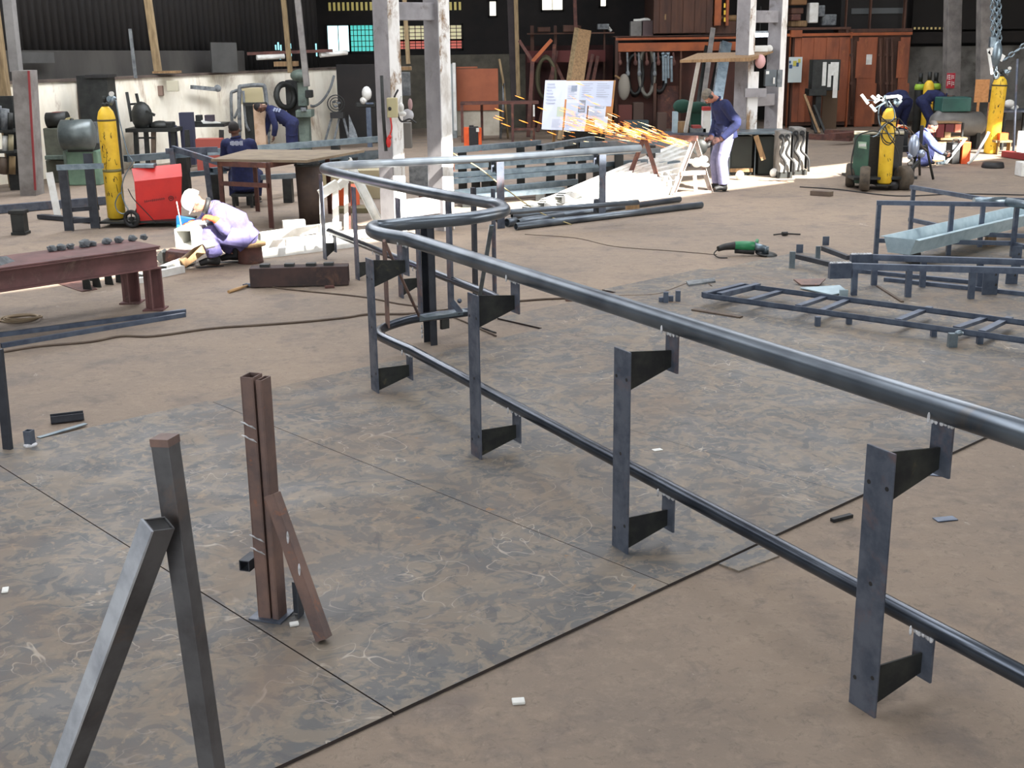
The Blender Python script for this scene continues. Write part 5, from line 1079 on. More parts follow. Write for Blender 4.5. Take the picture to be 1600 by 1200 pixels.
for (pts,l,mm) in (([(780,92),(786,125),(790,165),(793,205)],'thin slanting rod beside the dark pillar',m_pole),([(787,130),(786,170),(783,204)],'pale pipe standing by the dark pillar',m_slag)):
    solo('leaning_rod',mm,l,'rod',flat(D(pts[-1][0],205,32)),lambda m:m.tube([D(*p,32) for p in pts[:-1]]+[tofl(D(*pts[-2],32),D(*pts[-1],32))],.03,6))
# notice board
Yn=27.5; NBD=thing('notice_board','large white notice board with pinned papers behind the spark spray','notice board',flat(D(900,210,Yn)))
n0,n1,n2,n3=D(846,202,Yn-.1),D(954,207,Yn),D(962,125.5,Yn+.3),D(852,125.5,Yn+.3)
def nb_(u,v,o=0): 
    p=(n0.lerp(n1,u)).lerp(n3.lerp(n2,u),v); return p+V((0,-o,0))
def nq(m,u0,v0,u1,v1,o=.012,t=.006): m.prism([nb_(u0,v0,o),nb_(u1,v0,o),nb_(u1,v1,o),nb_(u0,v1,o)],V((0,t,0)))
part(NBD,'board',M('board_edge',(176,130,84),rough=.8),lambda m:nq(m,0,0,1,1,0,.03))
pm=[M('paper%d'%i,c,rough=.8) for i,c in enumerate(((214,220,236),(206,214,232),(220,224,236),(196,206,186),(150,164,182),(150,152,160),(176,190,206),(196,132,80)))]
for i,(u0,v0,u1,v1,k) in enumerate(((.0,.0,.3,1,0),(.3,.55,.5,.99,2),(.32,.0,.63,.55,1),(.5,.5,.97,.99,1),(.65,.25,.9,.5,2),(.2,.27,.31,.47,3),(.38,.78,.46,.9,4),(.5,.37,.6,.61,5),(.74,.45,.87,.58,6),(.9,.38,1.0,.64,7),(.62,.0,.75,.12,7),(.3,.05,.325,.62,7),(.76,.1,.94,.3,2),(.12,.02,.29,.26,2))):
    part(NBD,'pinned_paper',pm[k],lambda m:nq(m,u0,v0,u1,v1,.018+.003*(i%4)))
def prt(m):
    random.seed(6)
    for u0,v0,u1,v1 in ((.03,.5,.18,.95),(.33,.62,.48,.9),(.53,.65,.7,.95),(.74,.66,.94,.95),(.35,.08,.6,.34),(.14,.04,.27,.22),(.66,.28,.88,.42)):
        n=7
        for k in range(n):
            v=v0+(v1-v0)*(k+.5)/n; w=(u1-u0)*random.uniform(.5,1); nq(m,u0,v,u0+w,v+(v1-v0)/n*.3,.034,.001)
    for k in range(3): nq(m,.515,.39+.07*k,.585,.42+.07*k,.034,.001)
part(NBD,'print_pattern',M('grey_print',(182,188,204),rough=.8),prt); part(NBD,'leg',m_wood,lambda m:m.beam(D(951,126,Yn+.36),tofl(D(951,126,Yn+.36),D(940,206,Yn+.7)),.06,.05)); part(NBD,'leg',m_wood,lambda m:m.beam(D(872,128,Yn+.36),tofl(D(872,128,Yn+.36),D(866,206,Yn+.7)),.06,.05))
solo('dark_plinth',m_dkmach,'dark low box under the notice board','box',flat(D(915,222,28.2)),lambda m:m.px(882,205,945,222,28.2,.4,0))
# planks
for (x0,y0,x1,y1,w,l,mm) in ((914,47,902,130,.34,'wide pale plank leaning behind the notice board',m_wood),(901,44,888,130,.12,'narrow plank leaning left of the wide plank',m_pole)):
    solo('leaning_plank',mm,l,'plank',flat(D(x1-12,206,31.6)),lambda m:m.beam(tofl(D(x0,y0,33.6),D(x1-11,200,31.6)),D(x0,y0,33.6),w,.04,up=V((0,-1,.1))))

# grey sections leaning behind the man
for i,(a,b,w,mm,l) in enumerate((((1136,66),(1118,176),.27,m_galv,'wide grey channel leaning behind the standing man'),((1127,66),(1110,176),.06,m_slag,'thin grey bar leaning beside the wide grey channel'),((1114,44),(1096,176),.13,m_poleg,'tall grey bar leaning left of the wide channel'),((1104,72),(1088,180),.1,m_dkmach,'dark bar leaning under the shelf board'),((1122,92),(1104,178),.1,m_dkmach,'dark bar leaning between the grey ones'))):
    p=D(*b,32.6); q=D(*a,34.2); d=(p-q); p2=q+d*((q.z-.02)/(q.z-p.z)); solo('leaning_section',mm,l,'section',flat(p2),lambda m:m.beam(p2,q,w,.05,up=V((0,-1,.1))),group='sections leaning on the tool container')

for i,(x0,y0,x1,y1,c,l) in enumerate(((966,164,988,206,(94,52,46),'dull red crate low at the left of the tool container'),(989,160,1006,206,(74,58,50),'brown crate low in the tool container'),(975,188,1014,206,(70,84,88),'blue grey case in front of the dull red crate'),(1027,176,1042,206,(88,70,62),'brown crate behind the shiny tube end'))):
    solo('stored_crate',M('crate%d'%i,c,rough=.85),l,'crate',flat(D((x0+x1)/2,y1,33.9)),lambda m:m.px(x0,y0,x1,y1,33.9-.3*(i==2),.28,0),bevel=.02)
# ================================================================== CONTAINERS AND STORE AT THE BACK
m_con=M('container_rust_brown',(150,84,54),(116,66,46),scale=1.2,rough=.7,c3=(172,104,62),s3=1.4,cut3=(.56,.72),stretch=(2,2,.7))
m_con2=M('container_dark_brown',(88,58,44),(66,44,36),scale=1.2,rough=.75,stretch=(3,3,.6))
m_cor=M('orange_rail',(160,86,46),(128,70,42),scale=2,rough=.7)
YC=34.6
def corr_px(m,x0,y0,x1,y1,Y,zmin,n,dep=.04):
    p=D(x0,y1,Y); q=D(x1,y0,Y); w=(q.x-p.x)/n
    for k in range(n): m.box((p.x+w*(k+.5),Y+(.0 if k%2 else dep),(zmin+q.z)/2),(w,.04,q.z-zmin))
SCN=thing('shipping_container','rust brown shipping container with closed doors at the back right','container',flat(D(1330,205,YC)))
part(SCN,'body',m_con2,lambda m:m.px(1232,51,1424,203,YC+.12,2.4,.05)); part(SCN,'top_rail',m_cor,lambda m:m.px(1230,50,1426,57,YC+.02,.12)); part(SCN,'bottom_rail',m_con2,lambda m:m.px(1230,198,1426,206,YC+.02,.12,0))
part(SCN,'side_panel',m_con,lambda m:corr_px(m,1236,58,1332,198,YC+.06,.15,9))
for x0,x1 in ((1334,1372),(1398,1423)):
    dd=part(SCN,'door',m_con,lambda m:m.px(x0,58,x1,198,YC+.04,.05)); part(dd,'door_panel',m_con,lambda m:(m.px(x0+2,64,x1-2,122,YC+.02,.03),m.px(x0+2,130,x1-2,194,YC+.02,.03)))
part(SCN,'door_gap_panel',m_con2,lambda m:m.px(1372,58,1398,198,YC+.06,.04))
for x in (1331,1376,1386,1394): 
    rd=part(SCN,'lock_rod',m_con2,lambda m:m.cyl(D(x,196,YC-.03),D(x,60,YC-.03),.035,n=8)); part(rd,'keeper',m_con2,lambda m:[m.px(x-3,y,x+3,y+4,YC-.06,.06) for y in (84,128,182)])
for x in (1229,1323): part(SCN,'corner_post',m_cor,lambda m:m.px(x,50,x+7,204,YC,.15,0))
part(SCN,'corner_casting',m_cor,lambda m:m.px(1236,47,1254,58,YC-.02,.15))
solo('paper_sheet',m_white,'small white paper on the container door','paper',D(1358,93,YC),lambda m:m.px(1353,85,1363,101,YC+.005,.01))
mp_=solo('wall_map',M('pale_map',(196,206,204),rough=.7),'pale poster with a blue and yellow drawing beside the white pillar','poster',D(1243,108,YC-.2),lambda m:m.px(1231,89,1254,129,YC-.1,.02))
part(mp_,'drawing',M('poster_yellow',(196,186,80),rough=.7),lambda m:(m.px(1239,95,1245,103,YC-.11,.005),m.px(1247,92,1251,98,YC-.11,.005))); part(mp_,'drawing',M('poster_blue',(56,86,130),rough=.7),lambda m:(m.px(1233,101,1238,107,YC-.115,.005),m.px(1244,98,1248,104,YC-.115,.005),m.px(1233,95,1236,99,YC-.115,.005)))
nbx=solo('dark_cupboard',m_dkmach,'dark cupboard with white papers on its door before the container','cupboard',flat(D(1290,205,33.6)),lambda m:(m.px(1268,93,1314,142,33.5,.4),m.px(1264,139,1292,150,33.4,.5),m.px(1272,150,1284,206,33.5,.4,0)),bevel=.01)
for i,(x0,y0,x1,y1) in enumerate(((1284,97,1292,134),(1292.5,100,1300,136),(1297,97,1311,118),(1300.5,113,1310,153))): solo('paper_sheet',m_white,['leftmost white paper on the dark cupboard','second white paper on the dark cupboard','wide white paper at the top right of the dark cupboard','long white paper hanging lowest on the dark cupboard'][i],'paper',D(x0,y1,33.4),lambda m:m.px(x0,y0,x1,y1,33.48-.01*i,.008))
solo('brown_backboard',M('dull_brown_board',(104,84,66),rough=.8),'dull brown board on the container side under the papers','board',flat(D(1293,200,34)),lambda m:m.px(1283,136,1310,200,34.0,.05,0))
for i,(a,b,mm,l) in enumerate((((1257,148),(1281,210),m_wood,'thin pale stick leaning against the container'),((1262,160),(1276,212),m_dkmach,'dark bar leaning against the container, left of the cupboard'),((1272,165),(1292,214),m_dkmach,'dark bar leaning against the container below the cupboard'))):
    solo('leaning_bar',mm,l,'bar',flat(D(b[0],b[1],32.4)),lambda m:m.beam(D(*a,33.2),tofl(D(*a,33.2),D(*b,32.4)),.06,.06,up=V((0,-1,0))))
for k,(a,b) in enumerate((((1262,213),(1330,216)),((1290,207),(1420,211)),((1300,213),(1345,209)))):
    solo('floor_timber',m_rust,['low dark beam lying nearest before the container','long dark beam lying along the container foot','short beam lying across the other two'][k],'beam',G(*b),lambda m:m.beam(G(*a,.07+.14*(k==2)),G(*b,.07+.14*(k==2)),.2,.13))
# upper container and the clutter on the roofs
UC=thing('upper_container','brown planked container box stacked on the upper level','container',D(1082,50,YC+.3))
part(UC,'body',m_con2,lambda m:m.px(1021,-70,1116,53,YC+.4,2.4)); part(UC,'front_planks',m_con2,lambda m:corr_px(m,1021,-70,1116,52,YC+.3,D(1021,52,YC+.3).z,10,.03))
part(UC,'corner_post',m_cor,lambda m:(m.px(1116,-70,1130,40,YC+.25,.2),m.px(1134,-70,1142,40,YC+.25,.2))); part(UC,'post_chain',m_yel,lambda m:[m.px(1131,y,1134,y+7,YC+.22,.03) for y in (5,16,27)]); part(UC,'label_patch',m_wood,lambda m:m.px(1038,22,1041,31,YC+.28,.01))
part(UC,'base_beam',m_con2,lambda m:m.px(1100,33,1150,53,YC+.5,.3))
solo('yellow_log',m_wood,'pale round timber end beside the upper container','timber',D(1122,36,YC),lambda m:m.cyl(D(1112,29,YC+.6),D(1150,28,YC+.6),.08,n=12))
JK=[(1236,-10,1262,8,M('brown_slab',(120,86,54),rough=.8),'brown slab at the top of the roof clutter'),(1236,12,1256,22,m_con2,'dark brown slab in the roof clutter'),(1236,32,1262,42,m_wood,'pale log end in the roof clutter by the white pillar'),(1264,4,1280,36,m_white,'white sheet metal hood in the roof clutter'),(1278,8,1290,26,m_slag,'grey fan casing in the roof clutter'),(1284,22,1308,40,m_slag,'grey bin in the roof clutter'),(1236,22,1252,32,m_rust,'rusty angle bundle in the roof clutter')]
for i,(x0,y0,x1,y1,mm,l) in enumerate(JK): solo('roof_clutter',mm,l,'clutter',D((x0+x1)/2,50,YC+.3),lambda m:m.px(x0,y0,x1,y1 if y1>36 else y1,YC+.3+.12*(i%3),.4),bevel=.03)
solo('clutter_shelf',m_con2,'dark shelf on the container roof holding the clutter','shelf',D(1270,50,YC+.2),lambda m:(m.px(1232,42,1330,47,YC+.2,.9),m.px(1236,46,1240,52,YC+.2,.2),m.px(1322,46,1326,52,YC+.2,.2)))
SF=thing('mezzanine_frame','dark boarded frame with brown posts over the container doors','frame',D(1375,50,YC+.3))
part(SF,'dark_board',m_dark2,lambda m:m.px(1312,-60,1424,50,YC+.7,.06)); 
for x in (1322,1360,1414): part(SF,'post',m_con2,lambda m:m.px(x,-60,x+5,50,YC+.4,.15))
part(SF,'ledge',m_con2,lambda m:m.px(1310,44,1426,51,YC+.3,.5)); part(SF,'pale_streak',M('sheen_board',(70,74,76),rough=.5),lambda m:m.px(1330,12,1412,22,YC+.66,.03))
solo('dark_sheeting',m_dark2,'dark brown sheeting above the grey block wall','sheeting',D(1500,60,36.3),lambda m:m.px(1424,-60,1690,47,36.2,.06))
solo('dark_lintel',m_dark,'dark beam running along the top of the grey block wall','beam',D(1500,60,36.3),lambda m:m.px(1424,47,1690,68,36.15,.12))
solo('light_leaks',ME('pale_leak',(190,170,110),.25),'row of pale leaks under the dark sheeting','leaks',D(1460,44,36.1),lambda m:[m.px(1428+6.5*k,42.5,1431+6.5*k,46,36.17,.02) for k in range(8)])['kind']='stuff'
# tool wall: open fronted container with hanging gear
TC=thing('tool_container','orange topped open fronted container hung with hoses and tools','container',flat(D(1050,210,YC)))
part(TC,'top_rail',m_cor,lambda m:(m.px(962,57,1152,63,YC,.15),m.px(962,65,1152,81,YC+.06,.1))); part(TC,'back_panel',M('dim_red_brown',(84,52,44),(58,42,38),scale=1,rough=.85),lambda m:m.px(960,80,1152,205,YC+.5,.06,0)); part(TC,'post',m_con2,lambda m:m.px(960,57,966,206,YC,.2,0)); part(TC,'post',m_con2,lambda m:m.px(1060,80,1066,206,YC+.1,.2,0)); part(TC,'post',m_con2,lambda m:m.px(1020,130,1026,206,YC+.1,.2,0))
part(TC,'lower_panel',m_rust,lambda m:m.px(1026,134,1060,206,YC+.3,.05,0)); part(TC,'roof',m_con2,lambda m:m.px(958,54,1156,58,YC,2.0))
def hang(l,cat,nm,mm,fn): solo(nm,mm,l,cat,D(1000,80,YC),fn)
for k,(x,y,rx,ry,mm,l) in enumerate(((992,116,10,34,m_dkmach,'dark hose coil hanging left in the tool container'),(1011,112,10,40,M('grey_hose',(120,118,110),rough=.8),'grey hose coil hanging in the middle of the tool container'),(1030,116,9,30,m_black,'black hose coil hanging right in the tool container'),(853,122,12,34,M('olive_hose',(92,88,66),rough=.8),'olive hose loop hanging left of the leaning planks'))):
    def lp(m,x=x,y=y,rx=rx,ry=ry):
        for q in range(4): m.tube([D(x+(rx+q*.8)*math.cos(2*PI*j/20),y+(ry-q)*math.sin(2*PI*j/20),YC+.32-.04*q) for j in range(20)],.05,6,close=True)
    hang(l,'hose','hose_coil',mm,lp)
hang('pale grey sack hanging low in the tool container','sack','hanging_sack',M('pale_sack',(140,134,124),rough=.9),lambda m:m.ball(D(975,136,YC-.2),(.17,.1,.36),12))
hang('pale rod poking out left of the hanging sack','rod','pale_rod',m_wood,lambda m:m.pl((961,118),(970,124),YC-.3,YC-.2,.05,.05))
for k in range(9):
    x=968+k*10+(k%3)*2; y1=98+(k*17)%34
    hang('hand tool hanging under the orange rail of the tool container','tool','hanging_tool',m_slag if k%2 else m_rust,lambda m:(m.pl((x,82),(x+1,y1),YC-.02,YC-.02,.05,.03,up=V((0,-1,0))),m.ball(D(x+1,y1,YC-.02),(.06,.04,.08),8)))
for o in COL.objects:
    if o.name.startswith('hanging_tool'): o['group']='hand tools hanging in the tool container'
for k,(x,y0,y1) in enumerate(((1036,84,126),(1040,88,130),(1044,84,122),(1049,90,128))): 
    o=solo('hanging_spanner',m_galv,'bright spanner in the row hanging right in the tool container','spanner',D(x,80,YC),lambda m:(m.pl((x,y0),(x+.5,y1),YC-.05,YC-.05,.06,.02,up=V((0,-1,0))),m.ball(D(x,y0,YC-.05),(.06,.03,.05),8)),group='spanners in the tool container')
# dark store left of it
DS=thing('store_rack','dim red brown rack behind the notice board','rack',flat(D(890,205,35)))
part(DS,'back_panel',M('dim_maroon',(70,40,38),(48,34,34),scale=1,rough=.9),lambda m:m.px(822,70,958,205,36,.05,0)); part(DS,'beam',M('maroon_beam',(92,44,42),rough=.8),lambda m:m.px(824,78,946,98,35.4,.15)); 
for x in (832,868,906,944): part(DS,'post',m_con2,lambda m:m.px(x-2,40,x+2,205,35.5,.12,0))
part(DS,'upper_shelf',m_con2,lambda m:m.px(824,50,960,54,35.3,.8))
YF=thing('y_post','rust brown forked post between dark pillar and notice board','post',flat(D(826,200,32.5)))
part(YF,'stem',m_rust,lambda m:m.beam(tofl(D(832,96,32.5),D(826,200,32.5)),D(832,96,32.5),.1,.1,up=V((0,-1,0)))); part(YF,'fork_arm',m_rust,lambda m:m.pl((832,96),(811,63),32.5,32.5,.08,.08,up=V((0,-1,0)))); part(YF,'fork_arm',m_cor,lambda m:m.pl((832,96),(862,62),32.5,32.5,.09,.09,up=V((0,-1,0))))
for k,(a,b,l) in enumerate((((870,80),(858,130),'reddish bar leaning left in the dim rack'),((868,100),(882,130),'short reddish bar leaning right in the dim rack'),((926,85),(916,132),'brown bar leaning right of the planks'),((934,88),(926,130),'second brown bar leaning right of the planks'),((866,70),(864,104),'short brown upright in the dim rack'))):
    solo('leaning_bar',m_rust,l,'bar',flat(D(b[0],200,34.5)),lambda m:m.beam(D(*a,35.2),tofl(D(*a,35.2),D(*b,34.8)),.09,.06,up=V((0,-1,0))))
for x0,y0,x1,y1,mm,l in ((985,33,1003,57,m_block,'grey carton on top of the tool container'),(1004,32,1021,57,M('brown_grey_carton',(92,78,78),rough=.9),'brownish carton beside the grey one on the tool container'),(934,37,952,46,m_slag,'pale fan blade piece on the rack top'),(840,42,860,50,m_con2,'dark box on the rack top, left'),(880,39,905,50,m_con2,'long dark box on the rack top')):
    solo('stored_carton',mm,l,'box',D((x0+x1)/2,y1,35),lambda m:m.px(x0,y0,x1,y1,35.2,.35),bevel=.02)
solo('bent_pipe',m_white,'bent bright pipe lying on top of the tool container','pipe',D(1000,30,34.8),lambda m:m.pt([(990,32),(1000,31.5),(1010,30),(1016,32)],35.35,.04)); solo('bright_blade',m_white,'bright curved blade on the rack top','blade',D(952,38,34.8),lambda m:m.pt([(948,41),(952,45),(955,49)],35.6,.045))
# ================================================================== MACHINES ALONG THE WHITE WALL
lb=flat(G(122,290)); LT=thing('green_lathe','green machine tool with a round grey head by the white wall','machine',lb); Yl=lb.y
part(LT,'pedestal',M('pale_green_enamel',(112,140,118),(92,116,100),scale=4,rough=.55),lambda m:m.px(108,236,152,290,Yl,.5,0),bevel=.02); part(LT,'side_box',m_machine,lambda m:m.px(104,236,112,290,Yl+.03,.45,0))
hd=part(LT,'head',M('grey_head',(104,112,112),(76,84,84),scale=4,rough=.35,metal=.3),lambda m:m.lathe([(0,0),(.2,0),(.27,.04),(.27,.56),(.2,.6),(0,.6)],D(94,211,Yl-.1),V((1,.1,0)),22)); part(LT,'neck',m_dkmach,lambda m:m.px(106,226,144,238,Yl,.4),bevel=.01)
part(LT,'lever',m_dkmach,lambda m:(m.pl((100,196),(112,188),Yl-.1,Yl-.1,.03,.03),m.ball(D(112,188,Yl-.1),(.04,.04,.04),8)))
GM=thing('motor_machine','olive grey machine with a motor on top at the left of the white wall','machine',flat(D(85,285,Yl+.3)))
part(GM,'column',M('olive_machine',(96,98,86),(74,76,68),scale=4,rough=.6),lambda m:(m.px(72,200,100,250,Yl+.4,.5),m.px(74,250,104,282,Yl+.5,.5,0)),bevel=.02); part(GM,'motor',m_dkmach,lambda m:m.cyl(D(74,188,Yl+.5),D(106,186,Yl+.5),.14,n=16)); part(GM,'red_cap',M('dull_red_cap',(120,72,64),rough=.7),lambda m:m.px(80,175,98,183,Yl+.45,.25),bevel=.02); part(GM,'hand_wheel',M('brass_wheel',(150,140,100),rough=.5),lambda m:m.cyl(D(108,192,Yl+.35),D(110,192,Yl+.3),.1,n=16)); part(GM,'tray',m_machine,lambda m:m.px(70,243,106,250,Yl+.3,.6),bevel=.01)
DL=thing('dark_locker','dark locker against the white wall behind the yellow cylinder','locker',flat(D(150,260,24)))
part(DL,'body',m_dkmach,lambda m:m.px(134,118,166,262,24,.5,0)); part(DL,'top_cap',m_black,lambda m:m.px(133,117,168,122,23.95,.55)); part(DL,'pale_side',m_slag,lambda m:m.px(146,190,158,240,23.97,.04))
solo('wall_pipe',m_cable,'thin pipe running down the white wall left of the dark locker','pipe',flat(D(124,200,23.6)),lambda m:m.pl((121,126),(126,200),24.6,24.6,.03,.03,up=V((0,-1,0))))
EG=thing('junk_shelf','dark shelves with pale jars at the far left edge','shelf',flat(D(5,285,21.5)))
part(EG,'shelf_board',m_dkmach,lambda m:(m.px(-30,203,20,208,21.5,.4),m.px(-30,236,22,240,21.5,.4))); 
for x in (-28,14): part(EG,'upright',m_dkmach,lambda m:m.px(x,150,x+4,280,21.9,.1,0))
for i,(x0,y0,x1,y1,mm) in enumerate(((2,170,14,203,m_slag),(-8,165,2,203,m_slag),(4,212,12,236,m_white),(13,210,21,236,M('cream_tin',(170,160,130),rough=.6)),(12,176,20,203,m_dkmach),(0,246,12,272,m_cable),(14,244,24,272,M('ochre_rag',(120,100,70),rough=.9)))):
    solo('stored_tin',mm,['grey tin at the left shelf edge','grey tin beside it cut by the picture edge','white jar on the lower left shelf','cream tin on the lower left shelf','dark tin on the upper left shelf','brown can below the left shelves','ochre rag bundle below the left shelves'][i],'tin',D((x0+x1)/2,y1,21.4),lambda m:m.cyl(D((x0+x1)/2,y1,21.6),D((x0+x1)/2,y0,21.6),(x1-x0)/2*21.6/F,n=14))
# work bench with vice along the white wall
wb0=25.2
WBN=thing('fitting_bench','long fitting bench with thin legs along the white wall','bench',flat(D(270,255,wb0)))
part(WBN,'top',m_dkmach,lambda m:(m.px(196,200,275,207,wb0,.6),m.px(288,193,350,199,wb0+.8,.6)))
for x,dx in ((212,3),(228,4),(240,0),(270,4),(292,3),(346,0)): part(WBN,'leg',m_dkmach if x!=240 else m_cable,lambda m:m.pl((x,203),(x+dx,262),wb0+.1,wb0+.1,.09,.06,up=V((0,-1,0))))
part(WBN,'rail',m_dkmach,lambda m:m.px(216,214,242,217,wb0+.05,.05)); part(WBN,'end_panel',M('navy_box',(52,54,74),rough=.6),lambda m:(m.px(286,176,299,258,wb0+.5,.2),m.px(267,196,274,260,wb0+.3,.1)))
VC=thing('bench_vice','dark bench vice on the left of the fitting bench','vice',D(228,200,wb0)); part(VC,'body',m_dkmach,lambda m:(m.ball(D(222,182,wb0+.2),(.22,.2,.3),12),m.px(210,190,232,200,wb0+.1,.3)),bevel=.02); part(VC,'handle',m_dkmach,lambda m:m.pl((228,174),(242,180),wb0,wb0,.05,.05)); part(VC,'screw',m_dkmach,lambda m:(m.pl((198,144),(206,190),wb0+.3,wb0+.2,.05,.05),m.pl((213,146),(216,160),wb0+.3,wb0+.3,.05,.05),m.pl((203,163),(214,162),wb0+.3,wb0+.3,.04,.04)))
solo('bench_clutter',m_dkmach,'dark castings heaped in the middle of the fitting bench','castings',D(258,200,wb0),lambda m:(m.ball(D(250,196,wb0+.2),(.2,.2,.1),10),m.px(248,191,268,201,wb0+.1,.3)),bevel=.02)
solo('white_tray',m_white,'white sheet tray on the right of the fitting bench','tray',D(330,194,wb0+.9),lambda m:m.hexa([D(318,194,wb0+.85),D(345,194,wb0+.85),D(345,194,wb0+1.2),D(318,194,wb0+1.2),D(314,189,wb0+.85),D(345,192,wb0+.85),D(345,191,wb0+1.3),D(316,186,wb0+1.3)]))
solo('small_monitor_box',M('dark_face',(52,44,54),rough=.6),'small dark square box on the white tray','box',D(325,190,wb0+1),lambda m:m.px(320,180,332,190,wb0+1.0,.2)); solo('cutoff_head',m_dkmach,'small dark machine head on the fitting bench','machine',D(311,193,wb0+.9),lambda m:(m.px(306,180,313,194,wb0+.95,.2),m.px(300,190,318,195,wb0+.85,.3)),bevel=.01)
solo('brick_red_screen',M('brick_red_panel',(150,72,62),rough=.7),'brick red panel behind the rack left of the seated man','panel',flat(D(325,228,wb0)),lambda m:m.px(306,217,344,232,wb0-.3,.3,0))
for x0,y0,x1,y1,l,mm in ((241,134,253,150,'round brown junction box on the white wall',M('brown_box',(130,108,96),rough=.7)),(261,126,277,143,'cream switch box with dark side on the white wall',M('cream_switch',(196,190,168),rough=.6))):
    Yw2=WA.y+(WB.y-WA.y)*.62-.2; solo('wall_box',mm,l,'box',D(x0,y1,24.7),lambda m:m.px(x0,y0,x1,y1,26.55,.12),bevel=.01)
solo('wall_tool_rack',m_slag,'pale pipe rack high on the white wall','rack',D(320,138,26.5),lambda m:(m.pl((300,136),(342,140),27.2,27.9,.1,.08),m.ball(D(340,138,27.8),(.08,.06,.08),8)))
solo('wall_plank',m_wood,'pale plank on top of the wall beside the leaning post','plank',D(258,113,25.2),lambda m:m.px(238,111,276,115,26.5,.4))
CT=thing('tube_trolley','bent grey tube frame trolley by the white wall','trolley',flat(D(385,215,28)))
part(CT,'frame',m_slag,lambda m:(m.pt([(375,205),(374,180),(374,140),(379,135),(408,133),(414,140),(418,175),(420,205)],28,.045),m.pt([(363,200),(361,150),(366,143),(375,140)],28.4,.035),m.pt([(366,185),(374,165),(376,140)],28.3,.03),m.pt([(380,142),(384,190),(390,205)],27.9,.03)))
part(CT,'leg',m_slag,lambda m:[m.pl((x,200),(x,238),28,28,.05,.05,up=V((0,-1,0))) for x in (375,420,363)])
part(CT,'board',M('beige_board',(188,176,140),rough=.8),lambda m:m.px(377,137,410,163,28.3,.03)); part(CT,'cross_bar',m_dkmach,lambda m:m.px(380,160,416,165,27.8,.1)); part(CT,'drum',m_dkmach,lambda m:m.px(384,165,399,225,28.0,.3,0))
solo('pale_post',M('pale_stained_post',(206,180,156),(168,132,98),scale=3,rough=.8),'pale stained square post in front of the bending man','post',flat(D(406,236,27)),lambda m:m.px(400,163,412,238,27.2,.2,0),bevel=.01)
DM=thing('drill_press','dark green drilling machine with a belt wheel by the white wall','machine',flat(D(465,230,29.2)))
part(DM,'column',m_dkmach,lambda m:m.px(452,125,474,240,29.4,.4,0),bevel=.02); part(DM,'belt_wheel',m_dkmach,lambda m:m.torus(D(446,150,29.2),.27,.07,V((.75,-.6,.1)),22,8)); part(DM,'head',m_machine,lambda m:(m.ball(D(468,118,29),(.22,.2,.14),12),m.px(466,128,478,166,29.1,.3)),bevel=.02); part(DM,'motor',m_dkmach,lambda m:m.px(477,141,487,153,29,.25),bevel=.02); part(DM,'work_table',m_machine,lambda m:m.px(462,172,486,184,28.8,.5),bevel=.02); part(DM,'base',m_machine,lambda m:(m.px(468,184,482,222,29,.3,0),)); part(DM,'lamp_hood',m_wood,lambda m:m.px(428,96,462,104,29.2,.4)); part(DM,'feed_tip',m_slag,lambda m:m.px(470,168,478,174,28.75,.1))
solo('hanging_tube_lamp',m_white,'white tube lamp hanging above the drilling machine','lamp',D(425,88,29),lambda m:m.cyl(D(401,90,29),D(444,88,29.3),.06,n=10)); solo('lamp_rail',m_rust,'long rust brown rail carrying the tube lamps','rail',D(440,82,29.4),lambda m:m.pl((386,84),(520,79),29.35,29.6,.05,.07)); solo('hanging_tube_lamp',m_white,'second white tube lamp right of the drilling machine','lamp',D(520,84,30),lambda m:m.cyl(D(500,86,29.6),D(542,82,30),.06,n=10))
solo('wall_cable',m_slag,'grey cable looping on the white wall right of the drilling machine','cable',D(500,160,30),lambda m:m.pt([(522,118),(515,140),(503,158),(490,166),(480,162)],31.2,.03))
FN=thing('pedestal_fan','small wire fan on a folding stand at the end of the white wall','fan',flat(D(525,220,29.6)))
part(FN,'cage',m_dkmach,lambda m:(m.torus(D(525,162,29.6),.14,.012,V((.2,-1,0)),18,6),m.torus(D(525,162,29.6),.08,.008,V((.2,-1,0)),14,5),m.torus(D(525,162,29.6),.2,.014,V((.2,-1,0)),18,6))); part(FN,'blades',m_slag,lambda m:[m.ball(D(525,162,29.62)+V((.06*math.cos(a),.0,.06*math.sin(a))),(.05,.01,.03),8) for a in (0.3,2.4,4.5)]); part(FN,'motor_box',m_black,lambda m:m.px(516,176,536,185,29.5,.25)); 
for x0,x1 in ((518,507),(530,521),(537,547)): part(FN,'leg',m_slag,lambda m:m.pl((x0,185),(x1,224),29.6,29.6,.05,.03,up=V((0,-1,0))))
SB=thing('bench_grinder','white headed bench grinder on a thin stand in the dark doorway','grinder',flat(D(578,218,30)))
part(SB,'stand',m_blue,lambda m:m.px(574,168,579,222,30,.1,0)); part(SB,'head',m_white,lambda m:(m.ball(D(573,146,30),(.12,.1,.17),10),m.ball(D(568,157,30),(.09,.09,.09),8))); part(SB,'bed',m_dkmach,lambda m:m.px(556,160,586,168,30,.3),bevel=.02); part(SB,'handle',m_blue,lambda m:m.px(571,160,583,163,29.95,.05))
solo('grey_scrap_pile',m_slag,'grey scrap sheets on the floor at the dark doorway','scrap',flat(D(550,216,30)),lambda m:m.prism([D(545,179,30.2),D(556,205,30),D(560,219,29.8),D(546,219,29.8)],V((0,.05,0))))
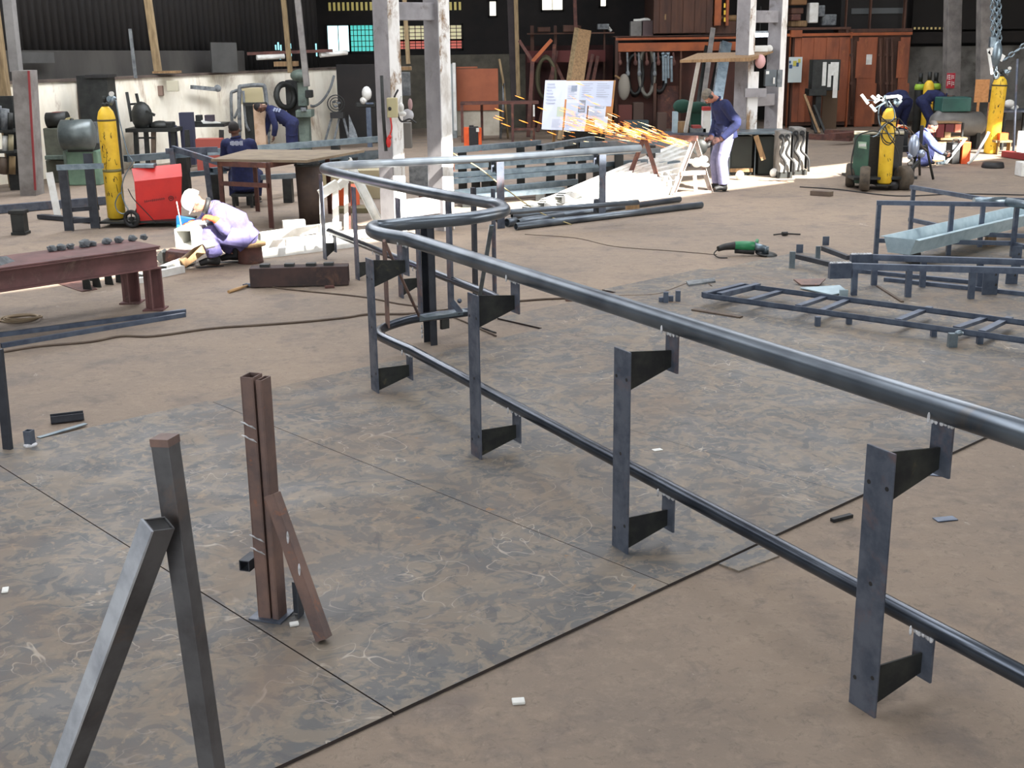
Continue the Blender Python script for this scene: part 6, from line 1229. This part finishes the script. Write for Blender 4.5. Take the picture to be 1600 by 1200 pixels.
for x0,y0,x1,y1,l in ((28,82,84,98,'dull grey sheet on the dark wall, upper left'),(330,68,370,112,'dull grey panel on the dark wall above the white wall')):
    Yw3=23.7+(x0-28)/300*4.3; solo('grey_wall_sheet',M('dull_grey_sheet',(66,66,64),(54,54,52),scale=2,rough=.6),l,'sheet',D(x0,y1,Yw3),lambda m:m.pl((x0,(y0+y1)/2),(x1,(y0+y1)/2),Yw3-.2,Yw3-.2+(x1-x0)/300*4.3,.03,(y1-y0)/F*Yw3))
solo('light_leaks',ME('cyan_leak',(150,225,235),.8),'small bright leaks in the dark sheeting above the drilling machine','leaks',D(440,80,30.2),lambda m:[m.px(x,y,x+1.6,y+h,30.3,.01) for x,y,h in ((430,70,8),(434,66,12),(438,70,9),(453,68,8),(454,82,6),(474,62,16),(476,80,6),(493,68,10),(494,80,8),(432,84,8),(437,86,7))])['kind']='stuff'
solo('pale_strip',m_slag,'pale leaning strip on the dark wall left of the timber post','strip',D(206,120,24.2),lambda m:m.pl((203,45),(212,122),24.2,24.2,.06,.03,up=V((0,-1,0))))
# ================================================================== PEOPLE
def limb(m,pts,rr,n=12): m.tube(smoothpath(pts,4),[rr[min(int(i/4),len(rr)-2)]+(rr[min(int(i/4)+1,len(rr)-1)]-rr[min(int(i/4),len(rr)-2)])*((i%4)/4 if i<4*(len(pts)-1) else 1) for i in range(4*(len(pts)-1)+1)],n)
def hand(m,wr,d,palm,s=1.,curl=.6):
    """palm with five separate bent fingers; d = pointing direction, palm = palm normal"""
    d=V(d).normalized(); p=(V(palm)-d*V(palm).dot(d)).normalized(); x=d.cross(p)
    m.ball(wr+d*.05*s,(1,1,1)[0]*V((.038*s,.045*s,.024*s)),10,Matrix((x,d,p)).transposed())
    for k,(o,l) in enumerate(((-.03,.062),(-.01,.075),(.01,.07),(.029,.055))):
        a=wr+d*.085*s+x*o*s; l*=s; b=a+(d*math.cos(curl*.5)+p*math.sin(curl*.5))*l*.45; c=b+(d*math.cos(curl*1.3)+p*math.sin(curl*1.3))*l*.33; e=c+(d*math.cos(curl*2)+p*math.sin(curl*2))*l*.28
        m.tube([a-d*.02*s,a,b,c,e],[.0095*s,.0095*s,.009*s,.0085*s,.0065*s],8)
    a=wr+d*.03*s-x*.03*s; b=a+(-x*.7+d*.7+p*.3)*.035*s; c=b+(d*.8-x*.2+p*.5).normalized()*.03*s
    m.tube([a,b,c],[.012*s,.011*s,.008*s],8)
def person(name,label,J,f,cloth_top,cloth_bot,skin,hair='hair',tags=None,hat=None,gloves=None,shoes=None,top_name='jacket',bot_name='trousers',voxel=.011,bulk=1.,fold=.009):
    f=V(f).normalized(); up=(J['head']-J['neck']).normalized()
    TH_=thing('person',label,'person',flat(J['pelvis']))
    side=f.cross(up).normalized(); fz=(f-up*f.dot(up)).normalized()
    hrot=Matrix((side,fz,up)).transposed()
    h=J['head']
    def body(m):
        m.ball(h+up*.02,V((.076,.095,.105)),16,hrot); m.ball(h+fz*.03-up*.055,V((.055,.06,.06)),12,hrot)   # skull, jaw
        m.ball(h+fz*.098-up*.012,V((.014,.02,.022)),8,hrot); m.ball(h+fz*.09-up*.048,V((.024,.012,.009)),8,hrot)  # nose, lips
        for s in (-1,1): m.ball(h+side*s*.078-up*.01-fz*.005,V((.012,.024,.034)),8,hrot); m.ball(h+side*s*.032+fz*.088+up*.022,V((.02,.012,.008)),8,hrot)
        limb(m,[J['chest'],J['neck'],h-up*.05],[.09,.055,.055])
        limb(m,[J['pelvis'],J['pelvis'].lerp(J['chest'],.5),J['chest']],[.09,.08,.09])
        for s in 'LR':
            limb(m,[J['chest'].lerp(J['sh'+s],.4),J['sh'+s],J['el'+s],J['ha'+s]],[.06,.045,.034,.027])
            limb(m,[J['pelvis'],J['hip'+s],J['kn'+s],J['an'+s]],[.08,.066,.05,.038])
            limb(m,[J['an'+s],J['an'+s].lerp(J['toe'+s],.6),J['toe'+s]],[.04,.036,.028])
            hand(m,J['ha'+s],J.get('hd'+s,J['ha'+s]-J['el'+s]),J.get('hp'+s,f),1.0,J.get('curl',.7))
    part(TH_,'body',skin,body,remesh=.0075,smooth_it=2)
    def topf(m):
        c,pv=J['chest'],J['pelvis']; ax=(J['shL']-J['shR']); ax=ax.normalized(); d=(c-pv).normalized(); fw=ax.cross(d).normalized(); ax=d.cross(fw); mid_=J.get('belly',pv.lerp(c,.5))
        B_=bulk; secs=[(pv-d*.1*B_,ax*.18*B_,fw*.15*B_),(pv+d*.05,ax*.175*B_,fw*.145*B_),(mid_,ax*.17*B_,fw*.145*B_),(c-d*.02,ax*.19*B_,fw*.14*B_),(c.lerp(J['neck'],.55),ax*.155*B_,fw*.115*B_),(J['neck']-(J['neck']-c)*.12,ax*.075,fw*.075)]
        m.loft(secs,18)
        for s in 'LR':
            w=J['el'+s].lerp(J['ha'+s],.93)
            limb(m,[c.lerp(J['sh'+s],.55),J['sh'+s],J['sh'+s].lerp(J['el'+s],.5),J['el'+s],w],[.09*bulk,.08*bulk,.072*bulk,.068*bulk,.056])
            # sleeve and back folds
            for t,k in ((.35,.071),(.6,.068),(.8,.066)):
                q=J['sh'+s].lerp(J['el'+s],t); dd=(J['el'+s]-J['sh'+s]); m.torus(q,k*bulk,fold,dd+fz*.25,12,5)
        for t in (.12,.3,.55): 
            q=pv.lerp(c,t); m.torus(q,.148*bulk,fold*1.3,d+fw*.5*(t-.2)+ax*.35,18,5)
    tp=part(TH_,top_name,cloth_top,topf,remesh=voxel,smooth_it=2)
    part(TH_,'collar',cloth_top,lambda m:m.torus(J['neck']-(J['neck']-J['chest'])*.05,.07,.018,(J['neck']-J['chest']).lerp(h-J['neck'],.4),16,6))
    def botf(m):
        pv=J['pelvis']; m.ball(pv,(.175,.155,.15),14)
        for s in 'LR':
            k=J['kn'+s]; an=J['an'+s]; limb(m,[pv.lerp(J['hip'+s],.7),J['hip'+s],J['hip'+s].lerp(k,.5),k,k.lerp(an,.55),an+(k-an).normalized()*.03],[.125,.125,.112,.098,.094,.092])
            for t in (.12,.4,.75): q=k.lerp(an,t); m.torus(q,.088,fold,an-k+fz*.2,12,5)
            for t in (.25,.5,.75): q=J['hip'+s].lerp(k,t); m.torus(q,.106,fold,k-J['hip'+s]+fz*.25,12,5)
    part(TH_,bot_name,cloth_bot,botf,remesh=voxel,smooth_it=2)
    for s in 'LR':
        a,t=J['an'+s],J['toe'+s]; dd=(t-a); dd.z=0; dd.normalize()
        def boot(m):
            m.tube([a-dd*.05+V((0,0,-.045)),a+V((0,0,-.03)),a.lerp(t,.5),t],[.036,.05,.044,.034],12); m.tube([a+V((0,0,-.03)),a+V((0,0,.07))],[.05,.052],12)
        bt_=part(TH_,'boot',shoes or m_black,boot,remesh=.009,smooth_it=2)
        zb=min(a.z,t.z)-.05
        part(bt_,'sole',m_black,lambda m:m.prism([a-dd*.085+V((0,0,zb-a.z)),a-dd*.03+V((-dd.y*.035,dd.x*.035,zb-a.z)),t+V((-dd.y*.04,dd.x*.04,zb-t.z)),t+dd*.04+V((0,0,zb-t.z)),t-V((-dd.y*.04,dd.x*.04,t.z-zb)),a-dd*.03-V((-dd.y*.035,dd.x*.035,a.z-zb))],V((0,0,.018))))
    if hat is None:
        def hf(m):
            m.ball(h+up*.045-fz*.018,V((.082,.094,.09)),16,hrot)
        part(TH_,'hair',m_hair if hair=='hair' else hair,hf)
    else: hat(TH_,h,up,fz,side,hrot)
    if gloves:
        for s in 'LR': 
            part(TH_,'glove',gloves,lambda m:(hand(m,J['ha'+s],J.get('hd'+s,J['ha'+s]-J['el'+s]),J.get('hp'+s,f),1.22,J.get('curl',.7)),limb(m,[J['ha'+s]-(J['ha'+s]-J['el'+s]).normalized()*.09,J['ha'+s],J['ha'+s]+(J.get('hd'+s,J['ha'+s]-J['el'+s])).normalized()*.03],[.058,.045,.042])),remesh=.0065,smooth_it=2)
    eyes=part(TH_,'eye',m_white,lambda m:[m.ball(h+side*s*.032+fz*.087+up*.012,(.012,.008,.008),8,hrot) for s in (-1,1)])
    part(eyes,'pupil',m_black,lambda m:[m.ball(h+side*s*.032+fz*.0945+up*.012,(.005,.004,.005),6,hrot) for s in (-1,1)])
    return TH_,tp
def std(base,f,upd):      # local (forward,left,up) -> world joints
    f=V((f[0],f[1],0)).normalized(); l=V((-f.y,f.x,0)); return {k:V(base)+f*a+l*b+V((0,0,c)) for k,(a,b,c) in upd.items()},f
# --- standing man with the grinder
mbase=flat(G(1126,298)); f=(-1,-.12,0)
J,fv=std(mbase,f,dict(anL=(-.02,.12,.09),toeL=(.15,.14,.05),anR=(.03,-.1,.09),toeR=(.2,-.12,.05),knL=(.03,.12,.5),knR=(.07,-.1,.5),hipL=(-.05,.1,.92),hipR=(-.05,-.1,.92),pelvis=(-.06,0,.97),belly=(-.05,0,1.17),chest=(.02,0,1.36),neck=(.12,0,1.49),head=(.245,.0,1.545),
  shL=(.03,.21,1.41),shR=(.06,-.2,1.41),elL=(-.15,.27,1.12),haL=(.08,.2,.87),elR=(.04,-.26,1.1),haR=(.2,-.0,.87)))
J['hdL']=fv+V((0,0,-.35)); J['hdR']=fv+V((0,0,-.3)); J['hpL']=V((0,.6,-.6)); J['hpR']=V((0,-.5,-.6))
def mcap(TH_,h,up,fz,side,hr):
    part(TH_,'cap',M('grey_knit_cap',(112,104,92),(88,82,74),scale=30,rough=.9),lambda m:(m.ball(h+up*.055-fz*.012,V((.088,.1,.085)),16,hr),m.torus(h+up*.04-fz*.01,.088,.012,up-fz*.1,18,6)))
    part(TH_,'ear_muff',m_black,lambda m:[m.ball(h+side*s*.088-fz*.0,V((.022,.035,.045)),10,hr) for s in (-1,1)])
m_trs=M('pale_blue_grey_trousers',(120,118,146),(96,95,124),scale=7,rough=.9,bump=.4,bscale=20)
MAN,_=person('person','person in navy jacket and pale trousers standing bent over a grinder',J,(fv+V((0,0,-.75))),m_navy,m_trs,m_skinl,hat=mcap,bulk=1.15,gloves=M('brown_work_glove',(62,32,26),(48,28,24),scale=14,rough=.9))
gp=J['haL'].lerp(J['haR'],.5)+fv*.12+V((0,0,-.1))
AG2=thing('disc_grinder','dark angle grinder held by the standing man above the sawhorse','angle grinder',gp)
part(AG2,'motor_housing',m_black,lambda m:m.tube([gp-fv*.1+V((0,0,.05)),gp+V((0,0,.0)),gp+fv*.1+V((0,0,-.04))],[.036,.046,.042],12)); part(AG2,'gear_head',m_dkmach,lambda m:m.ball(gp+fv*.14+V((0,0,-.04)),(.05,.05,.05),10)); part(AG2,'guard',m_dkmach,lambda m:m.lathe([(.02,0),(.13,0),(.13,.03),(.12,.03)],gp+fv*.16+V((0,-.04,-.03)),V((.25,1,.1)),20)); part(AG2,'disc',m_dkmach,lambda m:m.cyl(gp+fv*.16+V((0,-.045,-.04)),gp+fv*.16+V((0,-.038,-.04)),.115)); part(AG2,'side_grip',m_black,lambda m:m.cyl(gp+fv*.1,gp+fv*.08+V((.0,-.04,.13)),.018))
# --- squatting welder in lilac overalls
Yq=14.0; hn=D(362,412,Yq); zb0=hn.z
def q_(px,py,dy=0): return D(px,py,Yq+dy)
foot1,foot2=flat(G(334,417)),flat(G(366,413))
J=dict(head=q_(305,316,.06),neck=q_(329,323,.1),chest=q_(346,335,.12),belly=q_(370,348,.14),pelvis=q_(380,368,.14),shL=q_(341,334,-.12),shR=q_(335,324,.32),elL=q_(352,359,-.22),haL=q_(338,344,-.26),elR=q_(318,348,.36),haR=q_(300,350,.2),
 hipL=q_(376,372,.0),hipR=q_(378,372,.28),knL=q_(326,366,-.12),knR=q_(334,360,.4),anL=foot1+V((.03,0,.1)),toeL=foot1+V((-.15,-.05,.05)),anR=foot2+V((.0,.15,.1)),toeR=foot2+V((-.18,.1,.05)),curl=1.0)
J['hdL']=V((-.8,-.1,.35)); J['hpL']=V((0,.3,-1)); J['hdR']=V((-1,-.2,-.2)); J['hpR']=V((0,0,-1))
def whelm(TH_,h,up,fz,side,hr):
    hm=part(TH_,'hard_hat',M('white_helmet',(222,220,214),rough=.45),lambda m:m.lathe([(.124,-.005),(.127,.02),(.124,.065),(.105,.112),(.064,.142),(0,.152)],h+up*.01-fz*.01,up-fz*.12,22)); part(hm,'brim',M('white_helmet_brim',(212,210,204),rough=.45),lambda m:m.lathe([(.11,0),(.142,-.004),(.142,.004),(.11,.01)],h+up*.012+fz*.012,up-fz*.12,22))
    part(TH_,'goggles',m_black,lambda m:(m.ball(h+fz*.088+up*.012,V((.062,.022,.024)),12,hr),m.torus(h+up*.01,.084,.008,up,18,5)))
    part(TH_,'dark_scarf',m_black,lambda m:m.torus(J['neck'].lerp(h,.25),.072,.03,h-J['neck'],16,8))
WEL,wt=person('person','person in lilac overalls and white hard hat squatting to weld',J,V((-.9,-.25,-.5)),m_lilac,m_lilac,m_skinl,hat=whelm,bulk=1.1,fold=.017,gloves=M('orange_glove',(236,92,52),(220,80,46),scale=14,rough=.9),top_name='overall_top',bot_name='overall_legs')
stc=flat(G(392,410)); STL=thing('stool','small rusty drum stool with a pale seat under the squatting welder','stool',stc); zs2=max(.22,J['pelvis'].z-.19)
part(STL,'drum',m_rust,lambda m:m.lathe([(.15,.0),(.145,.03),(.14,zs2-.04),(.15,zs2-.02)],stc,n=20)); part(STL,'seat',m_wood,lambda m:m.lathe([(0,zs2-.02),(.19,zs2-.02),(.19,zs2+.015),(0,zs2+.02)],stc,n=22))
bc=q_(296,347,.3); solo('blue_cloth',M('arc_lit_blue_sheet',(50,150,214),(34,116,190),scale=5,rough=.6,bump=.3,bscale=12),'bright blue cloth bundled in front of the welder\'s face','cloth',bc,lambda m:(m.hexa([q_(276,360,.2),q_(318,362,.2),q_(318,362,.5),q_(276,360,.5),q_(275,337,.25),q_(312,345,.25),q_(312,343,.55),q_(275,335,.55)])),bevel=.03)  # bright blue also paints the arc glare on the cloth
b0=D(287,373,Yq-.42); bd=V((.16,.98,.02)).normalized()
BX=solo('box_section',m_white,'white square tube held end on before the welder','box section',b0,lambda m:m.hollow(b0,b0+bd*.75,.215,.215,.024),bevel=.01)
part(BX,'inner_shade_plate',m_rust,lambda m:m.beam(b0+bd*.45,b0+bd*.47,.166,.166))  # brown plate set inside to darken the tube mouth
arcp=q_(288,357,-.1); 
ld=bpy.data.lights.new('welding_arc','POINT'); ld.energy=10; ld.color=(.6,.78,1); ld.shadow_soft_size=.03; lo=bpy.data.objects.new('welding_arc',ld); COL.objects.link(lo); lo.location=arcp
solo('welding_rod',m_white,'thin bright welding rod above the square tube','rod',arcp,lambda m:m.pl((276,315),(284,356),Yq-.1,Yq-.15,.008,.008,up=V((0,-1,0))))
for (pts,w,h,mm,l) in ((((284,412),(318,387)),.1,.1,m_wood,'timber block leaning below the square tube'),(((262,398),(300,402)),.2,.12,m_rust,'brown block under the square tube'),(((252,408),(262,396)),.16,.14,m_dkmach,'dark casting left of the square tube')):
    p,q=D(*pts[0],Yq-.25 if mm is m_wood else Yq+.05),D(*pts[1],Yq-.1 if mm is m_wood else Yq+.05); solo('timber_block' if mm is m_wood else 'steel_block',mm,l,'block',p,lambda m:m.beam(p,q,w,h),bevel=.006)
solo('white_cloth',m_white,'white cloth over the square tube at the welder\'s knee','cloth',q_(325,378,-.3),lambda m:m.hexa([q_(315,379,-.4),q_(322,390,-.42),q_(336,387,-.36),q_(336,376,-.34),q_(316,376,-.38),q_(323,387,-.44),q_(337,384,-.38),q_(336,373,-.36)]),bevel=.008)
# --- man sitting with his back turned (behind the bench frame)
Ys2=19.2
def q2(px,py,dy=0): return D(px,py,Ys2+dy)
fz0=q2(380,302).z
def J_back(): return dict(head=q2(366,203,-.0),neck=q2(368,214,.0),chest=q2(373,232,-.02),belly=q2(378,256,-.06),pelvis=q2(381,286,-.02),shL=q2(353,224,.02),shR=q2(392,224,.02),elL=q2(350,252,.15),haL=q2(356,262,.4),elR=q2(402,252,.15),haR=q2(396,264,.4),hipL=q2(372,288,.05),hipR=q2(391,288,.05),knL=q2(366,272,.5),knR=q2(402,272,.5),anL=V((q2(368,300,.5).x,Ys2+.45,.09)),toeL=V((q2(368,300,.5).x-.03,Ys2+.62,.05)),anR=V((q2(400,300,.5).x,Ys2+.45,.09)),toeR=V((q2(400,300,.5).x+.03,Ys2+.62,.05)))
J=J_back(); SIT,stp=person('person','person in navy seen from behind, sitting beyond the bench frame',J,V((-.1,1,-.25)),m_navy,m_navy,m_skin)
c=q2(368,224,-.24); part(stp,'back_print',M('faded_white_print',(170,174,190),rough=.8),lambda m:[m.box(c+V((-.08+.022*k,-.0+.006*abs(k-4),.0)),(.014,.02,.07 if k%3 else .05)) for k in range(9)])
lw=D(381,303,Ys2); sl=flat(lw); zt3=max(.1,J['pelvis'].z-.16); solo('low_stool',m_dkmach,'low dark stool under the seated man in navy','stool',sl,lambda m:(m.box(V((sl.x,sl.y+.0,zt3-.02)),(.34,.3,.04)),[m.box(V((sl.x+a,sl.y+b,zt3/2-.02)),(.04,.04,zt3-.04)) for a in (-.14,.14) for b in (-.12,.12)]))
# --- man bending left at the pale post
Yb3=27.0
bb=flat(D(456,240,Yb3)); 
def q3(px,py,dy=0): return D(px,py,Yb3+dy)
def zed(p,z): return V((p.x,p.y,z))
J=dict(head=q3(406,168,0),neck=q3(417,168,.02),chest=q3(428,176,.05),belly=q3(441,182,.08),pelvis=q3(455,192,.1),shL=q3(424,178,-.16),shR=q3(422,174,.24),elL=q3(430,197,-.2),haL=q3(428,213,-.15),elR=q3(418,195,.3),haR=q3(413,212,.3),hipL=q3(455,195,0),hipR=q3(457,195,.2),knL=zed(q3(454,220,0),.46),knR=zed(q3(459,220,.2),.46),anL=zed(q3(455,240,0),.09),anR=zed(q3(462,240,.2),.09),toeL=zed(q3(444,240,-.02),.05),toeR=zed(q3(451,240,.2),.05))
J['hdL']=V((-.2,0,-1)); J['hdR']=V((-.2,0,-1))
BND,bt3=person('person','person in navy overalls bending down beside the pale square post',J,V((-.7,0,-.7)),m_navy,m_navy,m_skin)
c=q3(435,174,-.1)+V((0,-.02,.02)); part(bt3,'back_print',M('faded_white_print2',(160,170,196),rough=.8),lambda m:[m.box(c+V((-.08+.05*k,.03*k,.02-.012*k)),(.035,.1,.07),Matrix.Rotation(.5,3,'Y')) for k in range(3)])
# --- kneeling welder on the right
Yw4=23.9
def q4(px,py,dy=0): return D(px,py,Yw4+dy)
J=dict(head=q4(1456,199,0),neck=q4(1449,205,0),chest=q4(1442,211,.0),belly=q4(1435,222,.0),pelvis=q4(1430,235,.0),shL=q4(1447,211,.2),shR=q4(1449,214,-.18),elL=q4(1462,227,.2),haL=q4(1474,238,.15),elR=q4(1459,229,-.2),haR=q4(1473,239,-.1),hipL=q4(1432,238,.12),hipR=q4(1432,238,-.12),knL=q4(1452,236,.16),knR=zed(q4(1450,250,-.16),.12),anL=zed(q4(1450,255,.16),.09),anR=zed(q4(1426,255,-.14),.1),toeL=zed(q4(1460,256,.16),.05),toeR=zed(q4(1418,256,-.14),.06))
J['hdL']=V((1,0,-.4)); J['hdR']=V((1,0,-.4))
KN,_=person('person','person in pale blue jacket kneeling towards the orange welder box',J,V((.8,-.35,-.4)),M('pale_blue_jacket',(104,116,170),(84,94,150),scale=8,rough=.9,bump=.3,bscale=20),m_navy,m_skinl,gloves=m_black)
# --- two men bending at the far wall
def farman(x,y,Y,lab,dirx,dy):
    b=flat(D(x,y,Y)); 
    J,fv=std(b,(dirx,dy,0),dict(anL=(0,.13,.09),toeL=(.17,.14,.05),anR=(0,-.13,.09),toeR=(.17,-.14,.05),knL=(.05,.13,.5),knR=(.05,-.13,.5),hipL=(-.14,.1,.9),hipR=(-.14,-.1,.9),pelvis=(-.16,0,.95),belly=(-.02,0,1.08),chest=(.18,0,1.1),neck=(.34,0,1.06),head=(.45,0,1.0),shL=(.24,.2,1.06),shR=(.24,-.2,1.06),elL=(.3,.24,.78),elR=(.3,-.24,.78),haL=(.4,.14,.58),haR=(.4,-.14,.58)))
    J['hdL']=V((0,0,-1)); J['hdR']=V((0,0,-1)); return person('person',lab,J,fv+V((0,0,-1)),m_navy,m_navy,m_skin)
farman(1404,203,29.5,'person in dark navy bending down beside the container doors',-.25,1)
farman(1450,204,29.3,'person in navy stooping over the green cover of the air tank',1,-.25)
